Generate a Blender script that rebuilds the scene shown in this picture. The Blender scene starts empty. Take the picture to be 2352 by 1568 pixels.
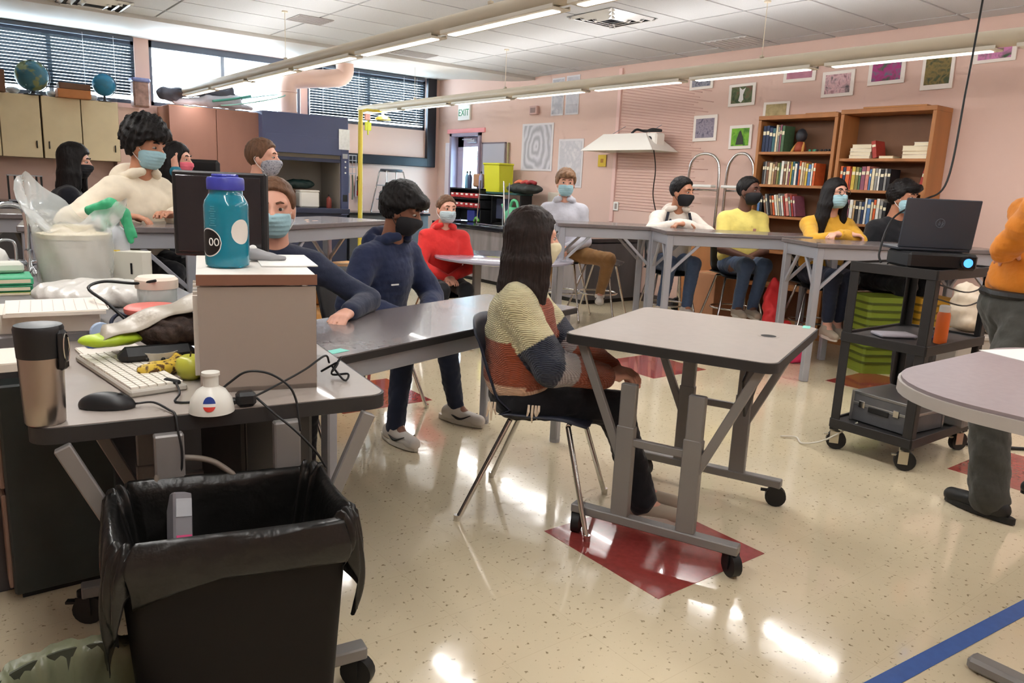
import bpy, math, random
import numpy as np
from math import sin, cos, pi, radians, sqrt, atan2, hypot
from mathutils import Vector, Matrix, Euler

random.seed(7)
RNG = np.random.default_rng(7)
SC = bpy.context.scene
COL = SC.collection

# ------------------------------------------------------------------ camera, sky, light, exposure
PITCH, ROLL, YAW, FPX = .2026, .0461, .6595, 1741.0
_F = Vector((sin(YAW)*cos(PITCH), cos(YAW)*cos(PITCH), -sin(PITCH)))
_R = Vector((cos(YAW), -sin(YAW), 0)); _U = _R.cross(_F)
_R, _U = _R*cos(ROLL)+_U*sin(ROLL), _U*cos(ROLL)-_R*sin(ROLL)
cam = bpy.data.cameras.new('camera'); cam.sensor_width = 36; cam.sensor_fit = 'HORIZONTAL'
cam.lens = FPX/2352*36; cam.clip_start = .05; cam.clip_end = 200
camo = bpy.data.objects.new('camera', cam); COL.objects.link(camo)
camo.matrix_world = Matrix(((_R.x, _U.x, -_F.x, 0), (_R.y, _U.y, -_F.y, 0), (_R.z, _U.z, -_F.z, 1.35), (0, 0, 0, 1)))
SC.camera = camo

world = bpy.data.worlds.new('overcast_sky'); SC.world = world; world.use_nodes = True
_bg = world.node_tree.nodes['Background']
_bg.inputs[0].default_value = (.76, .90, 1.0, 1); _bg.inputs[1].default_value = 10.0

SC.view_settings.view_transform = 'Standard'; SC.view_settings.look = 'None'
SC.view_settings.gamma = 1; SC.view_settings.use_curve_mapping = False
SC.view_settings.exposure = 1.4
SC.cycles.use_denoising = True
SC.cycles.max_bounces = 6; SC.cycles.diffuse_bounces = 4; SC.cycles.glossy_bounces = 3; SC.cycles.transmission_bounces = 4; SC.cycles.transparent_max_bounces = 10
SC.cycles.use_adaptive_sampling = True; SC.cycles.adaptive_threshold = .11; SC.cycles.adaptive_min_samples = 10
LAMP_DOWN, LAMP_UP = 4.0, 1.5

# ------------------------------------------------------------------ helpers: materials
def lin(c):
    o = []
    for v in c[:3]:
        v /= 255.0
        o.append(v/12.92 if v <= .04045 else ((v+.055)/1.055)**2.4)
    return (*o, 1)

MATS = {}
def mat(name, col, rough=.55, metal=0., var=None, bump=None, emit=None, trans=0., alpha=1., coat=0., attr=False, sheen=0., spec=.5, ior=1.45, stretch=(1, 1, 1), subs=0.):
    """col sRGB 0-255. var=(scale, amount) colour variation, bump=(scale, strength)."""
    if name in MATS: return MATS[name]
    m = bpy.data.materials.new(name); m.use_nodes = True; MATS[name] = m
    nt = m.node_tree; N = nt.nodes; L = nt.links
    p = N['Principled BSDF']; c = lin(col)
    p.inputs['Base Color'].default_value = c
    p.inputs['Roughness'].default_value = rough; p.inputs['Metallic'].default_value = metal
    p.inputs['Transmission Weight'].default_value = trans; p.inputs['Alpha'].default_value = alpha
    p.inputs['Coat Weight'].default_value = coat; p.inputs['Sheen Weight'].default_value = sheen
    p.inputs['Specular IOR Level'].default_value = spec; p.inputs['IOR'].default_value = ior
    if subs: p.inputs['Subsurface Weight'].default_value = subs; p.inputs['Subsurface Radius'].default_value = (.02, .008, .004)
    if emit:
        p.inputs['Emission Color'].default_value = lin(emit[0]); p.inputs['Emission Strength'].default_value = emit[1]
    if var or bump:
        tc = N.new('ShaderNodeTexCoord'); mp = N.new('ShaderNodeMapping'); mp.inputs['Scale'].default_value = stretch
        L.new(tc.outputs['Object'], mp.inputs['Vector'])
    src = None
    if attr:
        a = N.new('ShaderNodeAttribute'); a.attribute_name = 'Col'; src = a.outputs['Color']
    if var:
        n = N.new('ShaderNodeTexNoise'); n.inputs['Scale'].default_value = var[0]; n.inputs['Detail'].default_value = 5
        L.new(mp.outputs[0], n.inputs['Vector'])
        r = N.new('ShaderNodeMapRange'); r.inputs[1].default_value = .3; r.inputs[2].default_value = .7
        r.inputs[3].default_value = 1-var[1]; r.inputs[4].default_value = 1+var[1]
        L.new(n.outputs['Fac'], r.inputs[0])
        mx = N.new('ShaderNodeMix'); mx.data_type = 'RGBA'; mx.blend_type = 'MULTIPLY'; mx.inputs[0].default_value = 1
        if src: L.new(src, mx.inputs[6])
        else: mx.inputs[6].default_value = c
        L.new(r.outputs[0], mx.inputs[7]); src = mx.outputs[2]
    if src: L.new(src, p.inputs['Base Color'])
    if bump:
        n = N.new('ShaderNodeTexNoise'); n.inputs['Scale'].default_value = bump[0]; n.inputs['Detail'].default_value = 4
        L.new(mp.outputs[0], n.inputs['Vector'])
        b = N.new('ShaderNodeBump'); b.inputs['Strength'].default_value = bump[1]; b.inputs['Distance'].default_value = .01
        L.new(n.outputs['Fac'], b.inputs['Height']); L.new(b.outputs[0], p.inputs['Normal'])
    return m

def nodes_of(m):
    return m.node_tree.nodes, m.node_tree.links, m.node_tree.nodes['Principled BSDF']

# ------------------------------------------------------------------ helpers: mesh building
_s = [(-1, -1, -1), (1, -1, -1), (1, 1, -1), (-1, 1, -1), (-1, -1, 1), (1, -1, 1), (1, 1, 1), (-1, 1, 1)]
_BF = [(0, 3, 2, 1), (4, 5, 6, 7), (0, 1, 5, 4), (1, 2, 6, 5), (2, 3, 7, 6), (3, 0, 4, 7)]
def _chamfer_topo():
    F = []
    vid = lambda c, ax: c*3+ax          # vertex of corner c lying on the face of axis ax
    for f in _BF:
        ax = [a for a in range(3) if len({_s[i][a] for i in f}) == 1][0]
        F.append(tuple(vid(i, ax) for i in f))
    done = set()
    for f in _BF:
        for i in range(4):
            a, b = f[i], f[(i+1) % 4]
            if (b, a) in done or (a, b) in done: continue
            done.add((a, b))
            ax = [k for k in range(3) if len({_s[j][k] for j in f}) == 1][0]
            bx = [k for k in range(3) if k != ax and _s[a][k] == _s[b][k]][0]
            F.append((vid(b, ax), vid(a, ax), vid(a, bx), vid(b, bx)))
    for c in range(8):
        t = (vid(c, 0), vid(c, 1), vid(c, 2))
        F.append(t if _s[c][0]*_s[c][1]*_s[c][2] > 0 else t[::-1])
    return F
_CF = _chamfer_topo()

class MB:
    """collects shapes into one mesh"""
    def __init__(s): s.v = []; s.f = []; s.mi = []; s.M = None; s.m = 0
    def add(s, V, F):
        o = len(s.v)
        if s.M is not None: V = [tuple(s.M @ Vector(p)) for p in V]
        s.v += [tuple(p) for p in V]; s.f += [tuple(i+o for i in f) for f in F]; s.mi += [s.m]*len(F)
        return s
    def box(s, c, d, ch=0., rz=0., rot=None):
        h = [x/2 for x in d]
        R = Euler(rot).to_matrix() if rot else Matrix.Rotation(rz, 3, 'Z')
        C = Vector(c)
        if ch <= 0:
            return s.add([C+R@Vector((a*h[0], b*h[1], e*h[2])) for a, b, e in _s], _BF)
        ch = min(ch, .48*min(d)); V = []
        for q in _s:
            for ax in range(3):
                V.append(C+R@Vector([q[k]*(h[k]-(0 if k == ax else ch)) for k in range(3)]))
        return s.add(V, _CF)
    def cyl(s, a, b, r1, r2=None, n=12, cap=True):
        r2 = r1 if r2 is None else r2
        a, b = Vector(a), Vector(b); d = (b-a).normalized()
        x = d.orthogonal().normalized(); y = d.cross(x)
        V = []
        for p, r in ((a, r1), (b, r2)):
            V += [p+(x*cos(2*pi*i/n)+y*sin(2*pi*i/n))*r for i in range(n)]
        F = [(i, (i+1) % n, n+(i+1) % n, n+i) for i in range(n)]
        if cap: F += [tuple(range(n))[::-1], tuple(range(n, 2*n))]
        return s.add(V, F)
    def tube(s, pts, r, n=8, closed=False, flat=1.):
        P = [Vector(p) for p in pts]; m = len(P); V = []; F = []; x = None
        for i, p in enumerate(P):
            if closed: d = P[(i+1) % m]-P[i-1]
            else: d = P[min(i+1, m-1)]-P[max(i-1, 0)]
            d.normalize()
            if x is None: x = d.orthogonal().normalized()
            x = (x-d*x.dot(d)).normalized(); y = d.cross(x)
            rr = r[i] if isinstance(r, (list, tuple)) else r
            V += [p+(x*cos(2*pi*k/n)+y*sin(2*pi*k/n)*flat)*rr for k in range(n)]
        for i in range(m if closed else m-1):
            j = (i+1) % m
            F += [(i*n+k, i*n+(k+1) % n, j*n+(k+1) % n, j*n+k) for k in range(n)]
        if not closed: F += [tuple(range(n))[::-1], tuple(range((m-1)*n, m*n))]
        return s.add(V, F)
    def lathe(s, prof, c=(0, 0, 0), n=24, cap=True):
        C = Vector(c); V = []; F = []; m = len(prof)
        for r, z in prof: V += [C+Vector((r*cos(2*pi*i/n), r*sin(2*pi*i/n), z)) for i in range(n)]
        for j in range(m-1):
            F += [(j*n+i, j*n+(i+1) % n, (j+1)*n+(i+1) % n, (j+1)*n+i) for i in range(n)]
        if cap: F += [tuple(range(n))[::-1], tuple(range((m-1)*n, m*n))]
        return s.add(V, F)
    def prism(s, poly, z0, z1):
        n = len(poly)
        V = [(x, y, z0) for x, y in poly]+[(x, y, z1) for x, y in poly]
        F = [tuple(range(n))[::-1], tuple(range(n, 2*n))]+[(i, (i+1) % n, n+(i+1) % n, n+i) for i in range(n)]
        return s.add(V, F)
    def sphere(s, c, r, n=12, m=8, sc=(1, 1, 1)):
        V = []; F = []; C = Vector(c)
        for j in range(m+1):
            t = pi*j/m
            V += [C+Vector((r*sc[0]*sin(t)*cos(2*pi*i/n), r*sc[1]*sin(t)*sin(2*pi*i/n), -r*sc[2]*cos(t))) for i in range(n)]
        for j in range(m): F += [(j*n+i, j*n+(i+1) % n, (j+1)*n+(i+1) % n, (j+1)*n+i) for i in range(n)]
        return s.add(V, F)
    def grid(s, fn, nu, nv, thick=0.):
        """sheet fn(u,v)->point, u,v in 0..1; thick>0 gives it a back"""
        P = [[Vector(fn(i/nu, j/nv)) for j in range(nv+1)] for i in range(nu+1)]
        idx = lambda i, j: i*(nv+1)+j
        V = [P[i][j] for i in range(nu+1) for j in range(nv+1)]
        F = [(idx(i, j), idx(i+1, j), idx(i+1, j+1), idx(i, j+1)) for i in range(nu) for j in range(nv)]
        if thick:
            k = len(V); W = []
            for i in range(nu+1):
                for j in range(nv+1):
                    a = P[min(i+1, nu)][j]-P[max(i-1, 0)][j]; b = P[i][min(j+1, nv)]-P[i][max(j-1, 0)]
                    n = a.cross(b); n = n.normalized() if n.length > 1e-9 else Vector((0, 0, 1))
                    W.append(P[i][j]-n*thick)
            V = V+W; F2 = [tuple(x+k for x in f[::-1]) for f in F]
            E = [(idx(i, 0), idx(i+1, 0)) for i in range(nu)]+[(idx(nu, j), idx(nu, j+1)) for j in range(nv)] \
                + [(idx(i+1, nv), idx(i, nv)) for i in range(nu)]+[(idx(0, j+1), idx(0, j)) for j in range(nv)]
            F = F+F2+[(b, a, a+k, b+k) for a, b in E]
        return s.add(V, F)
    def obj(s, name, m, parent=None, smooth=None, loc=None):
        me = bpy.data.meshes.new(name); me.from_pydata(s.v, [], s.f)
        for x in (m if isinstance(m, (list, tuple)) else [m]): me.materials.append(x)
        if any(s.mi): me.polygons.foreach_set('material_index', s.mi)
        if smooth: 
            me.polygons.foreach_set('use_smooth', [True]*len(s.f))
            if smooth is not True: me.set_sharp_from_angle(angle=radians(smooth))
        me.update()
        o = bpy.data.objects.new(name, me); COL.objects.link(o)
        if parent: o.parent = parent
        if loc: o.location = loc
        return o

def rrect(w, d, r, n=5, cx=0, cy=0):
    P = []
    for sx, sy, a0 in ((1, 1, 0), (-1, 1, 90), (-1, -1, 180), (1, -1, 270)):
        for i in range(n+1):
            a = radians(a0+90*i/n); P.append((cx+sx*(w/2-r)+r*cos(a), cy+sy*(d/2-r)+r*sin(a)))
    return P

def bez(pts, n=10):
    """Catmull-Rom through pts"""
    P = [Vector(p) for p in pts]; P = [P[0]*2-P[1]]+P+[P[-1]*2-P[-2]]; o = []
    for i in range(1, len(P)-2):
        for k in range(n):
            t = k/n; a, b, c, d = P[i-1], P[i], P[i+1], P[i+2]
            o.append(.5*((2*b)+(c-a)*t+(2*a-5*b+4*c-d)*t*t+(3*b-a-3*c+d)*t**3))
    o.append(P[-2]); return o

def tag(o, label=None, cat=None, group=None, kind=None):
    if label: o['label'] = label
    if cat: o['category'] = cat
    if group: o['group'] = group
    if kind: o['kind'] = kind
    return o
def thing(name, label, cat, loc=(0, 0, 0), rz=0., group=None):
    o = bpy.data.objects.new(name, None); COL.objects.link(o); o.empty_display_size = .05
    o.location = loc; o.rotation_euler = (0, 0, rz)
    return tag(o, label, cat, group)
def struct(o): return tag(o, kind='structure')
def copy_tree(o, parent=None, label=None, loc=None, rz=None):
    c = o.copy(); COL.objects.link(c); c.parent = parent
    if label: c['label'] = label
    if loc is not None: c.location = loc
    if rz is not None: c.rotation_euler = (0, 0, rz)
    for ch in list(o.children): copy_tree(ch, c)
    return c
def share(o, parent, loc=(0, 0, 0), rot=(0, 0, 0), sc=(1, 1, 1)):
    """another piece with the same mesh data"""
    c = o.copy(); COL.objects.link(c); c.parent = parent; c.location = loc; c.rotation_euler = rot; c.scale = sc
    return c

# ------------------------------------------------------------------ helpers: signed-distance modelling (bodies, cloth, bags)
def rcone(P, a, b, r1, r2):
    a = np.asarray(a, np.float32); ba = np.asarray(b, np.float32)-a; q = P-a
    t = np.clip(q@ba/max(float(ba@ba), 1e-9), 0, 1)
    return np.linalg.norm(q-t[..., None]*ba, axis=-1)-(r1+(r2-r1)*t)
def ellip(P, c, r, R=None):
    q = P-np.asarray(c, np.float32)
    if R is not None: q = q@np.asarray(R, np.float32)      # columns of R = axes
    r = np.asarray(r, np.float32); k0 = np.linalg.norm(q/r, axis=-1); k1 = np.linalg.norm(q/(r*r), axis=-1)
    return k0*(k0-1)/np.maximum(k1, 1e-6)
def smin(a, b, k):
    h = np.maximum(k-np.abs(a-b), 0)/k
    return np.minimum(a, b)-h*h*k*.25
def smax(a, b, k): return -smin(-a, -b, k)
def wob(P, f, seed=0):
    r = np.random.default_rng(seed); o = 0
    for i in range(5):
        w = r.normal(size=3)*f*(1+.5*i); o = o+np.sin(P@w.astype(np.float32)+r.uniform(0, 6.28))/(1+.5*i)
    return o/2.6

class Field:
    def __init__(s, lo, hi, h):
        s.lo = np.array(lo, np.float32); s.h = h
        n = np.ceil((np.array(hi)-np.array(lo))/h).astype(int)+2
        s.n = n; s.D = np.full(tuple(n), .2, np.float32)
        s.ax = [s.lo[i]+h*np.arange(n[i], dtype=np.float32) for i in range(3)]
    def sub(s, lo, hi):
        i0 = np.clip(np.floor((np.array(lo)-s.lo)/s.h).astype(int), 0, s.n); i1 = np.clip(np.ceil((np.array(hi)-s.lo)/s.h).astype(int)+1, 0, s.n)
        sl = tuple(slice(a, b) for a, b in zip(i0, i1))
        P = np.stack(np.meshgrid(s.ax[0][sl[0]], s.ax[1][sl[1]], s.ax[2][sl[2]], indexing='ij'), -1)
        return sl, P
    def put(s, lo, hi, fn, k, mode='add'):
        m = k+3*s.h
        sl, P = s.sub(np.array(lo)-m, np.array(hi)+m)
        if P.size == 0: return
        d = fn(P)
        s.D[sl] = smin(s.D[sl], d, k) if mode == 'add' else smax(s.D[sl], -d, k)
    def cone(s, a, b, r1, r2, k=.03):
        a = np.array(a, float); b = np.array(b, float); r = max(r1, r2)
        s.put(np.minimum(a, b)-r, np.maximum(a, b)+r, lambda P: rcone(P, a, b, r1, r2), k)
    def ell(s, c, r, R=None, k=.03, mode='add'):
        c = np.array(c, float); e = max(r) if R is not None else np.array(r)
        s.put(c-e, c+e, lambda P: ellip(P, c, r, R), k, mode)
    def all(s):
        return np.stack(np.meshgrid(*s.ax, indexing='ij'), -1)
    def mesh(s):
        D = s.D; S = D < 0
        c = np.zeros(tuple(np.array(D.shape)-1), np.int8)
        offs = [(i, j, k) for i in (0, 1) for j in (0, 1) for k in (0, 1)]
        sh = c.shape
        for o in offs: c += S[o[0]:o[0]+sh[0], o[1]:o[1]+sh[1], o[2]:o[2]+sh[2]]
        act = np.argwhere((c > 0) & (c < 8))
        vid = np.full(sh, -1, np.int32); vid[tuple(act.T)] = np.arange(len(act))
        val = np.stack([D[tuple((act+np.array(o)).T)] for o in offs], 1)
        acc = np.zeros((len(act), 3), np.float32); cnt = np.zeros(len(act), np.float32)
        for a in range(8):
            for b in range(a+1, 8):
                oa, ob = np.array(offs[a]), np.array(offs[b])
                if np.abs(oa-ob).sum() != 1: continue
                va, vb = val[:, a], val[:, b]; x = (va < 0) != (vb < 0)
                t = np.where(x, va/np.where(x, va-vb, 1), 0)
                acc += np.where(x[:, None], oa+(ob-oa)*t[:, None], 0); cnt += x
        V = s.lo+(act+acc/np.maximum(cnt, 1)[:, None])*s.h
        Q = []
        for ax in range(3):
            u, w = (ax+1) % 3, (ax+2) % 3
            A = S[tuple(slice(0, -1) if i == ax else slice(None) for i in range(3))]
            B = S[tuple(slice(1, None) if i == ax else slice(None) for i in range(3))]
            e = np.argwhere(A != B)
            ok = (e[:, u] > 0) & (e[:, w] > 0) & (e[:, u] < D.shape[u]-1) & (e[:, w] < D.shape[w]-1)
            e = e[ok]; fl = A[tuple(e.T)]
            q = []
            for du, dw in ((-1, -1), (0, -1), (0, 0), (-1, 0)):
                g = e.copy(); g[:, u] += du; g[:, w] += dw; q.append(vid[tuple(g.T)])
            q = np.stack(q, 1); q[~fl] = q[~fl][:, ::-1]; Q.append(q)
        return V, np.concatenate(Q)

def npmesh(name, V, Q, m, parent=None, colors=None, mi=None):
    me = bpy.data.meshes.new(name); nq = len(Q)
    me.vertices.add(len(V)); me.vertices.foreach_set('co', np.ascontiguousarray(V, np.float32).ravel())
    me.loops.add(nq*4); me.loops.foreach_set('vertex_index', np.ascontiguousarray(Q, np.int32).ravel())
    me.polygons.add(nq); me.polygons.foreach_set('loop_start', np.arange(0, nq*4, 4, dtype=np.int32))
    me.polygons.foreach_set('use_smooth', np.ones(nq, bool))
    for x in (m if isinstance(m, (list, tuple)) else [m]): me.materials.append(x)
    if mi is not None: me.polygons.foreach_set('material_index', np.asarray(mi, np.int32))
    me.update(calc_edges=True)
    if colors is not None:
        a = me.color_attributes.new('Col', 'FLOAT_COLOR', 'POINT')
        a.data.foreach_set('color', np.ascontiguousarray(colors, np.float32).ravel())
    o = bpy.data.objects.new(name, me); COL.objects.link(o)
    if parent: o.parent = parent
    return o
# ------------------------------------------------------------------ setting
RW, BW, LW, FW, CE = 7.1, 11.48, -3.0, -3.0, 2.89

M_wall = mat('pink_wall_paint', (216, 185, 172), .75, var=(1.2, .03), bump=(60, .04))
M_ceil = mat('ceiling_tile_white', (194, 195, 197), .85, var=(90, .05), bump=(140, .12))
M_grid = mat('ceiling_grid', (196, 192, 186), .6)
M_black = mat('black_frame', (30, 33, 42), .45)
M_white = mat('white_paint', (226, 224, 220), .5)
M_steel = mat('grey_steel_paint', (170, 172, 180), .38, metal=.35)
M_chrome = mat('chrome', (205, 203, 200), .18, metal=1)

def floor_material():
    m = mat('waxed_floor', (224, 209, 178), .11, coat=.5); N, L, p = nodes_of(m)
    p.inputs['Coat Roughness'].default_value = .06; p.inputs['Specular IOR Level'].default_value = .75
    tc = N.new('ShaderNodeTexCoord')
    n1 = N.new('ShaderNodeTexNoise'); n1.inputs['Scale'].default_value = 55; n1.inputs['Detail'].default_value = 4
    n2 = N.new('ShaderNodeTexNoise'); n2.inputs['Scale'].default_value = 1.6; n2.inputs['Detail'].default_value = 6
    br = N.new('ShaderNodeTexBrick'); br.offset = 0; br.inputs['Scale'].default_value = 1
    br.inputs['Brick Width'].default_value = .3048; br.inputs['Row Height'].default_value = .3048; br.inputs['Mortar Size'].default_value = .0012
    br.inputs['Color1'].default_value = (1, 1, 1, 1); br.inputs['Color2'].default_value = (.975, .97, .965, 1); br.inputs['Mortar'].default_value = (.9, .88, .86, 1)
    for x in (n1, n2, br): L.new(tc.outputs['Object'], x.inputs['Vector'])
    r1 = N.new('ShaderNodeValToRGB'); e = r1.color_ramp.elements
    e[0].position = .29; e[0].color = (.38, .33, .27, 1); e[1].position = .38; e[1].color = (1, 1, 1, 1)
    L.new(n1.outputs['Fac'], r1.inputs[0])
    r2 = N.new('ShaderNodeMapRange'); r2.inputs[1].default_value = .3; r2.inputs[2].default_value = .7; r2.inputs[3].default_value = .93; r2.inputs[4].default_value = 1.05
    L.new(n2.outputs['Fac'], r2.inputs[0])
    src = None
    for o in (r1.outputs[0], r2.outputs[0], br.outputs['Color']):
        mx = N.new('ShaderNodeMix'); mx.data_type = 'RGBA'; mx.blend_type = 'MULTIPLY'; mx.inputs[0].default_value = 1
        if src is None: mx.inputs[6].default_value = lin((224, 209, 178))
        else: L.new(src, mx.inputs[6])
        L.new(o, mx.inputs[7]); src = mx.outputs[2]
    L.new(src, p.inputs['Base Color'])
    b = N.new('ShaderNodeBump'); b.inputs['Strength'].default_value = .05; b.inputs['Distance'].default_value = .02
    n3 = N.new('ShaderNodeTexNoise'); n3.inputs['Scale'].default_value = 5; L.new(tc.outputs['Object'], n3.inputs['Vector'])
    L.new(n3.outputs['Fac'], b.inputs['Height']); L.new(b.outputs[0], p.inputs['Coat Normal'])
    L.new(b.outputs[0], p.inputs['Normal'])
    return m
floor = MB().box(((RW+LW)/2, (BW+FW)/2, -.05), (RW-LW, BW-FW, .1)).obj('floor', floor_material()); struct(floor)
M_red = mat('red_floor_tile', (150, 62, 58), .13, coat=.35, var=(40, .12))
_q = MB().box((0, 0, .0006), (.606, .606, .0012)).obj('tile', M_red, floor, loc=(2.165, 1.83, 0))
for x, y in ((4.48, 3.96), (5.66, 2.68), (4.45, 1.27), (2.14, 4.25), (3.02, 5.35), (-.25, 2.3), (.9, 5.0), (6.6, 4.9)):
    share(_q, floor, (x, y, 0))

# ceiling: flat tile grid, then a smooth scoop rising to the windows
ceil = MB()
ceil.box(((RW+LW)/2, (8.9+FW)/2, CE+.06), (RW-LW, 8.9-FW, .1))
def scoop(a, b):
    t = b; return (LW+(RW-LW)*a, 8.9+(BW-8.9)*t, CE+.012+.19*(3*t*t-2*t**3 if t < 1 else 1))
ceil.grid(lambda a, b: scoop(a, 1-b), 4, 14, -.06)
ceil = struct(ceil.obj('ceiling', M_grid, smooth=30))
_t = None
nt = 0
for iu in range(9):
    for iv in range(21):
        u0 = LW+.25+iu*1.2; v0 = 3.09-.6*11+iv*.6
        u1, v1 = u0+1.2, v0+.6
        if iu == 0: u0 = LW
        u1 = min(u1, RW); v0 = max(v0, FW); v1 = min(v1, 8.9)
        if v1-v0 < .1 or u1-u0 < .1: continue
        if _t is None: _t = MB().box((0, 0, 0), (1, 1, .02)).obj('ceiling_tile', M_ceil, ceil)
        o = _t if nt == 0 else share(_t, ceil)
        o.location = ((u0+u1)/2, (v0+v1)/2, CE+.001); o.scale = (u1-u0-.022, v1-v0-.022, 1); nt += 1
MB().grid(lambda a, b: Vector(scoop(a, b))-Vector((0, 0, .006)), 4, 14, .004).obj('soffit_skin', mat('soffit_white', (222, 222, 224), .7), ceil, smooth=True)
# ceiling outlets
M_vent = mat('vent_metal', (214, 214, 214), .35, metal=.4); M_vgap = mat('vent_gap', (70, 72, 76), .7)
def diffuser(x, y, s, label):
    t = thing('ceiling_diffuser', label, 'vent', (x, y, CE), 0, 'square air outlets in the ceiling')
    MB().box((0, 0, -.012), (s, s, .006)).obj('backing', M_vgap, t)
    for k in range(3):
        w = s*(1-.28*k); f = MB()
        for a in range(4):
            f.M = Matrix.Rotation(a*pi/2, 4, 'Z'); f.box((0, w/2-.02, -.02-.008*k), (w, .045, .006), rot=(radians(28), 0, 0))
        f.obj('louvre_ring', M_vent, t)
diffuser(5.10, 5.32, .58, 'square louvred air outlet in the ceiling between the two pendant tubes')
diffuser(1.45, 8.6, .58, 'square louvred air outlet in the ceiling near the left windows')
def grille(x, y, w, d, label, m):
    t = thing('ceiling_grille', label, 'vent', (x, y, CE), 0)
    MB().box((0, 0, -.014), (w, d, .008), .002).obj('plate', m, t)
    for k in range(8): MB().box((0, -d/2+d*(k+.5)/8, -.02), (w*.94, d/22, .006)).obj('slat', m, t)
M_gr = mat('grille_grey', (168, 164, 162), .6)
grille(3.22, 7.68, .36, .34, 'flat grey return grille in the ceiling above the tall orange cabinet', M_gr)
grille(6.7, 5.16, .42, .56, 'pale grey return grille in the ceiling beside the picture wall', mat('grille_pale', (196, 194, 194), .6))
grille(4.95, 8.6, .5, .3, 'dark edged grille at the bend of the ceiling near the duct', M_gr)

# walls
W1, W2, W3 = (-.6, 2.37), (2.55, 4.65), (4.76, 6.84); SILL, HEAD = 2.19, 3.03
w = MB()
def wb(u0, u1, z0, z1): w.box(((u0+u1)/2, BW+.1, (z0+z1)/2), (u1-u0, .2, z1-z0))
wb(LW-.2, RW+.2, 0, SILL); wb(LW-.2, RW+.2, HEAD, 3.3)
for a, b in ((LW-.2, W1[0]), (W1[1], W2[0]), (W2[1], W3[0]), (W3[1], RW+.2)): wb(a, b, SILL, HEAD)
struct(w.obj('wall_back', M_wall))
w = MB(); DV0, DV1, DZ = 10.18, 11.06, 2.15
def wr(v0, v1, z0, z1): w.box((RW+.1, (v0+v1)/2, (z0+z1)/2), (.2, v1-v0, z1-z0))
wr(FW, DV0, 0, 3.3); wr(DV1, BW, 0, 3.3); wr(DV0, DV1, DZ, 3.3)
wall_right = struct(w.obj('wall_right', M_wall))
struct(MB().box((LW-.1, (FW+BW)/2, 1.65), (.2, BW-FW, 3.3)).obj('wall_left', M_wall))
struct(MB().box(((LW+RW)/2, FW-.1, 1.65), (RW-LW+.4, .2, 3.3)).obj('wall_front', M_wall))
struct(MB().box((RW-.006, (FW+DV0-.1)/2, .05), (.012, DV0-.1-FW, .1)).obj('baseboard_right', mat('vinyl_base', (72, 62, 60), .5)))
# blind-shadow stripes on the picture wall, shaped as thin raised darker strips
M_blind_shade = mat('blind_shade_pink', (206, 168, 156), .7)
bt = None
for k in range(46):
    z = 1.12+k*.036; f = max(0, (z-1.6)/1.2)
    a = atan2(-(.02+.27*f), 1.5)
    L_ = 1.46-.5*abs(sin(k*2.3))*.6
    if bt is None: o = bt = MB().box((0, 0, 0), (.007, 1, .011), .003).obj('blind_shade_strip', M_blind_shade, wall_right)
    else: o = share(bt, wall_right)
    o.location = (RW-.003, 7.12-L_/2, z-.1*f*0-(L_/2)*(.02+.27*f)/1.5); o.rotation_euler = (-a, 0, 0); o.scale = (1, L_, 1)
struct(MB().box((RW-.01, 7.16, 1.9), (.03, .06, 1.9), .005).obj('trim_1', mat('pink_trim', (228, 192, 184), .6)))

# glass that lets daylight through
def glass_mat(name, tint=(1, 1, 1), gl=.08):
    m = bpy.data.materials.new(name); m.use_nodes = True; N, L = m.node_tree.nodes, m.node_tree.links
    N.remove(N['Principled BSDF']); o = N['Material Output']
    t = N.new('ShaderNodeBsdfTransparent'); t.inputs[0].default_value = (*tint, 1)
    g = N.new('ShaderNodeBsdfGlossy'); g.inputs['Roughness'].default_value = .02
    x = N.new('ShaderNodeMixShader'); x.inputs[0].default_value = gl
    L.new(t.outputs[0], x.inputs[1]); L.new(g.outputs[0], x.inputs[2]); L.new(x.outputs[0], o.inputs[0])
    return m
M_glass = glass_mat('window_glass', (.96, .98, 1))
M_frame = mat('window_frame_dark', (92, 100, 112), .5)
def window(n, u0, u1, mull):
    r = MB()
    for a, b, c, d in ((u0, u1, SILL, SILL+.05), (u0, u1, HEAD-.09, HEAD)):
        r.box(((a+b)/2, BW+.08, (c+d)/2), (b-a, .1, d-c))
    for a in (u0+.02, u1-.02): r.box((a, BW+.08, (SILL+HEAD)/2), (.04, .1, HEAD-SILL))
    r = struct(r.obj('window_%d' % n, M_frame))
    for a in mull: MB().box((a, BW+.08, (SILL+HEAD)/2), (.05, .09, HEAD-SILL)).obj('mullion', mat('mullion_grey', (150, 158, 166), .5), r)
    e = [u0+.04]+list(mull)+[u1-.04]
    for a, b in zip(e[:-1], e[1:]): MB().box(((a+b)/2, BW+.09, (SILL+HEAD)/2), (b-a, .006, HEAD-SILL-.1)).obj('pane', M_glass, r)
window(1, *W1, (.4, 1.4)); window(2, *W2, (3.52,)); window(3, *W3, (5.8,))
for u0, u1 in (W1, W2, W3):
    a = bpy.data.lights.new('window_portal', 'AREA'); a.shape = 'RECTANGLE'; a.size = u1-u0; a.size_y = HEAD-SILL; a.cycles.is_portal = True
    o = bpy.data.objects.new('window_portal', a); COL.objects.link(o); o.location = ((u0+u1)/2, BW-.02, (SILL+HEAD)/2); o.rotation_euler = (radians(-90), 0, 0)
# dark surround of the right-hand window
_f = MB().box((6.92, BW-.04, 2.32), (.17, .08, 1.46), .01).box((5.9, BW-.04, 1.665), (1.9, .08, .15), .01)
struct(_f.obj('trim_2', M_black))

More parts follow.
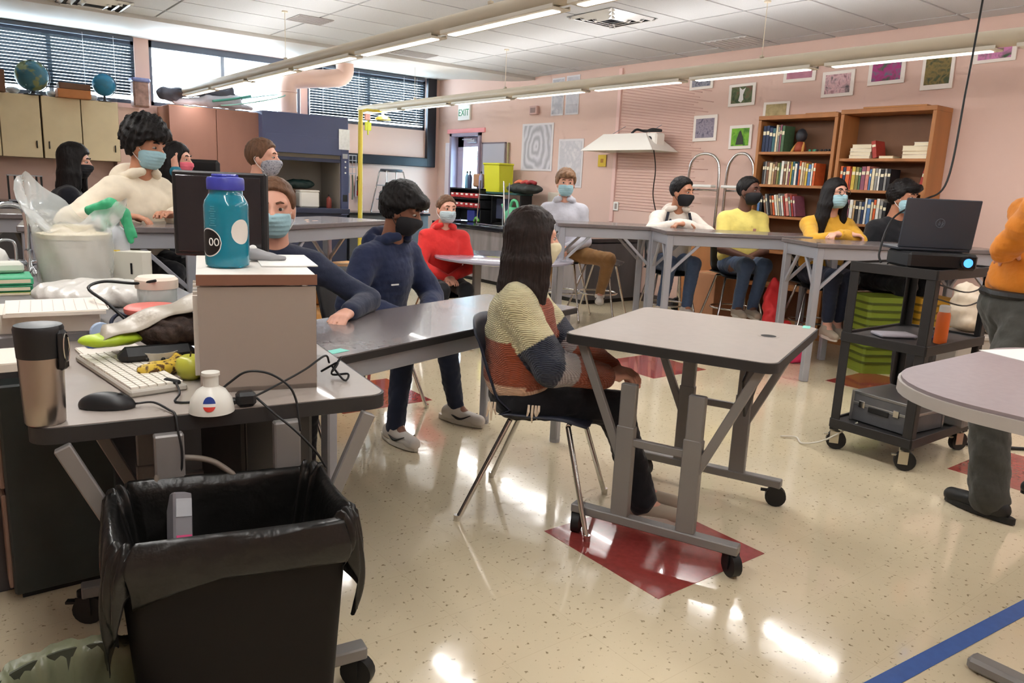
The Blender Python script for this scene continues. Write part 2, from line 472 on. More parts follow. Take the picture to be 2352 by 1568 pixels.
M_slat = mat('blind_slat', (46, 60, 70), .5); M_cord = mat('blind_cord', (220, 225, 230), .6)
def blind(u0, u1, zb, label):
    t = thing('window_blind', label, 'blind', ((u0+u1)/2, BW-.02, zb), 0, 'horizontal slat blinds on the high windows')
    L_ = u1-u0
    MB().box((0, -.02, HEAD-zb-.03), (L_, .05, .05), .004).obj('head_rail', M_frame, t)
    MB().box((0, -.02, 0), (L_, .035, .02), .004).obj('bottom_rail', M_slat, t)
    n = int((HEAD-zb-.08)/.0385); s = None
    for k in range(n):
        if s is None: s = o = MB().box((0, 0, 0), (L_, .046, .002)).obj('slat', M_slat, t)
        else: o = share(s, t)
        o.location = (0, -.02, .035+k*.0385); o.rotation_euler = (radians(-38), 0, 0)
    for x in (-.4, -.1, .3, .42): MB().box((x*L_, -.047, (HEAD-zb)/2), (.006, .002, HEAD-zb-.06)).obj('ladder_cord', M_cord, t)
blind(W1[0]+.02, W1[1]-.02, 2.3, 'closed horizontal blind on the window above the cream wall cabinets')
blind(W3[0]+.02, W3[1]-.06, 2.27, 'half-lowered horizontal blind on the window beside the fire exit')

# exit door with glass, closer and frame
M_dframe = mat('door_frame_mauve', (150, 138, 158), .45); M_leaf = mat('door_leaf', (176, 166, 186), .4)
d = MB()
for v, wd in ((DV0+.025, .05), (DV1-.03, .06)): d.box((RW+.06, v, DZ/2), (.2, wd, DZ), .004)
d.box((RW+.06, (DV0+DV1)/2, DZ-.025), (.2, DV1-DV0, .05), .004)
d = struct(d.obj('door_1', M_dframe))
lf = MB(); lv0, lv1 = DV0+.05, DV1-.06
lf.box((RW+.12, lv0+.05, DZ/2), (.045, .1, DZ-.06)); lf.box((RW+.12, lv1-.08, DZ/2), (.045, .16, DZ-.06))
lf.box((RW+.12, (lv0+lv1)/2, DZ-.13), (.045, lv1-lv0, .16)); lf.box((RW+.12, (lv0+lv1)/2, .14), (.045, lv1-lv0, .26))
lf.obj('door_leaf', M_leaf, d)
MB().box((RW+.12, (lv0+lv1)/2, 1.1), (.008, lv1-lv0-.2, 1.75)).obj('pane', glass_mat('door_glass', (.8, .95, 1)), d)
cl = MB().box((RW+.06, 10.55, 2.03), (.06, .22, .06), .008).obj('door_closer', M_steel, d)
MB().box((RW+.03, 10.62, 2.055), (.02, .3, .015)).obj('closer_arm', M_steel, cl)
MB().box((RW+.07, (lv0+lv1)/2, 1.0), (.03, lv1-lv0-.1, .05), .01).obj('push_bar', M_steel, d)
struct(MB().box((RW-.012, (DV0+DV1)/2, DZ+.035), (.03, DV1-DV0+.2, .07), .004).obj('trim_3', mat('door_head_pink', (232, 150, 152), .5)))
struct(MB().box((RW-.015, DV1+.07, 1.0), (.035, .13, 2.0), .004).obj('trim_4', mat('pale_casing', (214, 206, 214), .5)))

# outside the door
struct(MB().box((12.3, 11, -.1), (10, 16, .1)).obj('ground_outside', mat('pale_pavement', (200, 205, 205), .9, var=(2, .1))))
struct(MB().box((2, 16, -.1), (10, 8.6, .1)).obj('ground_beyond', mat('pale_pavement', (200, 205, 205))))
M_leafs = [mat('foliage_blue_green', (92, 138, 128), .7, var=(3, .3)), mat('foliage_pale', (150, 190, 180), .7, var=(3, .3))]
def tree(x, y, hgt, label, m):
    t = thing('tree', label, 'tree', (x, y, -.05), 0, 'trees outside the fire exit')
    MB().cyl((0, 0, 0), (.05, 0, hgt*.5), .09, .05, 8).obj('trunk', mat('bark', (110, 100, 92), .9), t, smooth=True)
    b = MB()
    for k in range(170):
        a = random.uniform(0, 6.28); r = random.random()**.5*hgt*.3; z = hgt*random.uniform(.22, 1)
        r *= 1.15-abs(z/hgt-.55)
        b.box((r*cos(a), r*sin(a), z), (random.uniform(.1, .22), random.uniform(.08, .2), .02), 0, rot=(random.uniform(-1, 1), random.uniform(-1, 1), a))
    tag(b.obj('foliage', m, t), kind='stuff')
tree(12.5, 15.5, 3.6, 'pale leafy tree seen through the exit door glass, nearer one', M_leafs[1])
tree(14.4, 19.0, 4.2, 'blue-green tree seen through the exit door glass, farther one', M_leafs[0])

# pendant light tubes
M_tube = mat('pendant_cream', (208, 196, 174), .45); M_tray = mat('pendant_tray', (226, 222, 210), .5)
M_lens = mat('pendant_lens', (255, 250, 240), .5, emit=((255, 248, 240), 1.3))
def pendant(u, v0, v1, zc, label, hangers):
    t = thing('pendant_light', label, 'pendant light', (u, v1, zc), 0, 'long tubular pendant lights')
    n = 16
    MB().cyl((0, v0-v1, 0), (0, 0, 0), .054, n=20).obj('tube', M_tube, t, smooth=40)
    MB().lathe([(.054, 0), (.044, .03), (.02, .045)], n=16).obj('end_cap', M_tube, t, smooth=True).rotation_euler = (-pi/2, 0, 0)
    v = -.12; tr = ln = None
    while v-1.25 > v0-v1:
        c = v-.58
        if tr is None:
            b = MB().box((0, 0, -.066), (.13, 1.16, .01), .003).box((.063, 0, -.058), (.006, 1.16, .022)).box((-.063, 0, -.058), (.006, 1.16, .022))
            tr = o = b.obj('reflector_tray', M_tray, t); ln = p = MB().box((0, 0, -.074), (.06, 1.08, .006), .002).obj('lens', M_lens, tr)
            o.location = (0, c, 0)
        else:
            o = share(tr, t, (0, c, 0)); share(ln, o)
        for zz, rot, pw in ((-.079, 0, LAMP_DOWN),):
            a = bpy.data.lights.new('lamp', 'AREA'); a.shape = 'RECTANGLE'; a.size = .05; a.size_y = 1.05; a.energy = pw; a.color = (1, .985, .96)
            lo = bpy.data.objects.new('lamp_light', a); COL.objects.link(lo); lo.parent = t; lo.location = (.1*sin(rot)*-1 if rot else 0, c, zz-(.06 if rot else 0)); lo.rotation_euler = (0, rot, 0)
        v -= 1.28
    nseg = max(1, round((v1-v0)/1.28))
    for rot in (pi+.8, pi-.8):      # open top of the reflector: light thrown up and out, both sides
        a = bpy.data.lights.new('lamp', 'AREA'); a.shape = 'RECTANGLE'; a.size = .06; a.size_y = v1-v0-.3; a.energy = LAMP_UP*nseg; a.color = (1, .985, .96)
        lo = bpy.data.objects.new('lamp_light', a); COL.objects.link(lo); lo.parent = t; lo.location = (-.1*sin(rot), (v0-v1)/2, .03); lo.rotation_euler = (0, rot, 0)
    for hv in hangers:
        h = MB().cyl((0, hv-v1, .06), (0, hv-v1, CE-zc-.005), .003, n=6).lathe([(.028, CE-zc-.02), (.028, CE-zc-.005)], (0, hv-v1, 0), 10).box((0, hv-v1, .065), (.03, .03, .02), .004)
        h.obj('hanger', M_tube, t)
pendant(5.48, -2.2, 11.15, 2.395, 'long cream pendant tube hung parallel to the picture wall', (3.95, 7.42, .4, 9.5))
pendant(2.89, -2.2, 11.1, 2.385, 'long cream pendant tube hung over the middle of the room', (7.5, 4.1, .6))
pendant(.3, -2.4, 6.0, 2.385, 'added cream pendant tube over the left tables, unseen from the camera', (5.0, 2.0, -1.0))  # unseen tube, added at the others' spacing and sized to brighten the foreground
# ------------------------------------------------------------------ furniture
M_lam = mat('pale_laminate', (158, 148, 140), .38, var=(25, .03), coat=.1)
M_edge = mat('dark_edge_band', (42, 40, 40), .5)
M_tbl = mat('table_steel', (134, 130, 128), .45, metal=.3)
M_rubber = mat('black_rubber', (24, 24, 25), .5)
M_dark = mat('dark_laminate', (112, 104, 104), .26, coat=.2, var=(30, .04))
M_dkwood = mat('dark_grey_panel', (70, 68, 70), .55, var=(8, .2), stretch=(1, 1, .2))
M_bshell = mat('navy_plastic', (38, 42, 56), .42)
M_kshell = mat('black_plastic', (26, 26, 28), .45)

def caster(parent, x, y, r=.045, a=.4, fork=M_rubber):
    c = MB().cyl((-.016, 0, r), (.016, 0, r), r, n=18); c.M = None
    w = c.obj('caster', M_rubber, parent, smooth=35); w.location = (x, y, 0); w.rotation_euler = (0, 0, a)
    MB().box((-.021, .012, r*1.35), (.004, r*.9, r*1.3)).box((.021, .012, r*1.35), (.004, r*.9, r*1.3)).cyl((0, .02, r*1.9), (0, .02, r*2.3), .014, n=10).box((0, .05, r*1.5), (.02, .03, .008)).obj('fork', fork, w)
    return w

def mobile_table(label, loc, rz, w, d, z, bars, high, grommet=True):
    t = thing('mobile_desk', label, 'table', loc, rz)
    MB().prism(rrect(w-.012, d-.012, .045), z-.002, z+.0008).obj('tabletop', M_lam, t)
    MB().prism(rrect(w, d, .05, 7), z-.036, z-.001).obj('edge_band', M_edge, t, smooth=40)
    for i, yb in enumerate(bars):
        MB().box((0, yb, .105), (.66, .05, .036), .004).obj('foot_bar', M_tbl, t)
        zt = .645 if not high[i] else z-.036
        for xp in (-.13, .13):
            MB().box((xp, yb, (.12+zt)/2), (.062, .03, zt-.12), .004).box((xp, yb, .30), (.07, .036, .36), .003).obj('upright', M_tbl, t)
        MB().box((0, yb, .42), (.2, .024, .03), .003).obj('cross_bar', M_tbl, t)
        for sx in (-1, 1):
            a = Vector((sx*.15, yb, .36)); b = Vector((sx*(w/2-.06), yb, z-.04)); c = (a+b)/2; L_ = (b-a).length
            MB().box(c, (.034, .024, L_), .003, rot=(0, atan2(b.x-a.x, b.z-a.z), 0)).obj('brace', M_tbl, t)
        for sx in (-1, 1): caster(t, sx*.31, yb, a=.5+sx*.3+i)
    MB().box((.17, bars[1]-.12, .56), (.012, .2, .2), .003, rot=(.5, 0, 0)).obj('cable_tray', M_edge, t)
    if grommet:
        MB().lathe([(.042, z-.002), (.042, z+.0016), (.03, z+.0016)], (.258, .076, 0), 20).obj('grommet_ring', M_lam, t)
        MB().cyl((.258, .076, z-.001), (.258, .076, z+.002), .03, n=20).obj('grommet', mat('grommet_black', (14, 14, 14), .6), t)
        MB().box((w/2-.05, d/2-.03, z+.0012), (.03, .07, .001), 0, rz=.1).obj('sticker', mat('teal_sticker', (120, 206, 190), .5), t)
    return t
mobile_table('small pale rolling desk where the person in the colour-block cardigan sits', (2.452, 1.929, 0), radians(-67.5), .79, .90, .81, (-.39, .37), (False, True))
desk = mobile_table('pale rolling desk covered in clutter behind the bagged black bin', (.577, 2.185, 0), radians(-7.4), .79, .92, .81, (-.47, .17), (True, True), False)

def dark_table(label, x, y, rz, L_, wd, z):
    t = thing('work_table', label, 'table', (x, y, 0), rz)      # origin = near-left corner
    MB().prism(rrect(L_, wd, .012, 3, L_/2, wd/2), z-.028, z).obj('tabletop', M_dark, t)
    MB().prism(rrect(L_+.006, wd+.006, .014, 3, L_/2, wd/2), z-.031, z-.004).obj('edge_band', M_edge, t)
    a = MB()
    for c, s in (((L_/2, .035, z-.066), (L_-.06, .02, .07)), ((L_/2, wd-.035, z-.066), (L_-.06, .02, .07)), ((.035, wd/2, z-.066), (.02, wd-.07, .07)), ((L_-.035, wd/2, z-.066), (.02, wd-.07, .07))): a.box(c, s, .003)
    a.obj('apron', M_steel, t)
    for px in (.06, L_-.06):
        for py in (.06, wd-.06): MB().box((px, py, (z-.06)/2), (.045, .045, z-.06), .006).cyl((px, py, 0), (px, py, .02), .028, n=10).obj('leg', M_steel, t)
    MB().box((.1, .07, z+.0008), (.09, .05, .001)).obj('sticker', mat('teal_sticker', (120, 206, 190), .5), t)
    return t
dark_table('long dark-topped table in front of the person in the navy hoodie', 1.05, 2.38, radians(18), 1.72, .6, .74)

def tall_table(label, x, y, rz, L_, wd=.6, z=1.045, grp='tall steel-framed lab tables'):
    t = thing('lab_table', label, 'table', (x, y, 0), rz, grp)
    MB().box((L_/2, wd/2, z-.016), (L_, wd, .032), .004).obj('tabletop', M_dark, t)
    a = MB()
    for c, s in (((L_/2, .04, z-.075), (L_-.1, .03, .085)), ((L_/2, wd-.04, z-.075), (L_-.1, .03, .085)), ((.04, wd/2, z-.075), (.03, wd-.1, .085)), ((L_-.04, wd/2, z-.075), (.03, wd-.1, .085))): a.box(c, s, .003)
    a.obj('apron', M_steel, t)
    for px, dx in ((.045, 1), (L_-.045, -1)):
        for py, dy in ((.045, 1), (wd-.045, -1)):
            MB().box((px, py, (z-.03)/2), (.055, .055, z-.03), .006).obj('leg', M_steel, t)
            for ex, ey in ((.26*dx, 0), (0, .2*dy)):
                A = Vector((px, py, z-.36)); B = Vector((px+ex, py+ey, z-.1)); c = (A+B)/2; l = (B-A).length
                q = MB(); q.M = Matrix.Translation(c) @ (B-A).to_track_quat('Z', 'Y').to_matrix().to_4x4(); q.box((0, 0, 0), (.024, .024, l), .003)
                q.obj('brace', M_steel, t)
    return t
tall_table('tall lab table nearest the black rolling cart', 5.117, 3.044, radians(-32), 1.5, z=1.04)
tall_table('tall lab table where the person in the cream hoodie folds hands', 4.8, 4.2, radians(-34), 1.5)
tall_table('tall lab table in front of the person in the grey hoodie', 4.45, 5.15, radians(-36), .9)
tall_table('tall lab table with a bright glare behind the navy hoodie', 1.72, 4.62, radians(30), 1.3)
tall_table('tall lab table the person in the cream sweatshirt leans on', .35, 4.5, radians(-8), .85)
tall_table('tall lab table beside the person in black at the far left', .05, 5.62, radians(-9), 1.1)

# school chairs and stools: plastic shell on chrome legs
def shell(seat_h, m):
    def fn(a, b):
        x = (a-.5)*2
        if b < .5:
            y = .2-.4*(b/.5); z = seat_h+.012*(x*x*2-.4)-.02*(b < .12)*(1-b/.12)
            wx = .205+.015*sin(b*pi)
        else:
            t = (b-.5)/.5; y = -.2-.03*sin(t*pi/2)-.09*t+.05*x*x; z = seat_h+.02+.36*t+.012*(x*x*2-.4)*(1-t)-.05*max(0, t-.7)/.3*(abs(x)**3)
            wx = .21-.015*t
            if t < .12: y += .04*(1-t/.12)
        return (x*wx, y, z)
    return MB().grid(fn, 10, 18, .009).obj('seat_shell', m)
def chair(name, label, loc, rz, seat_h, m, splay=.06, rung=0., group=None, cat='chair'):
    t = thing(name, label, cat, loc, rz, group)          # faces +y
    s = shell(seat_h, m); s.parent = t
    s.data.polygons.foreach_set('use_smooth', [True]*len(s.data.polygons))
    for sx in (-1, 1):
        for sy in (-1, 1):
            foot = Vector((sx*(.19+splay), sy*(.19+splay*.8)-(.06 if sy < 0 else 0), 0)); top = Vector((sx*.15, sy*.12, seat_h-.02))
            MB().tube([foot+Vector((0, 0, .002)), top, top+Vector((-sx*.05, 0, .005))], .011, 10).cyl(foot, foot+Vector((0, 0, .025)), .014, n=10).obj('leg', M_chrome, t, smooth=50)
    MB().tube([(-.15, .12, seat_h-.018), (.15, .12, seat_h-.018)], .011, 8).tube([(-.15, -.12, seat_h-.018), (.15, -.12, seat_h-.018)], .011, 8).obj('seat_bar', M_chrome, t, smooth=50)
    for x in (-.1, 0, .1): MB().sphere((x, .196, seat_h-.018), .006, 8, 5).obj('rivet', M_chrome, t)
    if rung:
        f = 1-rung/seat_h; e = .15+(.04+splay)*f
        MB().tube([(e*cos(k*pi/12), e*sin(k*pi/12)-.02, rung) for k in range(24)], .009, 8, closed=True).obj('foot_ring', M_chrome, t, smooth=True)
    return t
SH = .60
chair('school_chair', 'navy plastic school chair under the person in the cardigan', (2.0, 2.32, 0), radians(-52-90), .44, M_bshell)
chair('school_chair', 'dark school chair under the person in the navy hoodie', (2.02, 3.98, 0), radians(285-90), .44, M_kshell)
chair('school_chair', 'dark school chair under the person behind the blue bottle', (1.2, 3.42, 0), radians(262-90), .44, M_kshell)
chair('school_chair', 'dark school chair under the person in the red hoodie', (3.55, 5.64, 0), radians(250-90), .40, M_kshell)
G = 'tall stools with black shells'
STOOLS = {'p9': (5.28, 6.0, 215), 'p10': (5.72, 4.93, 238), 'p11': (6.2, 4.5, 238), 'p12': (6.28, 3.68, 232), 'p13': (6.52, 3.26, 250), 'p2': (.97, 5.12, -60), 'p1': (.78, 6.62, -10), 'p4': (1.78, 5.38, -35)}
for k, lab in (('p9', 'tall chrome stool under the person in the grey hoodie'), ('p10', 'tall chrome stool under the person in the cream hoodie'), ('p11', 'tall chrome stool under the person in the yellow T-shirt'),
               ('p12', 'tall chrome stool under the person in the mustard sweater'), ('p13', 'tall chrome stool under the person in black beside the laptop'),
               ('p2', 'tall chrome stool under the person in the cream sweatshirt'), ('p1', 'tall chrome stool under the person in black at the far left'), ('p4', 'tall chrome stool under the person with the patterned mask')):
    x, y, a = STOOLS[k]; chair('stool', lab, (x, y, 0), radians(a-90), {'p2': .69, 'p1': .62, 'p4': .68}.get(k, SH), M_kshell, .07, .28, G, 'stool')
chair('stool', 'empty tall stool with a black back between two lab tables', (5.62, 5.78, 0), radians(300-90), SH, M_kshell, .07, .28, G, 'stool')

# round table (far) and the grey rounded table at the right edge
t = thing('round_table', 'glossy round table beside the person in the red hoodie', 'table', (3.92, 5.22, 0))
MB().lathe([(.0, .722), (.58, .722), (.6, .728), (.6, .742), (.592, .747), (0, .747)], n=48, cap=False).obj('tabletop', mat('glossy_grey_top', (150, 146, 158), .15, coat=.4), t, smooth=40)
for x in (-.28, .28): MB().box((x, 0, .41), (.07, .04, .62), .006).obj('column', M_tbl, t)
for x in (-.28, .28): MB().box((x, 0, .095), (.05, .6, .035), .005).obj('foot_bar', M_tbl, t)
for x in (-.28, .28):
    for y in (-.28, .28): caster(t, x, y, .04)
MB().box((0, 0, .705), (.7, .08, .03), .004).obj('under_rail', M_edge, t)
t = thing('rounded_table', 'grey rounded-corner table cut off by the right edge', 'table', (2.72, .6, 0))
MB().prism(rrect(1.24, .94, .33, 10), .818, .85).obj('tabletop', mat('mauve_grey_top', (146, 134, 136), .45, var=(40, .05)), t, smooth=40)
MB().prism(rrect(1.256, .956, .338, 10), .806, .84).obj('edge_band', mat('pale_edge', (176, 170, 164), .5), t, smooth=40)
for x in (-.35, .35):
    MB().cyl((x, -.1, .05), (x, -.1, .81), .03, n=14).obj('leg', M_tbl, t, smooth=40); MB().box((x, -.1, .025), (.06, .5, .04), .01).obj('foot', M_tbl, t)
tag(MB().box((3.05, .93, .851), (.3, .21, .002), rz=-.35).obj('paper_sheet', M_white), 'white sheet of paper on the grey rounded table', 'paper')

# black rolling cart
M_cart = mat('cart_black', (40, 38, 38), .5, var=(20, .1))
t = thing('rolling_cart', 'tall black three-shelf rolling cart carrying the laptop', 'cart', (4.22, 1.88, 0))
cw, cd = .68, .44
for i, z in enumerate((.165, .65, 1.03)):
    s = MB().box((0, 0, z-.012), (cw, cd, .02), .002)
    for c, d_ in (((0, cd/2, z-.015), (cw, .012, .05)), ((0, -cd/2, z-.015), (cw, .012, .05)), ((cw/2, 0, z-.015), (.012, cd, .05)), ((-cw/2, 0, z-.015), (.012, cd, .05))): s.box(c, d_, .002)
    s.obj('shelf', M_cart, t)
for sx in (-1, 1):
    for sy in (-1, 1):
        MB().box((sx*(cw/2-.004), sy*(cd/2-.024), .575), (.008, .05, .93), .002).box((sx*(cw/2-.024), sy*(cd/2-.004), .575), (.05, .008, .93), .002).obj('post', M_cart, t)
        caster(t, sx*(cw/2-.03), sy*(cd/2-.03), .052, .9+sx*.3, mat('fork_zinc', (196, 190, 170), .35, metal=.7))
for z in (.93, .86): MB().tube(bez([(-cw/2+.02, -cd/2-.01, z+.04), (0, -cd/2-.02, z-.01), (cw/2-.02, -cd/2-.01, z+.03)], 6), .004, 6).obj('cable_loop', M_rubber, t)

# bookcases
M_oak = mat('bookcase_oak', (168, 112, 66), .5, var=(6, .16), stretch=(1, 1, .12)); M_oakd = mat('bookcase_back', (120, 84, 60), .6, var=(5, .1))
def bookcase(label, v0, v1, H_, shelves, extra):
    w = v1-v0; t = thing('bookcase', label, 'bookcase', (6.95, (v0+v1)/2, 0), 0, 'tall oak bookcases')
    for s in (-1, 1): MB().box((0, s*(w/2-.017), (H_-.04)/2), (.29, .034, H_-.04), .003).obj('side_panel', M_oak, t)
    MB().box((-.003, 0, H_-.02), (.296, w, .04), .003).obj('top_panel', M_oak, t)
    MB().box((.135, 0, H_/2-.02), (.012, w-.07, H_-.05)).obj('back_panel', M_oakd, t)
    for z in shelves: MB().box((-.005, 0, z-.013), (.27, w-.068, .026), .002).obj('shelf', M_oak, t)
    MB().box((-.12, 0, .05), (.02, w-.068, .1)).obj('plinth', M_oak, t)
    return t
LS, RS = (1.80, 1.48, 1.17, .82, .47, .12), (1.735, 1.455, 1.15, .82, .47, .12)
bookcase('oak bookcase with three rows of books, left of the pair', 4.0, 4.86, 2.15, LS, 0)
bookcase('oak bookcase with flat book piles on its upper shelf, right of the pair', 3.12, 3.975, 2.17, RS, 0)
tag(MB().box((6.95, 3.5, 2.178), (.27, .55, .014), .002, rz=.04).obj('cardboard_sheet', mat('cardboard', (186, 132, 84), .8)), 'flat cardboard sheet on top of the right oak bookcase', 'cardboard')
tag(MB().box((6.95, 4.2, 2.156), (.24, .32, .01), .002).obj('cardboard_sheet', mat('cardboard', (186, 132, 84), .8)), 'thin cardboard sheet on top of the left oak bookcase', 'cardboard')

CW = {'navy': (38, 52, 84), 'cream': (222, 206, 170), 'brown': (120, 84, 62), 'white': (226, 222, 212), 'olive': (132, 126, 72), 'black': (34, 34, 38), 'red': (168, 58, 48), 'orange': (212, 98, 50),
      'yellow': (206, 176, 72), 'green': (78, 110, 78), 'plum': (140, 82, 100), 'grey': (140, 138, 134), 'blue': (86, 122, 170), 'tan': (186, 152, 110), 'pink': (206, 130, 118), 'teal': (60, 104, 112)}
M_page = mat('book_pages', (226, 214, 186), .8)
ORD = ('first', 'second', 'third', 'fourth', 'fifth', 'sixth', 'seventh', 'eighth', 'ninth', 'tenth', 'eleventh', 'twelfth', 'thirteenth', 'fourteenth', 'fifteenth', 'sixteenth', 'seventeenth', 'eighteenth', 'nineteenth', 'twentieth', 'twenty-first', 'twenty-second', 'twenty-third', 'twenty-fourth')
def book(label, v, z, cname, w, h, d=.17, lean=0., flat=False, rz=0., u=6.83, group=None):
    """standing book with its spine towards the room; v = left edge of the spine"""
    t = thing('book', label, 'book', (u, v, z), 0, group); m = mat('book_'+cname, CW[cname], .55, var=(30, .12))
    t.rotation_euler = (lean, 0, rz)
    b = MB()
    if flat:
        b.box((d/2, 0, .0015), (d, w, .003)).box((d/2, 0, h-.0015), (d, w, .003)).box((d-.0015, 0, h/2), (.003, w, h)); b.obj('cover', m, t)
        MB().box((d/2-.002, 0, h/2), (d-.008, w-.008, h-.006)).obj('pages', M_page, t)
    else:
        b.box((.0015, -w/2, h/2), (.003, w, h)).box((d/2, -.001, h/2), (d, .002, h)).box((d/2, -w+.001, h/2), (d, .002, h)); b.obj('cover', m, t)
        MB().box((d/2, -w/2, h/2), (d-.006, max(w-.004, .004), h-.006)).obj('pages', M_page, t)
        if w > .018: MB().box((-.0004, -w/2, h*.72), (.001, w*.8, h*.14)).obj('spine_label', mat('spine_print', (232, 222, 190), .6), t)
    return t
def row(v0, z, seq, shelf, lean=0., h0=.22):
    v = v0; n = len(seq)
    for i, (c, w) in enumerate(seq):
        h = h0+random.uniform(-.018, .018); L_ = lean*(i > 1)
        if lean and i == 2: v -= h*sin(lean)*.95
        book('%s book, %s from the left %s' % (c, ORD[i], shelf), v, z+(w*sin(L_) if L_ else 0), c, w, h, .17, -L_ if L_ else 0, group=shelf[3:])
        v -= (w+.0015)/max(cos(L_), .6)+(.002 if L_ else 0)
row(4.81, 1.80, [('navy', .036), ('navy', .036), ('navy', .036), ('teal', .034), ('cream', .024), ('grey', .02), ('plum', .02), ('green', .032)], 'on the top shelf of the left bookcase', h0=.245)
row(4.77, 1.48, [('black', .022), ('grey', .02), ('brown', .03), ('cream', .034), ('tan', .026), ('brown', .026), ('olive', .026), ('green', .016), ('white', .03), ('brown', .03), ('cream', .022), ('plum', .02), ('yellow', .018), ('teal', .024), ('white', .026), ('navy', .018), ('orange', .022), ('cream', .024), ('tan', .022), ('yellow', .026), ('blue', .03), ('white', .02), ('orange', .026)], 'on the second shelf of the left bookcase', h0=.215)
row(4.79, 1.17, [('blue', .03), ('black', .026), ('brown', .022), ('grey', .02), ('black', .018), ('brown', .024), ('orange', .024), ('white', .024), ('cream', .018), ('grey', .02), ('white', .022), ('red', .018), ('pink', .034), ('grey', .02), ('red', .02), ('plum', .024)], 'on the third shelf of the left bookcase', .22, .205)
row(3.925, 1.455, [('orange', .026), ('navy', .026), ('orange', .04), ('red', .016), ('yellow', .036), ('olive', .032), ('green', .02), ('plum', .04), ('pink', .034), ('blue', .02), ('cream', .03), ('grey', .026), ('white', .02), ('black', .034), ('grey', .024), ('black', .03)], 'on the second shelf of the right bookcase', h0=.2)
row(3.9, 1.15, [('grey', .03), ('white', .024), ('cream', .026), ('plum', .022), ('white', .034), ('tan', .022), ('black', .03), ('grey', .026), ('navy', .026), ('white', .022), ('blue', .034), ('cream', .022), ('orange', .024), ('white', .03), ('grey', .03), ('black', .03)], 'on the third shelf of the right bookcase', h0=.215)
book('upright red book at the right end of the right bookcase shelf', 3.2, 1.455, 'red', .03, .2, lean=.16)
# flat piles on the right case's upper shelf
PG = 'books lying in piles on the right bookcase'
for k, (v, z, h, w, c, lab) in enumerate(((3.77, 1.735, .03, .21, 'white', 'white book at the bottom of the left pile on the upper shelf'), (3.765, 1.765, .032, .2, 'cream', 'cream book second in the left pile on the upper shelf'), (3.76, 1.797, .03, .2, 'white', 'white book third in the left pile on the upper shelf'),
        (3.755, 1.827, .034, .19, 'cream', 'cream book topping the left pile on the upper shelf'), (3.52, 1.735, .025, .13, 'tan', 'thin tan book lying between the two piles'),
        (3.27, 1.735, .034, .23, 'white', 'white book at the bottom of the right pile on the upper shelf'), (3.26, 1.769, .03, .24, 'tan', 'tan book second in the right pile on the upper shelf'), (3.265, 1.799, .045, .23, 'cream', 'cream book third in the right pile on the upper shelf'), (3.22, 1.844, .03, .14, 'white', 'small white book topping the right pile on the upper shelf'))):
    book(lab, v, z, c, w, h, .17, flat=True, rz=.04*((k*37) % 5-2), u=6.84, group=PG)
book('red book leaning against the left flat pile on the upper shelf', 3.635, 1.737, 'red', .04, .15, .16, lean=-.2)
# ornament on the top shelf
t = thing('figurine', 'small red and black painted figurine on the top shelf of the left bookcase', 'figurine', (6.92, 4.43, 1.80))
MB().lathe([(.05, 0), (.06, .03), (.045, .08), (.03, .1)], n=14).obj('skirt', mat('fig_red', (150, 62, 36), .6), t, smooth=True)
MB().lathe([(.028, .1), (.05, .13), (.055, .17), (.035, .21), (.01, .225)], n=14).obj('head', mat('fig_black', (44, 46, 52), .5), t, smooth=True)
for y in (-.05, .05): MB().tube([(0, y*.6, .09), (-.03, y, .04), (-.05, y*1.2, .0)], .013, 8).obj('arm', mat('fig_tan', (204, 150, 80), .6), t)
t = thing('trinket_strand', 'strand of dark green trinkets lying on the top shelf of the left bookcase', 'ornament', (6.9, 4.2, 1.80))
for k in range(9): MB().sphere((.02*sin(k*1.7), .11-.03*k, .014), .014, 8, 6).obj('bead', mat('bead_green' if k < 3 else 'bead_dark', (70, 150, 120) if k < 3 else (44, 44, 46), .4), t, smooth=True)
# ------------------------------------------------------------------ along the window wall
M_cream = mat('cream_cabinet', (206, 190, 156), .5, var=(4, .05)); M_orange = mat('orange_wood', (142, 100, 86), .5, var=(3, .08), stretch=(1, 1, .2))
M_hood = mat('hood_navy', (74, 80, 112), .5); M_hoodd = mat('hood_dark', (46, 50, 72), .5); M_hin = mat('hood_liner', (150, 142, 132), .6)
M_ktop = mat('black_lab_top', (30, 30, 34), .18, coat=.3)
def wall_cab(label, u0, u1, doors, group):
    t = thing('wall_cabinet', label, 'cabinet', ((u0+u1)/2, 11.3, 1.42), 0, group)
    w = u1-u0; MB().box((0, .02, .37), (w, .32, .74), .003).obj('body', mat('cabinet_carcass', (120, 104, 78), .6), t)
    dw = w/doors
    for k in range(doors):
        d = MB().box((-w/2+dw*(k+.5), -.15, .37), (dw-.012, .02, .735), .003).obj('door', M_cream, t)
        MB().box((-w/2+dw*k+(.06 if k % 2 == 0 else dw-.06), -.165, .16), (.012, .02, .09), .004).obj('handle', M_rubber, d)
wall_cab('cream wall cabinet with one black pull under the large globe', .37, 1.215, 2, 'cream wall cabinets')
wall_cab('cream wall cabinet with two doors under the small globe', 1.225, 2.08, 2, 'cream wall cabinets')
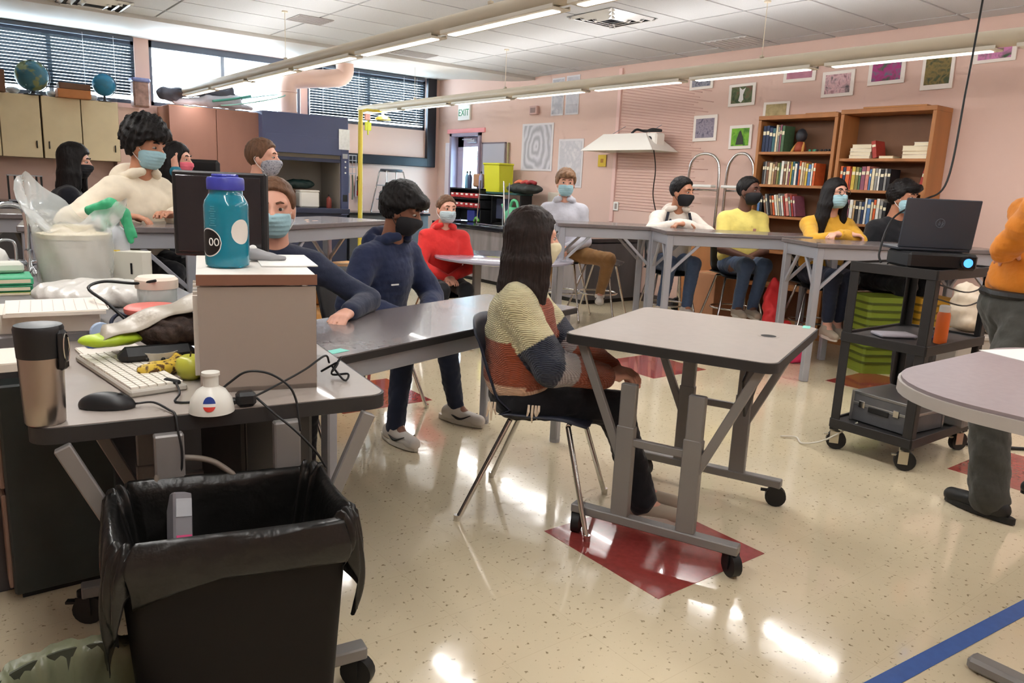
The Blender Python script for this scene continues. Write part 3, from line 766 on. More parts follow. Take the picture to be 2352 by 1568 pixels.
# base counter below with a rack of dark tools
t = thing('base_counter', 'dark lab counter along the window wall under the cream cabinets', 'counter', (.3, 11.13, 0))
MB().box((0, 0, .43), (3.3, .62, .86), .004).obj('body', M_dkwood, t); MB().box((0, -.01, .885), (3.36, .66, .035), .004).obj('worktop', M_ktop, t)
t = thing('base_counter', 'dark lab counter along the window wall between fume hood and fire exit', 'counter', (5.85, 11.14, 0))
MB().box((0, 0, .4), (1.4, .6, .8), .004).obj('body', M_dkwood, t); MB().box((0, -.01, .82), (1.44, .64, .035), .004).obj('worktop', M_ktop, t)
t = thing('test_tube_rack', 'metal test-tube rack standing on the counter under the cream cabinets', 'rack', (.98, 10.95, .903))
MB().box((0, 0, .008), (.36, .1, .016)).box((0, 0, .3), (.36, .1, .012)).obj('shelf', M_steel, t)
for x in (-.17, -.1, .12, .17): MB().box((x, 0, .155), (.02, .02, .3)).obj('post', M_rubber, t)

# globes and boxes on the wall cabinets
def globe(label, u, z, r, mm):
    t = thing('globe', label, 'globe', (u, 11.2, 2.16), 0)
    m = mat(mm, (70, 128, 140), .35); N, L, p = nodes_of(m)
    tc = N.new('ShaderNodeTexCoord'); n = N.new('ShaderNodeTexNoise'); n.inputs['Scale'].default_value = 6 if r > .15 else 9; n.inputs['Detail'].default_value = 5
    L.new(tc.outputs['Object'], n.inputs['Vector']); ra = N.new('ShaderNodeValToRGB'); e = ra.color_ramp.elements
    land = (120, 128, 84) if r > .15 else (46, 112, 140)
    e[0].position = .5; e[0].color = lin((58, 106, 122) if r > .15 else (38, 120, 156)); e[1].position = .56; e[1].color = lin(land)
    L.new(n.outputs['Fac'], ra.inputs[0]); L.new(ra.outputs[0], p.inputs['Base Color'])
    MB().sphere((0, 0, z-2.16), r, 28, 18).obj('sphere', m, t, smooth=True)
    MB().lathe([(r*.55, 0), (r*.55, .012), (r*.15, .02), (r*.1, z-2.16-r)], n=16).obj('stand', mat('globe_stand', (60, 62, 66), .4), t, smooth=40)
    MB().tube([(r*1.06*cos(a), 0, z-2.16+r*1.06*sin(a)) for a in [radians(-70+14*k) for k in range(11)]], .006, 6).obj('meridian', mat('globe_arc', (110, 112, 116), .3, metal=.8), t)
globe('large dusty blue-green globe on the cream wall cabinet', 1.16, 2.385, .18, 'globe_large'); globe('small bright blue globe on the cream wall cabinet', 1.94, 2.365, .135, 'globe_small')
def carton(label, c, s, m, name='cardboard_box', rz=0., cat='box', group=None):
    t = thing(name, label, cat, (c[0], c[1], c[2]), rz, group)
    MB().box((0, 0, s[2]/2), s, .004).obj('body', m, t)
    MB().box((0, 0, s[2]+.001), (s[0]*.98, s[1]*.1, .002)).obj('tape_strip', mat('packing_tape', (196, 168, 120), .4), t)
M_card = mat('cardboard_brown', (178, 116, 70), .8, var=(8, .08)); M_cardd = mat('cardboard_dark', (110, 80, 62), .8)
carton('orange-brown box under the flat dark box between the two globes', (1.58, 11.15, 2.16), (.36, .26, .1), M_card)
carton('flat dark brown box on the orange-brown box between the globes', (1.59, 11.15, 2.262), (.34, .25, .07), M_cardd)
carton('dark brown box at the left end of the cabinet top beside the large globe', (.72, 11.15, 2.16), (.3, .26, .25), M_cardd)
for x, lab in ((.96, 'small white bundle of paper left of the large globe on the cabinet'), (1.38, 'crumpled white paper right of the large globe on the cabinet'), (1.80, 'crumpled white paper left of the small globe on the cabinet')):
    F_ = Field((x-.1, 11.2, 2.15), (x+.1, 11.4, 2.3), .008); F_.ell((x, 11.3, 2.205), (.075, .06, .04), k=.01); F_.D += .006*wob(F_.all(), 60, int(x*100))
    tag(npmesh('paper_bundle', *F_.mesh(), mat('paper_white', (232, 234, 236), .8)), lab, 'paper', 'white paper on the wall cabinets')
t = thing('storage_tub', 'tall clear tub full of blue and brown packets beside the window pier', 'tub', (2.36, 11.2, 2.13))
MB().box((0, 0, .16), (.2, .2, .32), .02).obj('tub', mat('tub_brown', (150, 118, 108), .4, var=(14, .4)), t); MB().box((0, 0, .34), (.23, .21, .05), .015).obj('bag_top', mat('tub_blue', (130, 140, 190), .4, var=(14, .3), bump=(20, .5)), t)
MB().box((2.2, 11.37, 1.06), (.3, .22, 2.12), .004).obj('wall_pier', M_wall); bpy.data.objects['wall_pier']['kind'] = 'structure'

# tall orange cabinet
t = thing('tall_cabinet', 'tall orange wood cabinet with two plain doors beside the fume hood', 'cabinet', (3.22, 11.15, 0))
MB().box((0, .03, 1.09), (1.2, .58, 2.18), .004).obj('body', mat('orange_carcass', (150, 100, 70), .6), t)
for s in (-1, 1):
    d = MB().box((s*.3, -.27, 1.1), (.592, .022, 2.14), .003).obj('door', M_orange, t); MB().box((s*.05, -.29, 1.05), (.014, .02, .12), .004).obj('handle', M_steel, d)
# things piled on it
M_tarp = mat('dark_tarp', (78, 80, 92), .7, bump=(14, .6)); M_greycl = mat('grey_cloth', (176, 172, 180), .8, bump=(16, .6))
F_ = Field((2.45, 10.85, 2.15), (3.75, 11.45, 2.6), .014)
F_.cone((2.62, 11.1, 2.33), (3.5, 11.12, 2.46), .07, .05, .05); F_.cone((3.2, 11.1, 2.44), (3.62, 11.1, 2.36), .07, .03, .05); F_.cone((2.62, 11.1, 2.33), (2.75, 11.1, 2.28), .075, .05, .04); F_.D += .012*wob(F_.all(), 22, 3)
tag(npmesh('folded_tarp', *F_.mesh(), M_tarp), 'rolled dark tarp on top of the tall orange cabinet', 'tarp')
F_ = Field((2.6, 10.85, 2.15), (3.9, 11.45, 2.5), .014)
F_.cone((2.75, 11.1, 2.24), (3.55, 11.1, 2.32), .035, .09, .05); F_.cone((3.2, 11.08, 2.29), (3.75, 11.05, 2.24), .07, .03, .05); F_.D += .01*wob(F_.all(), 26, 5)
tag(npmesh('folded_cloth', *F_.mesh(), M_greycl), 'crumpled grey cloth under the dark tarp on the orange cabinet', 'cloth')
tag(MB().tube([(3.78+.45*cos(a), 11.05+.3*sin(a), 2.36+.12*cos(a-.3)) for a in [2*pi*k/40 for k in range(40)]], .008, 6, closed=True).obj('hoop', mat('pale_green_hoop', (140, 190, 178), .5), smooth=True), 'thin pale green hoop lying over the orange cabinet and fume hood', 'hoop')
tag(MB().tube(bez([(3.2, 10.95, 2.28), (3.45, 10.93, 2.33), (3.72, 10.95, 2.4)], 6), .016, 8).obj('green_rod', mat('teal_rod', (70, 140, 126), .5), smooth=True), 'short teal rod sticking out of the cloth on the orange cabinet', 'rod')

# fume hood
t = thing('fume_hood', 'navy fume hood with raised sash and grey liner', 'fume hood', (4.43, 11.1, 0))
MB().box((0, 0, 2.0), (1.28, .76, .42), .005).obj('canopy', M_hood, t)
MB().box((-.03, -.375, 1.79), (1.14, .02, .25), .004).obj('sash_header', M_hood, t)
MB().box((-.03, -.36, 1.585), (1.1, .03, .05), .006).obj('sash_rail', M_hoodd, t)
MB().box((-.03, -.35, 1.69), (1.08, .008, .2)).obj('sash_pane', mat('sash_smoke', (120, 112, 100), .1, alpha=.75), t)
MB().box((0, .34, 1.3), (1.2, .03, 1.0)).box((-.585, 0, 1.3), (.04, .7, 1.0)).box((.53, 0, 1.3), (.03, .7, 1.0)).obj('liner', M_hin, t)
sd = MB().box((.585, -.02, 1.3), (.12, .74, 1.0), .004).obj('side_post', M_hood, t)
for z in (1.58, 1.5, 1.42): MB().cyl((.585, -.39, z), (.585, -.41, z), .012, n=10).obj('valve_knob', M_white, sd)
MB().box((.585, -.392, 1.05), (.07, .01, .1)).obj('switch_plate', M_rubber, sd); MB().box((.585, -.392, 1.66), (.08, .01, .07)).obj('control_plate', M_steel, sd)
MB().box((0, -.03, .86), (1.3, .8, .07), .006).obj('sill', M_hoodd, t); MB().box((0, 0, .42), (1.26, .72, .82), .004).obj('base_cabinet', M_hoodd, t)
tag(MB().box((5.0, 10.705, 1.9), (.17, .004, .29)).obj('notice', mat('notice_paper', (226, 226, 230), .7, var=(30, .08))), 'white notice sheet taped to the corner of the fume hood', 'notice')
# contents
t = thing('polystyrene_box', 'white foam box standing in the fume hood', 'box', (4.52, 10.95, .895)); MB().box((0, 0, .115), (.3, .22, .23), .02).obj('body', mat('foam_white', (232, 228, 222), .8), t); MB().box((0, 0, .24), (.31, .23, .03), .012).obj('lid', mat('foam_white', (232, 228, 222), .8), t)
F_ = Field((4.1, 10.85, 1.05), (4.85, 11.3, 1.4), .012); F_.ell((4.45, 11.08, 1.23), (.24, .12, .07), k=.03); F_.D += .01*wob(F_.all(), 30, 9)
tag(npmesh('dark_bag', *F_.mesh(), mat('bottle_green_bag', (30, 50, 48), .5)), 'dark green bag slumped behind the white foam box in the hood', 'bag')
tag(MB().box((4.45, 11.12, 1.03), (.46, .2, .26), .01).obj('bin_box', M_cardd), 'brown box holding up the dark green bag in the hood', 'box')
def bottle(name, label, loc, r, h, m, capm, group=None, lab=None):
    t = thing(name, label, 'bottle', loc, 0, group)
    MB().lathe([(r*.9, 0), (r, .01), (r, h*.62), (r*.8, h*.74), (r*.34, h*.82), (r*.34, h*.88)], n=16).obj('body', m, t, smooth=40)
    MB().lathe([(r*.4, h*.87), (r*.4, h*.96), (r*.15, h)], n=12).obj('cap', capm, t, smooth=40)
    if lab: MB().lathe([(r*1.01, h*.2), (r*1.01, h*.5)], n=16, cap=False).obj('label', lab, t, smooth=True)
    return t
M_clear = mat('clear_plastic', (206, 214, 210), .2, alpha=.75); M_pltlab = mat('label_green', (70, 110, 96), .5)
bottle('wash_bottle', 'clear squeeze bottle with a green label in the fume hood', (4.22, 10.85, .895), .05, .3, M_clear, M_white, None, M_pltlab)
bottle('reagent_bottle', 'small red-brown bottle at the right of the fume hood', (4.82, 10.85, .895), .04, .2, mat('amber_red', (130, 60, 52), .3), M_rubber)
# duct
M_duct = mat('pink_duct', (226, 190, 174), .55)
t = thing('exhaust_duct', 'fat pink exhaust duct elbowing from the fume hood to the ceiling', 'duct', (4.3, 11.1, 2.21))
P = bez([(0, 0, 0), (0, 0, .3), (.02, 0, .42), (.1, -.01, .49), (.25, -.02, .52), (.62, -.08, .565), (.78, -.1, .6), (.84, -.11, .68), (.84, -.11, .84)], 6)
MB().tube(P, .13, 20).obj('pipe', M_duct, t, smooth=True)
for z in (.02, .3): MB().lathe([(.136, z), (.136, z+.025)], n=20).obj('collar', M_duct, t, smooth=True)
# emergency shower
M_yel = mat('safety_yellow', (204, 182, 70), .5)
t = thing('emergency_shower', 'yellow emergency shower post with pull handle and shower head', 'shower', (5.12, 10.42, 0))
MB().cyl((0, 0, 0), (0, 0, 2.32), .034, n=12).obj('post', M_yel, t, smooth=40); MB().tube([(0, 0, 2.3), (.1, 0, 2.33), (.36, 0, 2.33), (.36, 0, 2.28)], .02, 10).obj('arm', M_yel, t, smooth=40)
MB().lathe([(.03, 2.28), (.1, 2.24), (.12, 2.21), (.1, 2.205)], (.36, 0, 0), 18).obj('shower_head', M_yel, t, smooth=40)
MB().cyl((.12, 0, 2.26), (.12, 0, 1.98), .012, n=8).box((.12, 0, 2.1), (.1, .02, .12), .004).obj('sign_tag', mat('sign_yellow_green', (190, 196, 60), .5), t); MB().box((.1, -.02, 2.23), (.09, .03, .09), .01).obj('valve', mat('valve_pink', (226, 170, 160), .5), t)
MB().lathe([(.16, 0), (.16, .02), (.05, .04)], n=18).obj('base', M_yel, t)
# drying rack with hanging tools, extinguisher, upturned stool, red bottles
t = thing('wire_rack', 'wire drying rack hung with tongs beside the fume hood', 'rack', (5.28, 11.3, 1.4))
for k in range(6): MB().tube([(-.15+.06*k, -.1, 0), (-.15+.06*k, -.1, .3)], .005, 6).obj('wire', M_steel, t)
for z in (.02, .12, .22, .3): MB().tube([(-.16, -.1, z), (.16, -.1, z), (.16, .1, z), (-.16, .1, z)], .006, 6, closed=True).obj('hoop_wire', M_steel, t)
for k in range(6):
    x = -.14+.055*k; hh = .28+.1*((k*5) % 3)/2
    tag(MB().tube(bez([(5.28+x, 11.18, 1.4), (5.285+x, 11.18, 1.4-hh*.5), (5.275+x, 11.17, 1.4-hh)], 4), .012, 6).obj('tongs', (mat('tool_green', (92, 110, 90), .5), M_steel)[k % 2]), ('leftmost', 'second', 'third', 'fourth', 'fifth', 'rightmost')[k]+' of the six tongs hanging from the wire drying rack', 'tongs', 'tongs hanging from the drying rack')
t = thing('fire_extinguisher', 'small red fire extinguisher on the wall beside the drying rack', 'fire extinguisher', (5.58, 11.4, 1.08))
MB().lathe([(.055, 0), (.06, .02), (.06, .2), (.03, .25)], n=16).obj('cylinder', mat('extinguisher_red', (176, 44, 44), .35), t, smooth=40); MB().box((0, 0, .28), (.03, .09, .05), .006).obj('valve', M_rubber, t); MB().tube([(0, -.02, .27), (-.06, -.06, .22), (-.07, -.06, .08)], .012, 8).obj('hose', M_rubber, t)
t = chair('stool', 'bare metal lab stool standing on the counter near the fire exit', (6.02, 11.14, .84), 0, .66, mat('stool_seat', (70, 74, 82), .5), .05, .3, None, 'stool')
for c in list(t.children):
    if c.name.startswith(('seat_shell', 'rivet')): bpy.data.objects.remove(c)
MB().lathe([(.0, .64), (.17, .64), (.18, .65), (.18, .67), (.17, .68), (0, .68)], n=24, cap=False).obj('seat', mat('stool_seat', (70, 74, 82), .5), t, smooth=40)
for z in (.2, .42): MB().tube([(.24*cos(a), .22*sin(a), z) for a in [2*pi*k/20 for k in range(20)]], .008, 6, closed=True).obj('ring', M_steel, t)
for k, x in enumerate((6.5, 6.58)): bottle('red_bottle', ('left' if k == 0 else 'right')+' of the two small dark red bottles by the fire exit', (x, 11.1, .84), .03, .2, mat('dark_red_plastic', (130, 36, 44), .4), M_rubber, 'dark red bottles by the fire exit')
t = thing('wire_basket', 'low chrome wire basket on the counter behind the red hoodie', 'basket', (6.35, 10.95, .84))
for z in (.02, .18): MB().tube([(-.2, -.1, z), (.2, -.1, z), (.2, .1, z), (-.2, .1, z)], .007, 6, closed=True).obj('rim', M_chrome, t)
for k in range(7): MB().tube([(-.2+.066*k, -.1, .18), (-.2+.066*k, -.1, .02), (-.2+.066*k, .1, .02), (-.2+.066*k, .1, .18)], .004, 6).obj('wire', M_chrome, t)

# ------------------------------------------------------------------ picture wall
def text_obj(parent, body, size, loc, rot, m, ext=.0008):
    c = bpy.data.curves.new('lettering', 'FONT'); c.body = body; c.size = size; c.extrude = ext; c.align_x = 'CENTER'; c.align_y = 'CENTER'
    tmp = bpy.data.objects.new('lettering_curve', c); COL.objects.link(tmp); bpy.context.view_layer.update()
    me = bpy.data.meshes.new_from_object(tmp.evaluated_get(bpy.context.evaluated_depsgraph_get())); bpy.data.objects.remove(tmp); me.materials.clear(); me.materials.append(m)
    o = bpy.data.objects.new('lettering', me); COL.objects.link(o); o.parent = parent; o.location = loc; o.rotation_euler = rot
    return o
t = thing('exit_sign', 'white sign with green letters above the fire exit', 'exit sign', (RW-.02, 10.66, 2.47))
MB().box((0, 0, 0), (.04, .34, .24), .006).obj('housing', mat('sign_white', (230, 230, 226), .4), t)
text_obj(t, 'EXIT', .15, (-.022, 0, -.005), (pi/2, 0, -pi/2), mat('exit_green', (16, 140, 84), .5))
def splotch(name, cols, scale, seed=0., contrast=.5):
    m = mat(name, cols[0], .6); N, L, p = nodes_of(m)
    tc = N.new('ShaderNodeTexCoord'); mp = N.new('ShaderNodeMapping'); mp.inputs['Location'].default_value = (seed, seed*1.7, seed*.6); L.new(tc.outputs['Object'], mp.inputs[0])
    n = N.new('ShaderNodeTexNoise'); n.inputs['Scale'].default_value = scale; n.inputs['Detail'].default_value = 4; n.inputs['Distortion'].default_value = .6
    L.new(mp.outputs[0], n.inputs['Vector']); r = N.new('ShaderNodeValToRGB'); L.new(n.outputs['Fac'], r.inputs[0]); e = r.color_ramp.elements
    while len(e) < len(cols): e.new(.5)
    for i, c in enumerate(cols): e[i].position = .32+.36*i/(len(cols)-1); e[i].color = lin(c)
    L.new(r.outputs[0], p.inputs['Base Color']); return m
PICS = [  # v left, v right, z bottom, z top, tilt, label, image colours, scale
 (6.04, 5.71, 2.51, 2.74, -.02, 'small framed grey photo, half hidden by the pendant, leftmost on the picture wall', [(60, 60, 76), (150, 150, 160), (90, 90, 110)], 22),
 (5.48, 5.14, 2.30, 2.53, -.02, 'framed photo of a white animal on green, left of the bookcases', [(40, 60, 30), (88, 100, 60), (120, 70, 60)], 14),
 (5.93, 5.60, 1.94, 2.225, -.02, 'framed dull lavender photo at the lower left of the picture wall', [(120, 112, 130), (150, 140, 154), (90, 84, 104)], 26),
 (5.42, 5.13, 1.85, 2.10, -.02, 'framed vivid green photo with a dark shape beside the left bookcase', [(50, 110, 20), (120, 180, 40), (86, 150, 30)], 10),
 (4.82, 4.46, 2.50, 2.74, .0, 'framed plain mauve photo just under the pendant', [(170, 110, 130), (190, 130, 150)], 8),
 (4.38, 4.05, 2.33, 2.57, -.02, 'framed photo of pale pink petals above the left bookcase', [(110, 60, 70), (214, 176, 180), (90, 84, 86)], 14),
 (3.92, 3.58, 2.41, 2.665, -.02, 'framed photo of magenta flowers with one yellow above the bookcases', [(60, 90, 70), (168, 40, 120), (90, 110, 120)], 16),
 (3.43, 3.16, 2.335, 2.66, -.02, 'framed upright photo of a pale flower on a brown stem', [(70, 80, 50), (130, 110, 60), (60, 70, 44)], 16),
 (3.02, 2.70, 2.52, 2.72, -.02, 'framed photo of a pink tulip at the right end of the picture wall', [(50, 80, 50), (208, 130, 180), (80, 100, 60)], 9),
 (5.02, 4.71, 2.14, 2.32, .0, 'framed olive photo standing behind the left bookcase top', [(150, 136, 90), (186, 166, 120)], 18)]
M_mount = mat('photo_mount', (232, 224, 216), .6)
for i, (va, vb, z0, z1, tl, lab, cols, sc_) in enumerate(PICS):
    w, h = va-vb, z1-z0; t = thing('framed_photo', lab, 'picture', (RW-.012, (va+vb)/2, (z0+z1)/2), 0, 'framed photos on the picture wall'); t.rotation_euler = (tl, 0, 0)
    MB().box((0, 0, 0), (.012, w, h), .002).obj('mount', M_mount, t)
    pr_ = MB().box((-.007, 0, 0), (.002, w*.78, h*.74)).obj('print', splotch('photo_%d' % i, cols, sc_, i*3.1), t)
    if i == 1:
        MB().prism([(0, -.08), (.03, -.05), (.02, .0), (.05, .07), (.01, .05), (-.03, .08), (-.02, .0), (-.035, -.06)], 0, .001).obj('white_shape', M_white, pr_).matrix_local = Matrix(((0, 0, -1, -.009), (-1, 0, 0, 0), (0, 1, 0, 0), (0, 0, 0, 1)))
    if i == 3:
        MB().prism([(-.05, -.08), (.05, -.08), (.04, -.02), (.015, .05), (0, .07), (-.015, .05), (-.04, -.02)], 0, .001).obj('dark_shape', mat('dark_olive', (50, 54, 40), .6), pr_).matrix_local = Matrix(((0, 0, -1, -.009), (-1, 0, 0, 0), (0, 1, 0, 0), (0, 0, 0, 1)))
def poster(label, va, vb, z0, z1, m, tilt=0.):
    t = thing('poster', label, 'poster', (RW-.006, (va+vb)/2, (z0+z1)/2), 0, 'pencil drawings on the picture wall'); t.rotation_euler = (tilt, 0, 0)
    MB().box((0, 0, 0), (.004, va-vb, z1-z0)).obj('sheet', mat('poster_paper', (214, 210, 212), .7), t); MB().box((-.003, .0, 0), (.002, (va-vb)*.88, (z1-z0)*.92)).obj('drawing', m, t)
def ring_drawing(name, sc_, seed):
    m = mat(name, (180, 178, 184), .7); N, L, p = nodes_of(m); tc = N.new('ShaderNodeTexCoord'); mp = N.new('ShaderNodeMapping'); mp.inputs['Scale'].default_value = (1, 1.25, .9)
    L.new(tc.outputs['Object'], mp.inputs[0]); wv = N.new('ShaderNodeTexWave'); wv.wave_type = 'RINGS'; wv.rings_direction = 'SPHERICAL'; wv.inputs['Scale'].default_value = sc_; wv.inputs['Distortion'].default_value = 7; wv.inputs['Detail'].default_value = 3; wv.inputs['Phase Offset'].default_value = seed
    L.new(mp.outputs[0], wv.inputs['Vector']); r = N.new('ShaderNodeValToRGB'); e = r.color_ramp.elements; e[0].color = lin((168, 166, 173)); e[1].color = lin((206, 204, 210)); L.new(wv.outputs['Fac'], r.inputs[0]); L.new(r.outputs[0], p.inputs['Base Color']); return m
poster('large grey pencil drawing of swirling rings beside the fire exit', 9.13, 8.42, 1.575, 2.24, ring_drawing('drawing_rings', 2.6, 1))
poster('pale line drawing hanging lower right of the ring drawing', 8.29, 7.78, 1.36, 2.01, splotch('drawing_lines', [(206, 202, 206), (190, 188, 194), (214, 210, 212)], 9, 4))
poster('pale grey sketch pinned high beside the shadow-striped wall, left of the two', 8.5, 8.24, 2.33, 2.83, splotch('drawing_high_a', [(190, 188, 192), (170, 168, 176), (204, 200, 202)], 10, 7))
poster('pale grey sketch pinned high beside the shadow-striped wall, right of the two', 8.2, 7.93, 2.33, 2.84, splotch('drawing_high_b', [(198, 194, 198), (176, 174, 182)], 10, 9))
t = thing('wall_speaker', 'small pale square speaker on the wall above the ring drawing', 'speaker', (RW-.03, 8.85, 2.42)); MB().box((0, 0, 0), (.05, .17, .12), .006).obj('housing', mat('speaker_pink', (204, 168, 160), .6), t); MB().box((-.027, 0, 0), (.004, .11, .07)).obj('grille', mat('speaker_grille', (150, 124, 120), .7), t)
t = thing('yellow_sign', 'small yellow label on the shadow-striped wall under the grow light', 'sign', (RW-.012, 7.4, 1.72)); MB().box((0, 0, 0), (.006, .15, .15), .001).obj('plate', mat('label_yellow', (214, 182, 50), .6), t); MB().box((-.004, 0, 0), (.002, .05, .05)).obj('symbol', mat('label_amber', (170, 120, 30), .6), t)
t = thing('power_outlet', 'white double power outlet low on the shadow-striped wall', 'outlet', (RW-.012, 7.12, 1.15)); MB().box((0, 0, 0), (.012, .15, .11), .003).obj('plate', M_white, t)
for y in (-.035, .035): MB().box((-.007, y, 0), (.004, .04, .07), .001).obj('socket', mat('socket_grey', (150, 140, 136), .5), t)
# grow-light reflector
t = thing('grow_light', 'white tent-shaped grow light hanging on the shadow-striped wall', 'grow light', (6.85, 6.72, 1.82))
def refl(c, s):
    V = [(c[0]+sx*s[0]/2, c[1]+sy*s[1]/2, c[2]) for sx, sy in ((-1, -1), (1, -1), (1, 1), (-1, 1))]; return V
b = MB(); lo = refl((0, 0, 0), (.44, 1.22)); hi = refl((0, 0, .2), (.16, .72))
for k in range(4):
    j = (k+1) % 4; n = Vector(((lo[k][0]+lo[j][0])/2, (lo[k][1]+lo[j][1])/2, 0)).normalized()*.006
    q = [Vector(lo[k]), Vector(lo[j]), Vector(hi[j]), Vector(hi[k])]; b.add(q+[x-n for x in q], [(0, 1, 2, 3), (7, 6, 5, 4), (0, 4, 5, 1), (1, 5, 6, 2), (2, 6, 7, 3), (3, 7, 4, 0)])
b.box((0, 0, .2), (.16, .72, .008)); b.obj('reflector', mat('reflector_white', (236, 232, 224), .4), t)
MB().box((0, -.42, .13), (.16, .2, .15), .02).obj('socket_box', mat('reflector_white', (236, 232, 224), .4), t); MB().cyl((-.085, -.42, .13), (-.07, -.42, .13), .035, n=14).obj('socket_cap', M_rubber, t)
MB().cyl((0, -.25, .08), (0, .3, .08), .03, n=12).obj('bulb', mat('bulb_glass', (240, 240, 236), .1, alpha=.6), t, smooth=40)
MB().tube(bez([(0, -.05, .215), (-.02, -.15, .25), (.02, -.25, .23), (0, -.38, .25), (.02, -.5, .23), (.03, -.2, .24)], 6), .014, 6).obj('cord_coil', M_rubber, t)
MB().tube(bez([(-.02, -.42, .1), (.05, -.43, -.2), (.12, -.36, -.5), (.16, -.4, -.75), (.2, -.3, -.9)], 8), .007, 6).obj('power_cord', M_rubber, t)
for y in (-.3, .3): MB().cyl((0, y, .2), (.24, y, .32), .004, n=6).obj('bracket_wire', M_steel, t)
# chrome folding carts against the wall
def folding_cart(label, v0, v1):
    t = thing('folding_cart', label, 'cart', (6.9, (v0+v1)/2, 0), 0, 'chrome frames by the picture wall'); w = v0-v1
    MB().tube(bez([(0, w/2, .1), (0, w/2, .8), (0, w/2, 1.55), (0, w/2-.06, 1.74), (0, 0, 1.79), (0, -w/2+.06, 1.74), (0, -w/2, 1.55), (0, -w/2, .8), (0, -w/2, .1)], 5), .016, 10).obj('arch', M_chrome, t, smooth=True)
    for z in (1.4, .9, .4): MB().tube([(0, -w/2, z), (0, w/2, z)], .011, 8).obj('cross_tube', M_chrome, t, smooth=True)
    MB().box((-.06, 0, 1.44), (.1, w*.92, .03), .008).obj('tray', M_white, t)
    for s in (-1, 1): MB().cyl((-.02, s*w/2-.015, .08), (-.02, s*w/2+.015, .08), .08, n=16).obj('wheel', M_rubber, t)
folding_cart('chrome arch frame of a folding cart beside the corner of the shadow-striped wall', 5.78, 5.36); folding_cart('chrome arch frame of a folding cart tucked against the left bookcase', 5.26, 4.92)

# ------------------------------------------------------------------ dark bench along the picture wall, near the fire exit
t = thing('base_counter', 'low black-topped lab bench along the picture wall behind the red hoodie', 'counter', (6.6, 8.25, 0))
MB().box((0, 0, .385), (.96, 3.4, .67), .004).obj('body', mat('grey_woodgrain', (128, 122, 124), .5, var=(5, .25), stretch=(2, 2, .3)), t); MB().box((0, 0, .025), (.9, 3.34, .05)).obj('plinth', M_rubber, t); MB().box((-.01, 0, .755), (1.0, 3.44, .05), .006).obj('worktop', M_ktop, t); MB().box((0, -1.703, .385), (.94, .01, .66)).obj('end_panel', M_dkwood, t)
BZ = .782
t = thing('parts_organizer', 'black organiser rack with two rows of red bins on the lab bench', 'organiser', (6.72, 9.86, BZ))
MB().box((.1, 0, .25), (.03, .86, .5)).box((0, .42, .25), (.24, .02, .5)).box((0, -.42, .25), (.24, .02, .5)).box((0, 0, .49), (.24, .86, .02)).box((0, 0, .2), (.24, .86, .02)).box((0, 0, .34), (.24, .86, .02)).obj('frame', M_kshell, t)
for r_ in range(2):
    for k in range(6):
        if r_ == 0 and k == 0: pass
        b = MB().box((-.06, .33-.132*k, .245+.145*r_), (.14, .118, .07), .008).obj('bin', mat('bin_red', (176, 52, 56), .45), t)
        MB().box((-.133, .33-.132*k, .262+.145*r_), (.004, .06, .025)).obj('card', M_white, b)
tag(MB().box((6.72, 9.72, BZ+.09), (.2, .2, .17), .01).obj('blue_bin', mat('bin_blue', (48, 56, 130), .5)), 'small blue bin under the red bins of the organiser', 'bin')
tag(MB().tube(bez([(6.6, 9.58, BZ+.02), (6.58, 9.5, BZ+.07), (6.58, 9.44, BZ+.02)], 5), .02, 8).obj('green_clamp', mat('lime_plastic', (120, 190, 90), .5)), 'lime green clamp on the bench under the organiser', 'clamp')
tag(MB().box((6.85, 9.86, BZ+.62), (.1, .2, .2), .02).obj('tan_pouch', mat('tan_leather', (176, 132, 100), .7)), 'tan pouch on top of the black organiser', 'pouch')
for k, (y, c, lab) in enumerate(((10.08, (120, 170, 200), 'pale blue spray bottle on top of the organiser, nearest the door'), (10.0, (60, 70, 100), 'dark spray bottle on top of the organiser'), (9.7, (150, 150, 190), 'lavender bottle beside the yellow tub'))):
    bottle('spray_bottle', lab, (6.78, y, BZ+.5), .035, .26, mat('spray_%d' % k, c, .4), M_kshell, 'bottles on the organiser')
t = thing('monitor', 'small dark monitor on the bench right of the red bins', 'monitor', (6.85, 9.2, BZ)); MB().box((0, 0, .22), (.04, .34, .3), .008).obj('panel', mat('slate_panel', (74, 78, 100), .4), t); MB().box((0, 0, .04), (.03, .06, .08)).obj('neck', M_kshell, t); MB().box((0, 0, .008), (.16, .2, .016), .004).obj('base', M_kshell, t)
tag(MB().box((6.8, 9.0, BZ+.45), (.3, .75, .03), .004).obj('shelf_board', mat('green_board', (40, 78, 76), .5)), 'dark green shelf board above the bench monitor', 'shelf')
tag(MB().box((6.85, 8.66, BZ+.22), (.2, .03, .43), .004).obj('shelf_bracket', M_kshell), 'black upright carrying the green shelf board, right side', 'bracket')
tag(MB().box((6.85, 9.36, BZ+.22), (.2, .03, .43), .004).obj('shelf_bracket', M_kshell), 'black upright carrying the green shelf board, left side', 'bracket')
t = thing('yellow_tub', 'tall lime yellow tub standing on the green shelf board', 'tub', (6.8, 9.28, BZ+.466))
MB().prism([(-.12, -.16), (.12, -.16), (.12, .16), (-.12, .16)], 0, .005).box((-.12, 0, .2), (.008, .38, .4), rot=(0, -.06, 0)).box((.12, 0, .2), (.008, .38, .4)).box((0, .18, .2), (.24, .008, .4)).box((0, -.18, .2), (.24, .008, .4)).obj('body', mat('lime_yellow', (206, 206, 50), .45), t); MB().box((-.01, 0, .4), (.28, .42, .03), .01).obj('rim', mat('lime_yellow', (206, 206, 50), .45), t)
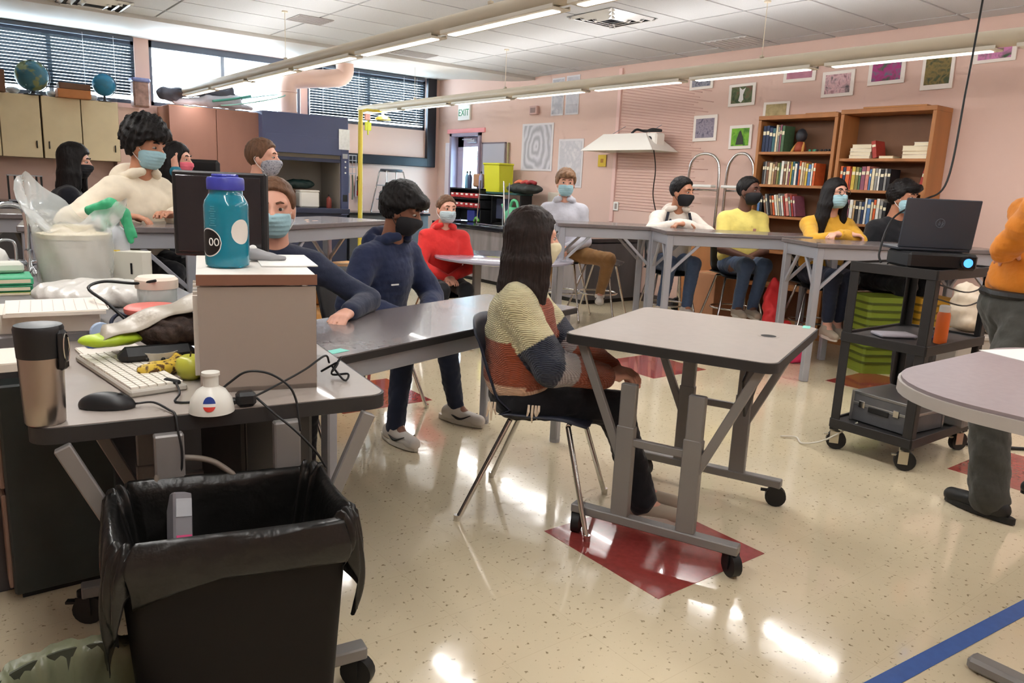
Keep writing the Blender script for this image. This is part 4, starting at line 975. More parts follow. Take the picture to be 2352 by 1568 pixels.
F_ = Field((6.55, 8.2, BZ+.44), (7.05, 9.1, BZ+.75), .012); F_.ell((6.8, 8.65, BZ+.53), (.17, .36, .075), k=.03); F_.D += .012*wob(F_.all(), 26, 21)
tag(npmesh('tool_bag', *F_.mesh(), mat('tool_bag_dark', (52, 56, 54), .7, var=(10, .4))), 'dark soft tool bag beside the yellow tub', 'bag')
for k, (y, c, nm) in enumerate(((8.75, (222, 120, 84), 'orange'), (8.6, (190, 70, 66), 'red'), (8.48, (150, 44, 50), 'dark red'))):
    tag(MB().tube(bez([(6.76, y+.07, BZ+.6), (6.78, y, BZ+.63), (6.8, y-.09, BZ+.61)], 4), .025, 8).obj('pruner', mat('handle_'+nm, c, .5), smooth=True), nm+' pruner lying on the dark tool bag', 'tool', 'pruners on the tool bag')
t = thing('watering_can', 'mint green watering can on the bench behind the person in the cardigan', 'watering can', (6.6, 8.62, BZ)); m = mat('mint_plastic', (96, 190, 140), .4)
MB().lathe([(.11, 0), (.12, .02), (.11, .2), (.07, .25), (.06, .27)], n=18).obj('body', m, t, smooth=40); MB().tube(bez([(-.02, .06, .26), (-.02, .0, .36), (-.02, -.1, .34), (-.02, -.13, .2), (-.02, -.1, .08)], 6), .02, 8).obj('handle', m, t, smooth=True); MB().tube(bez([(0, .1, .08), (0, .2, .2), (0, .27, .3)], 5), .018, 8).obj('spout', m, t, smooth=True)
tag(MB().box((7.04, 8.18, BZ+.25), (.06, .4, .5), .01).obj('white_board', mat('cream_panel', (214, 204, 190), .6)), 'cream panel leaning on the wall behind the grey hoodie', 'panel')
t = thing('metal_stand', 'tall thin chrome stand frame on the bench behind the person in the cardigan', 'stand', (6.3, 8.75, BZ))
for y in (-.34, .34): MB().tube([(0, y, 0), (0, y*.8, .62)], .009, 8).obj('upright', M_chrome, t)
MB().tube([(0, -.29, .42), (0, .29, .42)], .008, 8).obj('cross_tube', M_chrome, t); MB().tube([(0, -.34, .01), (0, .34, .01)], .01, 8).obj('base_tube', M_chrome, t)
for y in (-.1, .02): tag(MB().tube([(6.42, 8.6+y, BZ+.002), (6.42, 8.6+y, BZ+.6)], .008, 8).cyl((6.42, 8.6+y, BZ), (6.42, 8.6+y, BZ+.012), .05, n=12).obj('retort_stand', M_steel), ('left' if y > 0 else 'right')+' of the two slim retort stands on the bench', 'stand', 'retort stands')
t = thing('pegboard', 'grey dry-erase board leaning on the wall beside the fire exit', 'board', (RW-.03, 9.8, 1.32)); MB().box((0, 0, .33), (.03, .58, .66), .004).obj('panel', mat('board_grey', (170, 170, 182), .4), t); MB().box((0, .29, .33), (.036, .03, .68)).box((0, 0, .66), (.036, .6, .02)).obj('edge', mat('board_edge', (120, 108, 118), .5), t)
tag(MB().cyl((RW-.03, 9.43, 1.5), (RW-.03, 9.43, 1.98), .018, n=8).obj('thermometer', mat('brass_strip', (160, 150, 110), .5)), 'slim brassy strip on the wall right of the grey board', 'strip')

t = thing('cork_board', 'brown-framed board on the wall at the right edge of the view', 'board', (RW-.02, 2.12, 1.95)); MB().box((0, 0, 0), (.03, .56, .44), .004).obj('frame', M_oak, t); MB().box((-.016, 0, 0), (.004, .48, .36)).obj('panel', mat('cork_panel', (190, 160, 120), .8, var=(40, .15)), t)
# ------------------------------------------------------------------ lab bench behind the desk, with sink and clutter
BT = .84
t = thing('lab_bench', 'dark lab bench with sink behind the cluttered desk', 'counter', (.12, 3.52, 0))
MB().box((0, 0, .4), (1.4, 1.6, .8), .004).obj('body', M_dkwood, t); MB().box((0, 0, BT-.02), (1.5, 1.7, .04), .005).obj('worktop', mat('bench_grey_top', (120, 116, 116), .4, var=(20, .08)), t)
M_fauc = mat('faucet_chrome', (210, 214, 218), .12, metal=1)
def faucet(label, x, y, z, s=1.):
    t = thing('faucet', label, 'faucet', (x, y, z)); MB().lathe([(.035*s, 0), (.035*s, .02), (.018*s, .04), (.018*s, .12*s)], n=14).obj('base', M_fauc, t, smooth=40)
    MB().tube(bez([(0, 0, .1*s), (0, 0, .27*s), (-.03*s, 0, .32*s), (-.1*s, -.02, .32*s), (-.13*s, -.02, .27*s)], 6), .012*s, 10).obj('spout', M_fauc, t, smooth=True)
    for k in (-1, 1): MB().tube([(0, 0, .06*s), (k*.08*s, -.02, .07*s), (k*.1*s, -.02, .1*s)], .014*s, 8).obj('handle', M_fauc, t, smooth=True)
faucet('chrome lab faucet beside the white tub in a plastic bag', .36, 4.12, BT, 1.0)
faucet('small chrome gas tap on the far lab table, far left', .55, 5.92, 1.045, .6)
faucet('chrome lab faucet low behind the green folders', .30, 3.98, BT, .55)

# white tub of wipes inside a clear plastic bag
t = thing('bagged_tub', 'big white tub wrapped in a clear plastic bag on the lab bench', 'tub', (.495, 3.74, BT))
def tub_mat():
    m = mat('tub_label', (222, 212, 192), .5); N, L, p = nodes_of(m); tc = N.new('ShaderNodeTexCoord'); br = N.new('ShaderNodeTexBrick'); br.inputs['Scale'].default_value = 1; br.inputs['Brick Width'].default_value = .05; br.inputs['Row Height'].default_value = .014; br.inputs['Mortar Size'].default_value = .004
    br.inputs['Color1'].default_value = lin((196, 180, 164)); br.inputs['Color2'].default_value = lin((214, 202, 182)); br.inputs['Mortar'].default_value = lin((226, 216, 198)); mp = N.new('ShaderNodeMapping'); mp.inputs['Rotation'].default_value = (pi/2, 0, 0)
    L.new(tc.outputs['Object'], mp.inputs[0]); L.new(mp.outputs[0], br.inputs['Vector']); L.new(br.outputs[0], p.inputs['Base Color']); return m
MB().lathe([(.125, 0), (.13, .01), (.135, .2), (.135, .21)], n=32).obj('tub', tub_mat(), t, smooth=40)
MB().lathe([(.14, .205), (.14, .225), (.09, .232), (.07, .26), (0, .262)], n=32, cap=False).obj('lid', mat('tub_cream', (228, 214, 184), .5), t, smooth=40)
def bagfn(a, b):
    an = 2*pi*a; r = .142+.006*sin(7*an+9*b)+.01*b; z = .02+.22*min(b/.6, 1)
    if b > .6:
        q = (b-.6)/.4; r = .145+.05*q*(.3+.9*max(0, cos(an-2.5))**2+.9*max(0, cos(an+.35))**2)+.018*sin(5*an+4*q); z = .24+q*(.035+.2*max(0, cos(an-2.5))**2+.10*max(0, cos(an+.35))**2)+.01*sin(9*an)
    return (r*cos(an), r*sin(an), z)
m = mat('clear_bag', (226, 232, 230), .22, alpha=.42, bump=(22, .4)); MB().grid(bagfn, 48, 20).obj('plastic_bag', m, t, smooth=True)
# green rubber gloves hanging over a jug
t = thing('rubber_gloves', 'green rubber gloves draped over a bottle behind the white tub', 'gloves', (.69, 3.93, BT))
F_ = Field((.56, 3.75, 1.0), (.8, 4.1, 1.22), .007)
for a, b, r1, r2 in (((.60, 3.99, 1.15), (.68, 3.95, 1.18), .022, .028), ((.68, 3.95, 1.18), (.73, 3.91, 1.14), .03, .028), ((.73, 3.91, 1.14), (.745, 3.88, 1.02), .022, .014), ((.68, 3.95, 1.17), (.665, 3.92, 1.02), .026, .016), ((.64, 3.98, 1.16), (.61, 3.97, 1.11), .018, .01), ((.66, 3.96, 1.16), (.64, 3.93, 1.06), .02, .01), ((.74, 3.9, 1.12), (.765, 3.87, 1.04), .014, .01)): F_.cone(a, b, r1, r2, .015)
F_.D += .003*wob(F_.all(), 70, 4); g = npmesh('glove_pair', *F_.mesh(), mat('glove_green', (58, 166, 116), .5, bump=(30, .3)), t); g.location = (-.69, -3.93, -BT)
bottle('jug', 'translucent grey jug under the green gloves', (.69, 3.93, BT), .06, .3, mat('jug_grey', (186, 188, 192), .4), M_white)
# white angular box, lotion bottle, folders
t = thing('white_carton', 'white angular carton with a yellow corner beside the gloves', 'box', (.735, 3.84, BT), radians(-38))
MB().prism([(-.095, -.04), (.07, -.04), (.1, -.02), (.07, .05), (-.095, .05)], 0, .135).obj('body', mat('carton_white', (226, 222, 208), .6), t); MB().box((-.07, 0, .137), (.04, .06, .004)).obj('label', mat('label_yellow', (214, 182, 50), .6), t); MB().box((.02, -.042, .06), (.008, .003, .05)).obj('mark', M_rubber, t)
bottle('lotion_bottle', 'white pump bottle cut off by the left edge', (.21, 3.82, BT), .05, .2, M_white, M_white)
GF = 'green folders on the lab bench'
for k, (c, lab) in enumerate((((196, 200, 110), 'thin lime booklet at the bottom under the green folders'), ((30, 120, 82), 'dark green folder in the middle of the pile on the bench'), ((66, 170, 124), 'mint green folder on top of the pile on the bench'))):
    t = thing('folder', lab, 'folder', (.2, 3.62, BT+(0, .012, .04)[k]), radians(-6+2*k), GF); MB().box((0, 0, (.011, .027, .03)[k]/2), (.24, .2, (.011, .027, .03)[k]), .004).obj('cover', mat('folder_%d' % k, c, .5), t); MB().box((0, -.101, (.011, .027, .03)[k]/2), (.22, .002, (.008, .012, .014)[k])).obj('pages', M_page, t)
tag(MB().box((.2, 3.7, BT+.093), (.2, .1, .04), .01).obj('sponge', mat('pale_foam', (214, 214, 204), .9)), 'pale foam block on top of the green folders', 'sponge')
# crumpled clear plastic and paper stacks at the front of the bench
F_ = Field((.25, 2.95, BT-.01), (.78, 3.55, BT+.14), .01); F_.ell((.48, 3.28, BT+.03), (.2, .2, .055), k=.02); F_.ell((.62, 3.13, BT+.03), (.12, .1, .05), k=.03); F_.D += .012*wob(F_.all(), 34, 31)
tag(npmesh('plastic_sheet', *F_.mesh(), mat('milky_plastic', (206, 202, 196), .3, bump=(14, .7))), 'crumpled milky plastic sheet in front of the bagged tub', 'plastic sheet')
M_sheet = mat('printed_sheet', (232, 222, 210), .7); M_ppr = mat('paper_stack', (222, 212, 200), .8)
def papers(label, c, s, rz, sheets=True, lined=False):
    t = thing('paper_stack', label, 'paper', c, rz); MB().box((0, 0, s[2]/2), s, .001).obj('stack', M_ppr, t); MB().box((.004, .003, s[2]+.001), (s[0], s[1], .002), rz=.03).obj('top_sheet', M_sheet, t)
    if lined:
        for k in range(9): MB().box((-s[0]/2+.04+k*.03, 0, s[2]+.0026), (.002, s[1]*.85, .0006)).obj('ruled_line', mat('ruling', (196, 184, 176), .7), t)
papers('white ruled form lying on top of the paper pile behind the travel mug', (.3, 2.76, BT+.06), (.27, .26, .012), -.1, lined=True)
papers('thick pile of paper under the ruled form on the bench', (.28, 2.8, BT), (.3, .22, .058), -.16)
t = thing('tape_dispenser', 'blue tape dispenser lying under the edge of the ruled form', 'tape dispenser', (.40, 2.53, .81), .1); MB().box((0, 0, .02), (.11, .06, .04), .012).box((.05, 0, .045), (.02, .05, .04), .006).obj('body', mat('dispenser_blue', (44, 70, 138), .35), t); MB().lathe([(.03, -.01), (.03, .01)], (-.01, 0, 0), 20).obj('tape_roll', mat('tape_pale', (170, 190, 220), .4), t).matrix_local = Matrix.Translation((0, 0, .05)) @ Matrix.Rotation(pi/2, 4, 'X')
papers('short pile of pink and white paper on the desk left of the travel mug', (.19, 2.42, .811), (.17, .2, .022), -.05); papers('white notepad on the desk under the blue dispenser', (.40, 2.47, .811), (.16, .13, .006), .05)
# jar and red-lidded tub
t = thing('jar', 'wide clear jar with a cream lid behind the red-lidded tub', 'jar', (.62, 2.84, BT)); MB().lathe([(.058, 0), (.064, .01), (.064, .1), (.055, .115)], n=24).obj('glass', mat('jar_clear', (196, 204, 200), .12, alpha=.55), t, smooth=40); MB().lathe([(.069, .105), (.07, .11), (.07, .135), (.06, .145), (0, .146)], n=24, cap=False).obj('lid', mat('lid_cream', (226, 212, 196), .5), t, smooth=40); MB().lathe([(.054, .005), (.054, .05)], n=18).obj('contents', mat('jar_beads', (84, 110, 104), .6, var=(40, .5)), t)
t = thing('food_container', 'clear food container with a salmon red lid and dark contents', 'container', (.565, 2.66, .84)); MB().lathe([(.06, -.028), (.075, .0), (.078, .052)], n=24).obj('bowl', mat('jar_clear', (196, 204, 200), .12, alpha=.55), t, smooth=40); MB().lathe([(.066, -.02), (.07, .03)], n=20).obj('contents', mat('dark_stew', (88, 44, 40), .6, var=(40, .4)), t); MB().lathe([(.084, .05), (.086, .055), (.086, .066), (.078, .072), (0, .072)], n=28, cap=False).obj('lid', mat('lid_salmon', (224, 118, 108), .4), t, smooth=40)
tag(MB().tube(bez([(.5, 2.62, .85), (.44, 2.7, .92), (.40, 2.78, .96), (.46, 2.86, .97), (.55, 2.82, .965), (.6, 2.76, .98)], 8), .005, 6).obj('earphone_cord', M_rubber, smooth=True), 'loose loop of black cord between the form and the jar', 'cord')
tag(MB().tube(bez([(.47, 2.58, .83), (.44, 2.66, .86), (.48, 2.72, .88), (.52, 2.66, .85), (.49, 2.58, .82)], 6), .006, 6).obj('charger_cord', mat('cord_dark_blue', (44, 50, 70), .5), smooth=True), 'dark bundled charger cord beside the red-lidded tub', 'cord')

# ------------------------------------------------------------------ desk top
DT = .811
t = thing('travel_mug', 'steel travel mug with a black lid at the front of the desk', 'mug', (.165, 1.822, DT))
MB().lathe([(.036, 0), (.0385, .004), (.04, .05), (.043, .15)], n=32).obj('body', mat('brushed_steel', (170, 160, 152), .28, metal=1), t, smooth=40)
MB().lathe([(.0435, .145), (.0455, .19), (.047, .205), (.044, .212), (.02, .207), (0, .207)], n=32, cap=False).obj('lid', mat('mug_black', (26, 26, 28), .4), t, smooth=40)
b = MB(); b.M = Matrix.Rotation(-.6, 4, 'Z'); b.box((.046, 0, .16), (.014, .03, .085), .006); g = b.obj('grip_band', mat('mug_black', (26, 26, 28), .4), t)
b = MB(); b.M = Matrix.Rotation(-.6, 4, 'Z'); b.tube([(.054, .011*cos(a), .165+.03*sin(a)) for a in [2*pi*k/16 for k in range(16)]], .0018, 6, closed=True); b.obj('button_ring', M_chrome, g)
F_ = Field((-.08, -.05, -.005), (.08, .05, .05), .003); F_.ell((0, 0, .006), (.062, .033, .03), k=.005); P_ = F_.all(); F_.D = np.maximum(F_.D, -P_[..., 2])
t = thing('computer_mouse', 'black computer mouse beside the travel mug', 'mouse', (.292, 1.878, DT), radians(-32)); npmesh('shell', *F_.mesh(), mat('mouse_black', (28, 28, 30), .4), t); MB().cyl((.03, -.004, .027), (.03, .004, .027), .008, n=12).obj('wheel', M_rubber, t)
tag(MB().tube(bez([(.345, 1.845, DT+.01), (.38, 1.83, DT+.012), (.40, 1.775, DT+.006), (.405, 1.74, DT+.003), (.405, 1.722, DT-.03), (.41, 1.715, .72), (.40, 1.74, .6)], 6), .0028, 6).obj('mouse_cable', M_rubber, smooth=True), 'thin black mouse cable dropping over the desk edge', 'cable')
# keyboard
t = thing('keyboard', 'white keyboard set at an angle on the desk', 'keyboard', (.392, 2.165, DT), radians(96.5))
M_key = mat('keycap_white', (232, 226, 214), .5); MB().box((0, 0, .008), (.46, .135, .016), .004).obj('body', mat('keyboard_body', (176, 170, 160), .5), t)
KW = .0215; key = None
for r_ in range(6):
    x = -.216; kk = 0
    ws = [1]*20 if r_ not in (0,) else [1.3, 1.3, 1.3, 5.6, 1.3, 1.3, 1.3, 1, 1, 1, 1, 1, 1.6]
    for wk in ws:
        wd = wk*KW
        if x+wd > .222: break
        if key is None: key = o = MB().box((0, 0, 0), (1, 1, 1)).obj('key', M_key, t)
        else: o = share(key, t)
        o.location = (x+wd/2, -.052+.0208*r_, .0185); o.scale = (wd-.003, .0178, .007); x += wd
tag(MB().box((.455, 1.97, DT+.02), (.016, .05, .012), .004, rz=.5).obj('usb_plug', M_rubber), 'small black plug lying on the near end of the keyboard', 'plug')
tag(MB().tube(bez([(.46, 1.95, DT+.02), (.45, 1.88, DT+.012), (.43, 1.84, DT+.004), (.47, 1.82, DT+.004), (.5, 1.85, DT+.006), (.495, 1.9, DT+.004)], 7), .0028, 6).obj('thin_cable', M_rubber, smooth=True), 'thin black cable curled at the near end of the keyboard', 'cable')
# fruit
M_ban = mat('banana_skin', (206, 172, 62), .5); N, L, p = nodes_of(M_ban); tc = N.new('ShaderNodeTexCoord'); n_ = N.new('ShaderNodeTexNoise'); n_.inputs['Scale'].default_value = 60; L.new(tc.outputs['Object'], n_.inputs['Vector']); r_ = N.new('ShaderNodeValToRGB'); e_ = r_.color_ramp.elements; e_[0].position = .42; e_[0].color = lin((84, 52, 26)); e_[1].position = .52; e_[1].color = lin((214, 180, 66)); L.new(n_.outputs['Fac'], r_.inputs[0]); L.new(r_.outputs[0], p.inputs['Base Color'])
for k, (o_, a, lab) in enumerate((((.475, 2.13), .75, 'spotted ripe banana lying nearest the keyboard'), ((.49, 2.165), .95, 'spotted ripe banana behind the other, against the apple'))):
    t = thing('banana', lab, 'banana', (o_[0], o_[1], DT), a, 'ripe bananas on the desk')
    MB().tube(bez([(-.085, .02, .03), (-.05, -.005, .022), (0, -.015, .02), (.05, -.005, .024), (.09, .03, .04)], 5), [.006, .013, .016, .017, .018, .018, .018, .018, .018, .018, .018, .018, .018, .017, .017, .016, .014, .012, .009, .006, .004], 10).obj('fruit', M_ban, t, smooth=True); MB().cyl((.09, .03, .04), (.105, .04, .05), .004, n=8).obj('stem', mat('banana_stem', (70, 54, 30), .7), t)
t = thing('apple', 'yellow-green apple beside the sorter box', 'apple', (.52, 2.05, DT)); MB().lathe([(.004, .006), (.02, .0), (.033, .015), (.037, .035), (.033, .055), (.018, .064), (.004, .058)], n=24).obj('fruit', mat('apple_green', (186, 186, 70), .3, var=(10, .12)), t, smooth=True); MB().cyl((0, 0, .056), (.004, .002, .074), .002, n=6).obj('stem', mat('banana_stem', (70, 54, 30), .7), t)
t = thing('bowl', 'small patterned bowl under the open snack pouch', 'bowl', (.485, 2.24, DT)); MB().lathe([(.035, 0), (.05, .012), (.056, .045), (.053, .045), (.045, .015), (0, .012)], n=24, cap=False).obj('bowl', mat('bowl_cream', (196, 190, 176), .4), t, smooth=40)
for k in range(8): MB().sphere((.0535*cos(k*.785), .0535*sin(k*.785), .028), .006, 8, 5).obj('dot', M_rubber, t)
# snack pouch: lime tip, pale film, dark dried contents
t = thing('snack_pouch', 'open foil pouch with a lime end and dark dried contents', 'pouch', (.5, 2.3, DT))
F_ = Field((-.2, -.17, .02), (.2, .2, .2), .006); F_.ell((.05, .0, .085), (.11, .085, .05), k=.02); F_.D += .008*wob(F_.all(), 60, 8); npmesh('contents', *F_.mesh(), mat('dried_leaves', (58, 44, 38), .8, var=(50, .6), bump=(50, 1.)), t)
def film(a, b):
    x = -.16+.32*a; y = -.05+.17*b; return (x+.05*b, y, .075+.10*a+.03*sin(b*3)+.006*sin(14*a+5*b))
b = MB().grid(film, 18, 10, .003); b.obj('film', mat('pouch_film', (168, 158, 142), .35, bump=(18, .4)), t, smooth=True)
F_ = Field((-.24, -.1, .03), (-.02, .1, .13), .006); F_.ell((-.12, -.01, .075), (.085, .045, .018), k=.02); F_.D += .004*wob(F_.all(), 50, 2); npmesh('lime_end', *F_.mesh(), mat('pouch_lime', (176, 204, 50), .4), t)
MB().box((-.02, -.07, .035), (.2, .06, .05), .02).obj('dark_base', M_kshell, t)
# sorter box
t = thing('sorter_box', 'taupe desk sorter box with a brown front edge, holding papers', 'organiser', (.503, 1.894, DT), radians(-15.3)); m = mat('taupe_panel', (152, 138, 128), .55); H_ = .285
MB().box((.14, .006, H_/2-.01), (.28, .012, H_-.02)).obj('end_panel', m, t)
MB().box((.14, .24, H_), (.284, .49, .016), .001).obj('top_board', mat('sorter_white', (222, 216, 208), .5), t); MB().box((.14, -.003, H_-.002), (.284, .006, .026)).obj('edge_strip', mat('brown_strip', (124, 84, 66), .5), t)
MB().box((.14, .476, H_/2-.01), (.28, .012, H_-.02)).obj('far_panel', m, t); MB().box((.14, .24, .006), (.28, .48, .012)).obj('bottom_board', m, t)
for k in range(6): MB().box((.14, .06+.07*k, H_/2-.01), (.27, .004, H_-.04)).obj('divider', m, t)
for k, (y, c) in enumerate(((.09, M_sheet), (.16, M_ppr), (.22, M_white), (.3, M_sheet), (.37, M_ppr))):
    tag(MB().box((.503+.06+.27*y, 1.894+y, DT+.015+.11), (.14, .008, .21), .001, rz=radians(-15.3)).obj('filed_papers', c), ('front', 'second', 'third', 'fourth', 'back')[k]+' sheaf of papers sticking out of the left side of the sorter box', 'paper', 'papers filed in the sorter box')
tag(MB().box((.805, 1.93, DT+.1), (.02, .05, .2), .004, rz=-.2).obj('black_speaker', M_kshell), 'narrow black device standing right of the sorter box', 'device')
tag(MB().box((.8, 2.0, DT+.16), (.012, .12, .24), .001, rz=-.15).obj('filed_papers', M_white), 'white sheets sticking out of the right side of the sorter box', 'paper')
tag(MB().tube(bez([(.82, 1.9, DT+.02), (.85, 1.86, DT+.05), (.83, 1.85, DT+.03), (.87, 1.88, DT+.06), (.85, 1.9, DT+.01), (.88, 1.86, DT+.015), (.86, 1.84, DT+.004), (.84, 1.88, DT+.04)], 7), .003, 6).obj('tangled_wire', M_rubber, smooth=True), 'knot of thin black wire right of the sorter box', 'wire')
# on the sorter
CT = DT+H_+.009
t = thing('water_bottle', 'big translucent teal water bottle with a blue cap on the sorter box', 'bottle', (.628, 2.06, CT))
M_teal = mat('teal_bottle', (16, 140, 166), .12, coat=.4); N, L, p = nodes_of(M_teal); p.inputs['Transmission Weight'].default_value = .35
MB().lathe([(.048, 0), (.055, .006), (.056, .02), (.056, .16), (.053, .172), (.044, .186), (.042, .19), (.042, .205)], n=40).obj('body', M_teal, t, smooth=40)
cp = MB().lathe([(.046, .2), (.047, .204), (.047, .226), (.044, .232), (.03, .234), (0, .234)], n=40, cap=False).obj('cap', mat('cap_blue', (62, 66, 160), .4), t, smooth=40)
MB().tube([(.03*cos(a), .03*sin(a), .236) for a in [radians(20*k) for k in range(14)]], .005, 6).obj('cap_loop', mat('cap_blue', (62, 66, 160), .4), cp)
def decal(r, a0, a1, zf0, zf1, n=16):
    b = MB(); b.grid(lambda a, q: (r*cos(a0+(a1-a0)*a), r*sin(a0+(a1-a0)*a), zf0(a)+(zf1(a)-zf0(a))*q), n, 2); return b
el = lambda c, h: (lambda a: c-h*sqrt(max(0, 1-(2*a-1)**2))), 
zc = .066
fa = radians(236)   # side of the bottle facing the viewer
def oval(name, c0, hw, hz, zc, r, m):
    return decal(r, c0-hw, c0+hw, lambda a: zc-hz*sqrt(max(0, 1-(2*a-1)**2)), lambda a: zc+hz*sqrt(max(0, 1-(2*a-1)**2)), 24).obj(name, m, t)
oval('sticker_rim', fa-.62, .68, .037, zc, .0563, M_white); oval('sticker', fa-.62, .64, .034, zc, .0566, mat('sticker_black', (20, 20, 22), .4))
for k, a in enumerate((fa-.45, fa-.17)): MB().tube([(.0572*cos(a+.1*cos(q)), .0572*sin(a+.1*cos(q)), zc+.002+.009*sin(q)) for q in [2*pi*i/18 for i in range(18)]], .0014, 6, closed=True).obj('sticker_letter', M_white, t)
oval('round_sticker', fa+.98, .5, .032, .095, .0563, mat('sticker_pale', (214, 208, 200), .5))
for k in range(9): MB().box((.0562*cos(fa-.35), .0562*sin(fa-.35), .11+.006*k), (.0008, .012 if k % 3 else .02, .0012), rz=fa-.35).obj('scale_mark', mat('scale_pale', (90, 176, 196), .5), t)
t = thing('webcam', 'rounded grey clip gadget lying beside the teal bottle', 'gadget', (.76, 2.16, CT), -.6); F_ = Field((-.07, -.04, -.003), (.07, .04, .05), .003); F_.cone((-.03, 0, .02), (.02, 0, .012), .02, .012, .01); F_.cone((.02, 0, .012), (.055, .01, .01), .011, .007, .01); P_ = F_.all(); F_.D = np.maximum(F_.D, .001-P_[..., 2]); npmesh('body', *F_.mesh(), mat('gadget_grey', (150, 148, 150), .4), t); MB().sphere((-.03, 0, .034), .012, 12, 8).obj('knob', M_white, t, smooth=True)
tag(MB().box((.82, 2.16, CT+.0015), (.15, .3, .003), rz=radians(-15)).obj('paper_sheet', M_white), 'white sheet of paper on the right half of the sorter top', 'paper')
# monitor behind the sorter
t = thing('monitor', 'small glossy black monitor standing behind the teal bottle', 'monitor', (.755, 2.53, .811), radians(-37.8)); m = mat('glossy_screen', (26, 28, 34), .12, coat=.5)
MB().box((0, 0, .405), (.30, .03, .27), .006).obj('bezel', M_kshell, t); MB().box((0, -.017, .405), (.27, .004, .24), .001).obj('screen', m, t); MB().box((0, .02, .17), (.05, .02, .3), .004).obj('neck', M_kshell, t); MB().box((0, .0, .008), (.2, .14, .016), .006).obj('foot', M_kshell, t)
# clear plastic cup-shaped holder with a round emblem, adapter and cords
t = thing('cut_bottle_top', 'cut-off white plastic bottle top with a round red and blue emblem', 'bottle top', (.485, 1.742, DT))
MB().lathe([(.05, 0), (.049, .008), (.045, .03), (.032, .05), (.019, .058), (.017, .06), (.017, .085), (.02, .085), (.02, .092), (.014, .092)], n=28).obj('dome', mat('milky_white', (214, 212, 204), .3), t, smooth=35)
fa2 = radians(248); R_ = lambda z: .0465-.0008
def emb(name, z0, z1, m, hw):
    b = MB(); b.grid(lambda a, q: ((.0498-.25*max(0, (z0+(z1-z0)*q)-.012))*cos(fa2-hw*sqrt(max(0.02, 1-((z0+(z1-z0)*q-.028)/.017)**2))*(1-2*a)), (.0498-.25*max(0, (z0+(z1-z0)*q)-.012))*sin(fa2-hw*sqrt(max(0.02, 1-((z0+(z1-z0)*q-.028)/.017)**2))*(1-2*a)), z0+(z1-z0)*q), 10, 6); b.obj(name, m, t)
emb('emblem_red', .0115, .022, mat('emblem_red', (206, 60, 50), .4), .3); emb('emblem_white', .022, .029, M_white, .3); emb('emblem_blue', .029, .0445, mat('emblem_blue', (36, 62, 140), .4), .3)
t = thing('power_adapter', 'black plug adapter at the front edge of the desk', 'adapter', (.562, 1.738, DT), -.2); MB().box((0, 0, .02), (.045, .035, .035), .008).obj('body', M_kshell, t); MB().box((-.03, 0, .016), (.02, .02, .014), .004).obj('plug', M_kshell, t)
for pts, lab in (([(.50, 1.765, DT+.03), (.53, 1.75, DT+.06), (.565, 1.735, DT+.085), (.61, 1.715, DT+.08), (.65, 1.7, DT+.05), (.665, 1.69, DT+.015), (.668, 1.68, DT-.03), (.67, 1.675, DT-.06)], 'black cord arching from the bottle top over the desk edge'),
                 ([(.535, 1.74, DT+.01), (.58, 1.76, DT+.012), (.65, 1.78, DT+.03), (.73, 1.79, DT+.06), (.8, 1.83, DT+.08), (.83, 1.87, DT+.05)], 'black cord running from the adapter to the wire knot'),
                 ([(.585, 1.73, DT+.02), (.61, 1.68, DT-.01), (.64, 1.64, .77), (.68, 1.62, .72), (.71, 1.62, .67)], 'black cord falling from the adapter towards the bin')):
    tag(MB().tube(bez(pts, 8), .0028, 6).obj('black_flex', M_rubber, smooth=True), lab, 'cord')
tag(MB().tube(bez([(.35, 1.72, .6), (.36, 1.73, .68), (.40, 1.74, .71), (.47, 1.72, .7), (.52, 1.7, .66)], 7), .007, 8).obj('grey_cable', mat('cable_taupe', (120, 110, 100), .5), smooth=True), 'thick taupe cable looping under the desk edge above the bin', 'cable')
tag(MB().lathe([(.012, 0), (.012, .003), (0, .004)], (.505, 1.905, DT), 12).obj('sticky_dot', mat('lime_dot', (196, 216, 90), .5)), 'lime sticky note dot beside the apple', 'sticker')

# ------------------------------------------------------------------ under and in front of the desk
t = thing('file_cabinet', 'dark green-grey file cabinet under the left of the desk', 'cabinet', (.27, 2.86, 0)); MB().box((0, 0, .36), (.3, .46, .68), .006).obj('body', mat('green_grey_steel', (58, 64, 62), .5, var=(6, .2)), t)
for k in range(2):
    d = MB().box((-.156, 0, .2+.33*k), (.012, .44, .31), .003).obj('drawer', mat('drawer_tan', (150, 124, 108), .5), t); MB().box((-.165, .05, .24+.33*k), (.008, .03, .06), .002).obj('handle', M_rubber, d)
MB().box((0, 0, .01), (.26, .42, .02)).obj('plinth', M_rubber, t)
t = thing('pc_tower', 'dark computer tower hanging under the right of the desk', 'computer', (.72, 2.16, .28)); MB().box((0, 0, .22), (.2, .4, .44), .008).obj('case', M_kshell, t); MB().box((0, -.203, .22), (.18, .006, .42), .003).obj('front', mat('pc_front', (34, 34, 38), .3), t); MB().box((0, .0, -.14), (.16, .3, .28)).obj('stand', M_kshell, t)

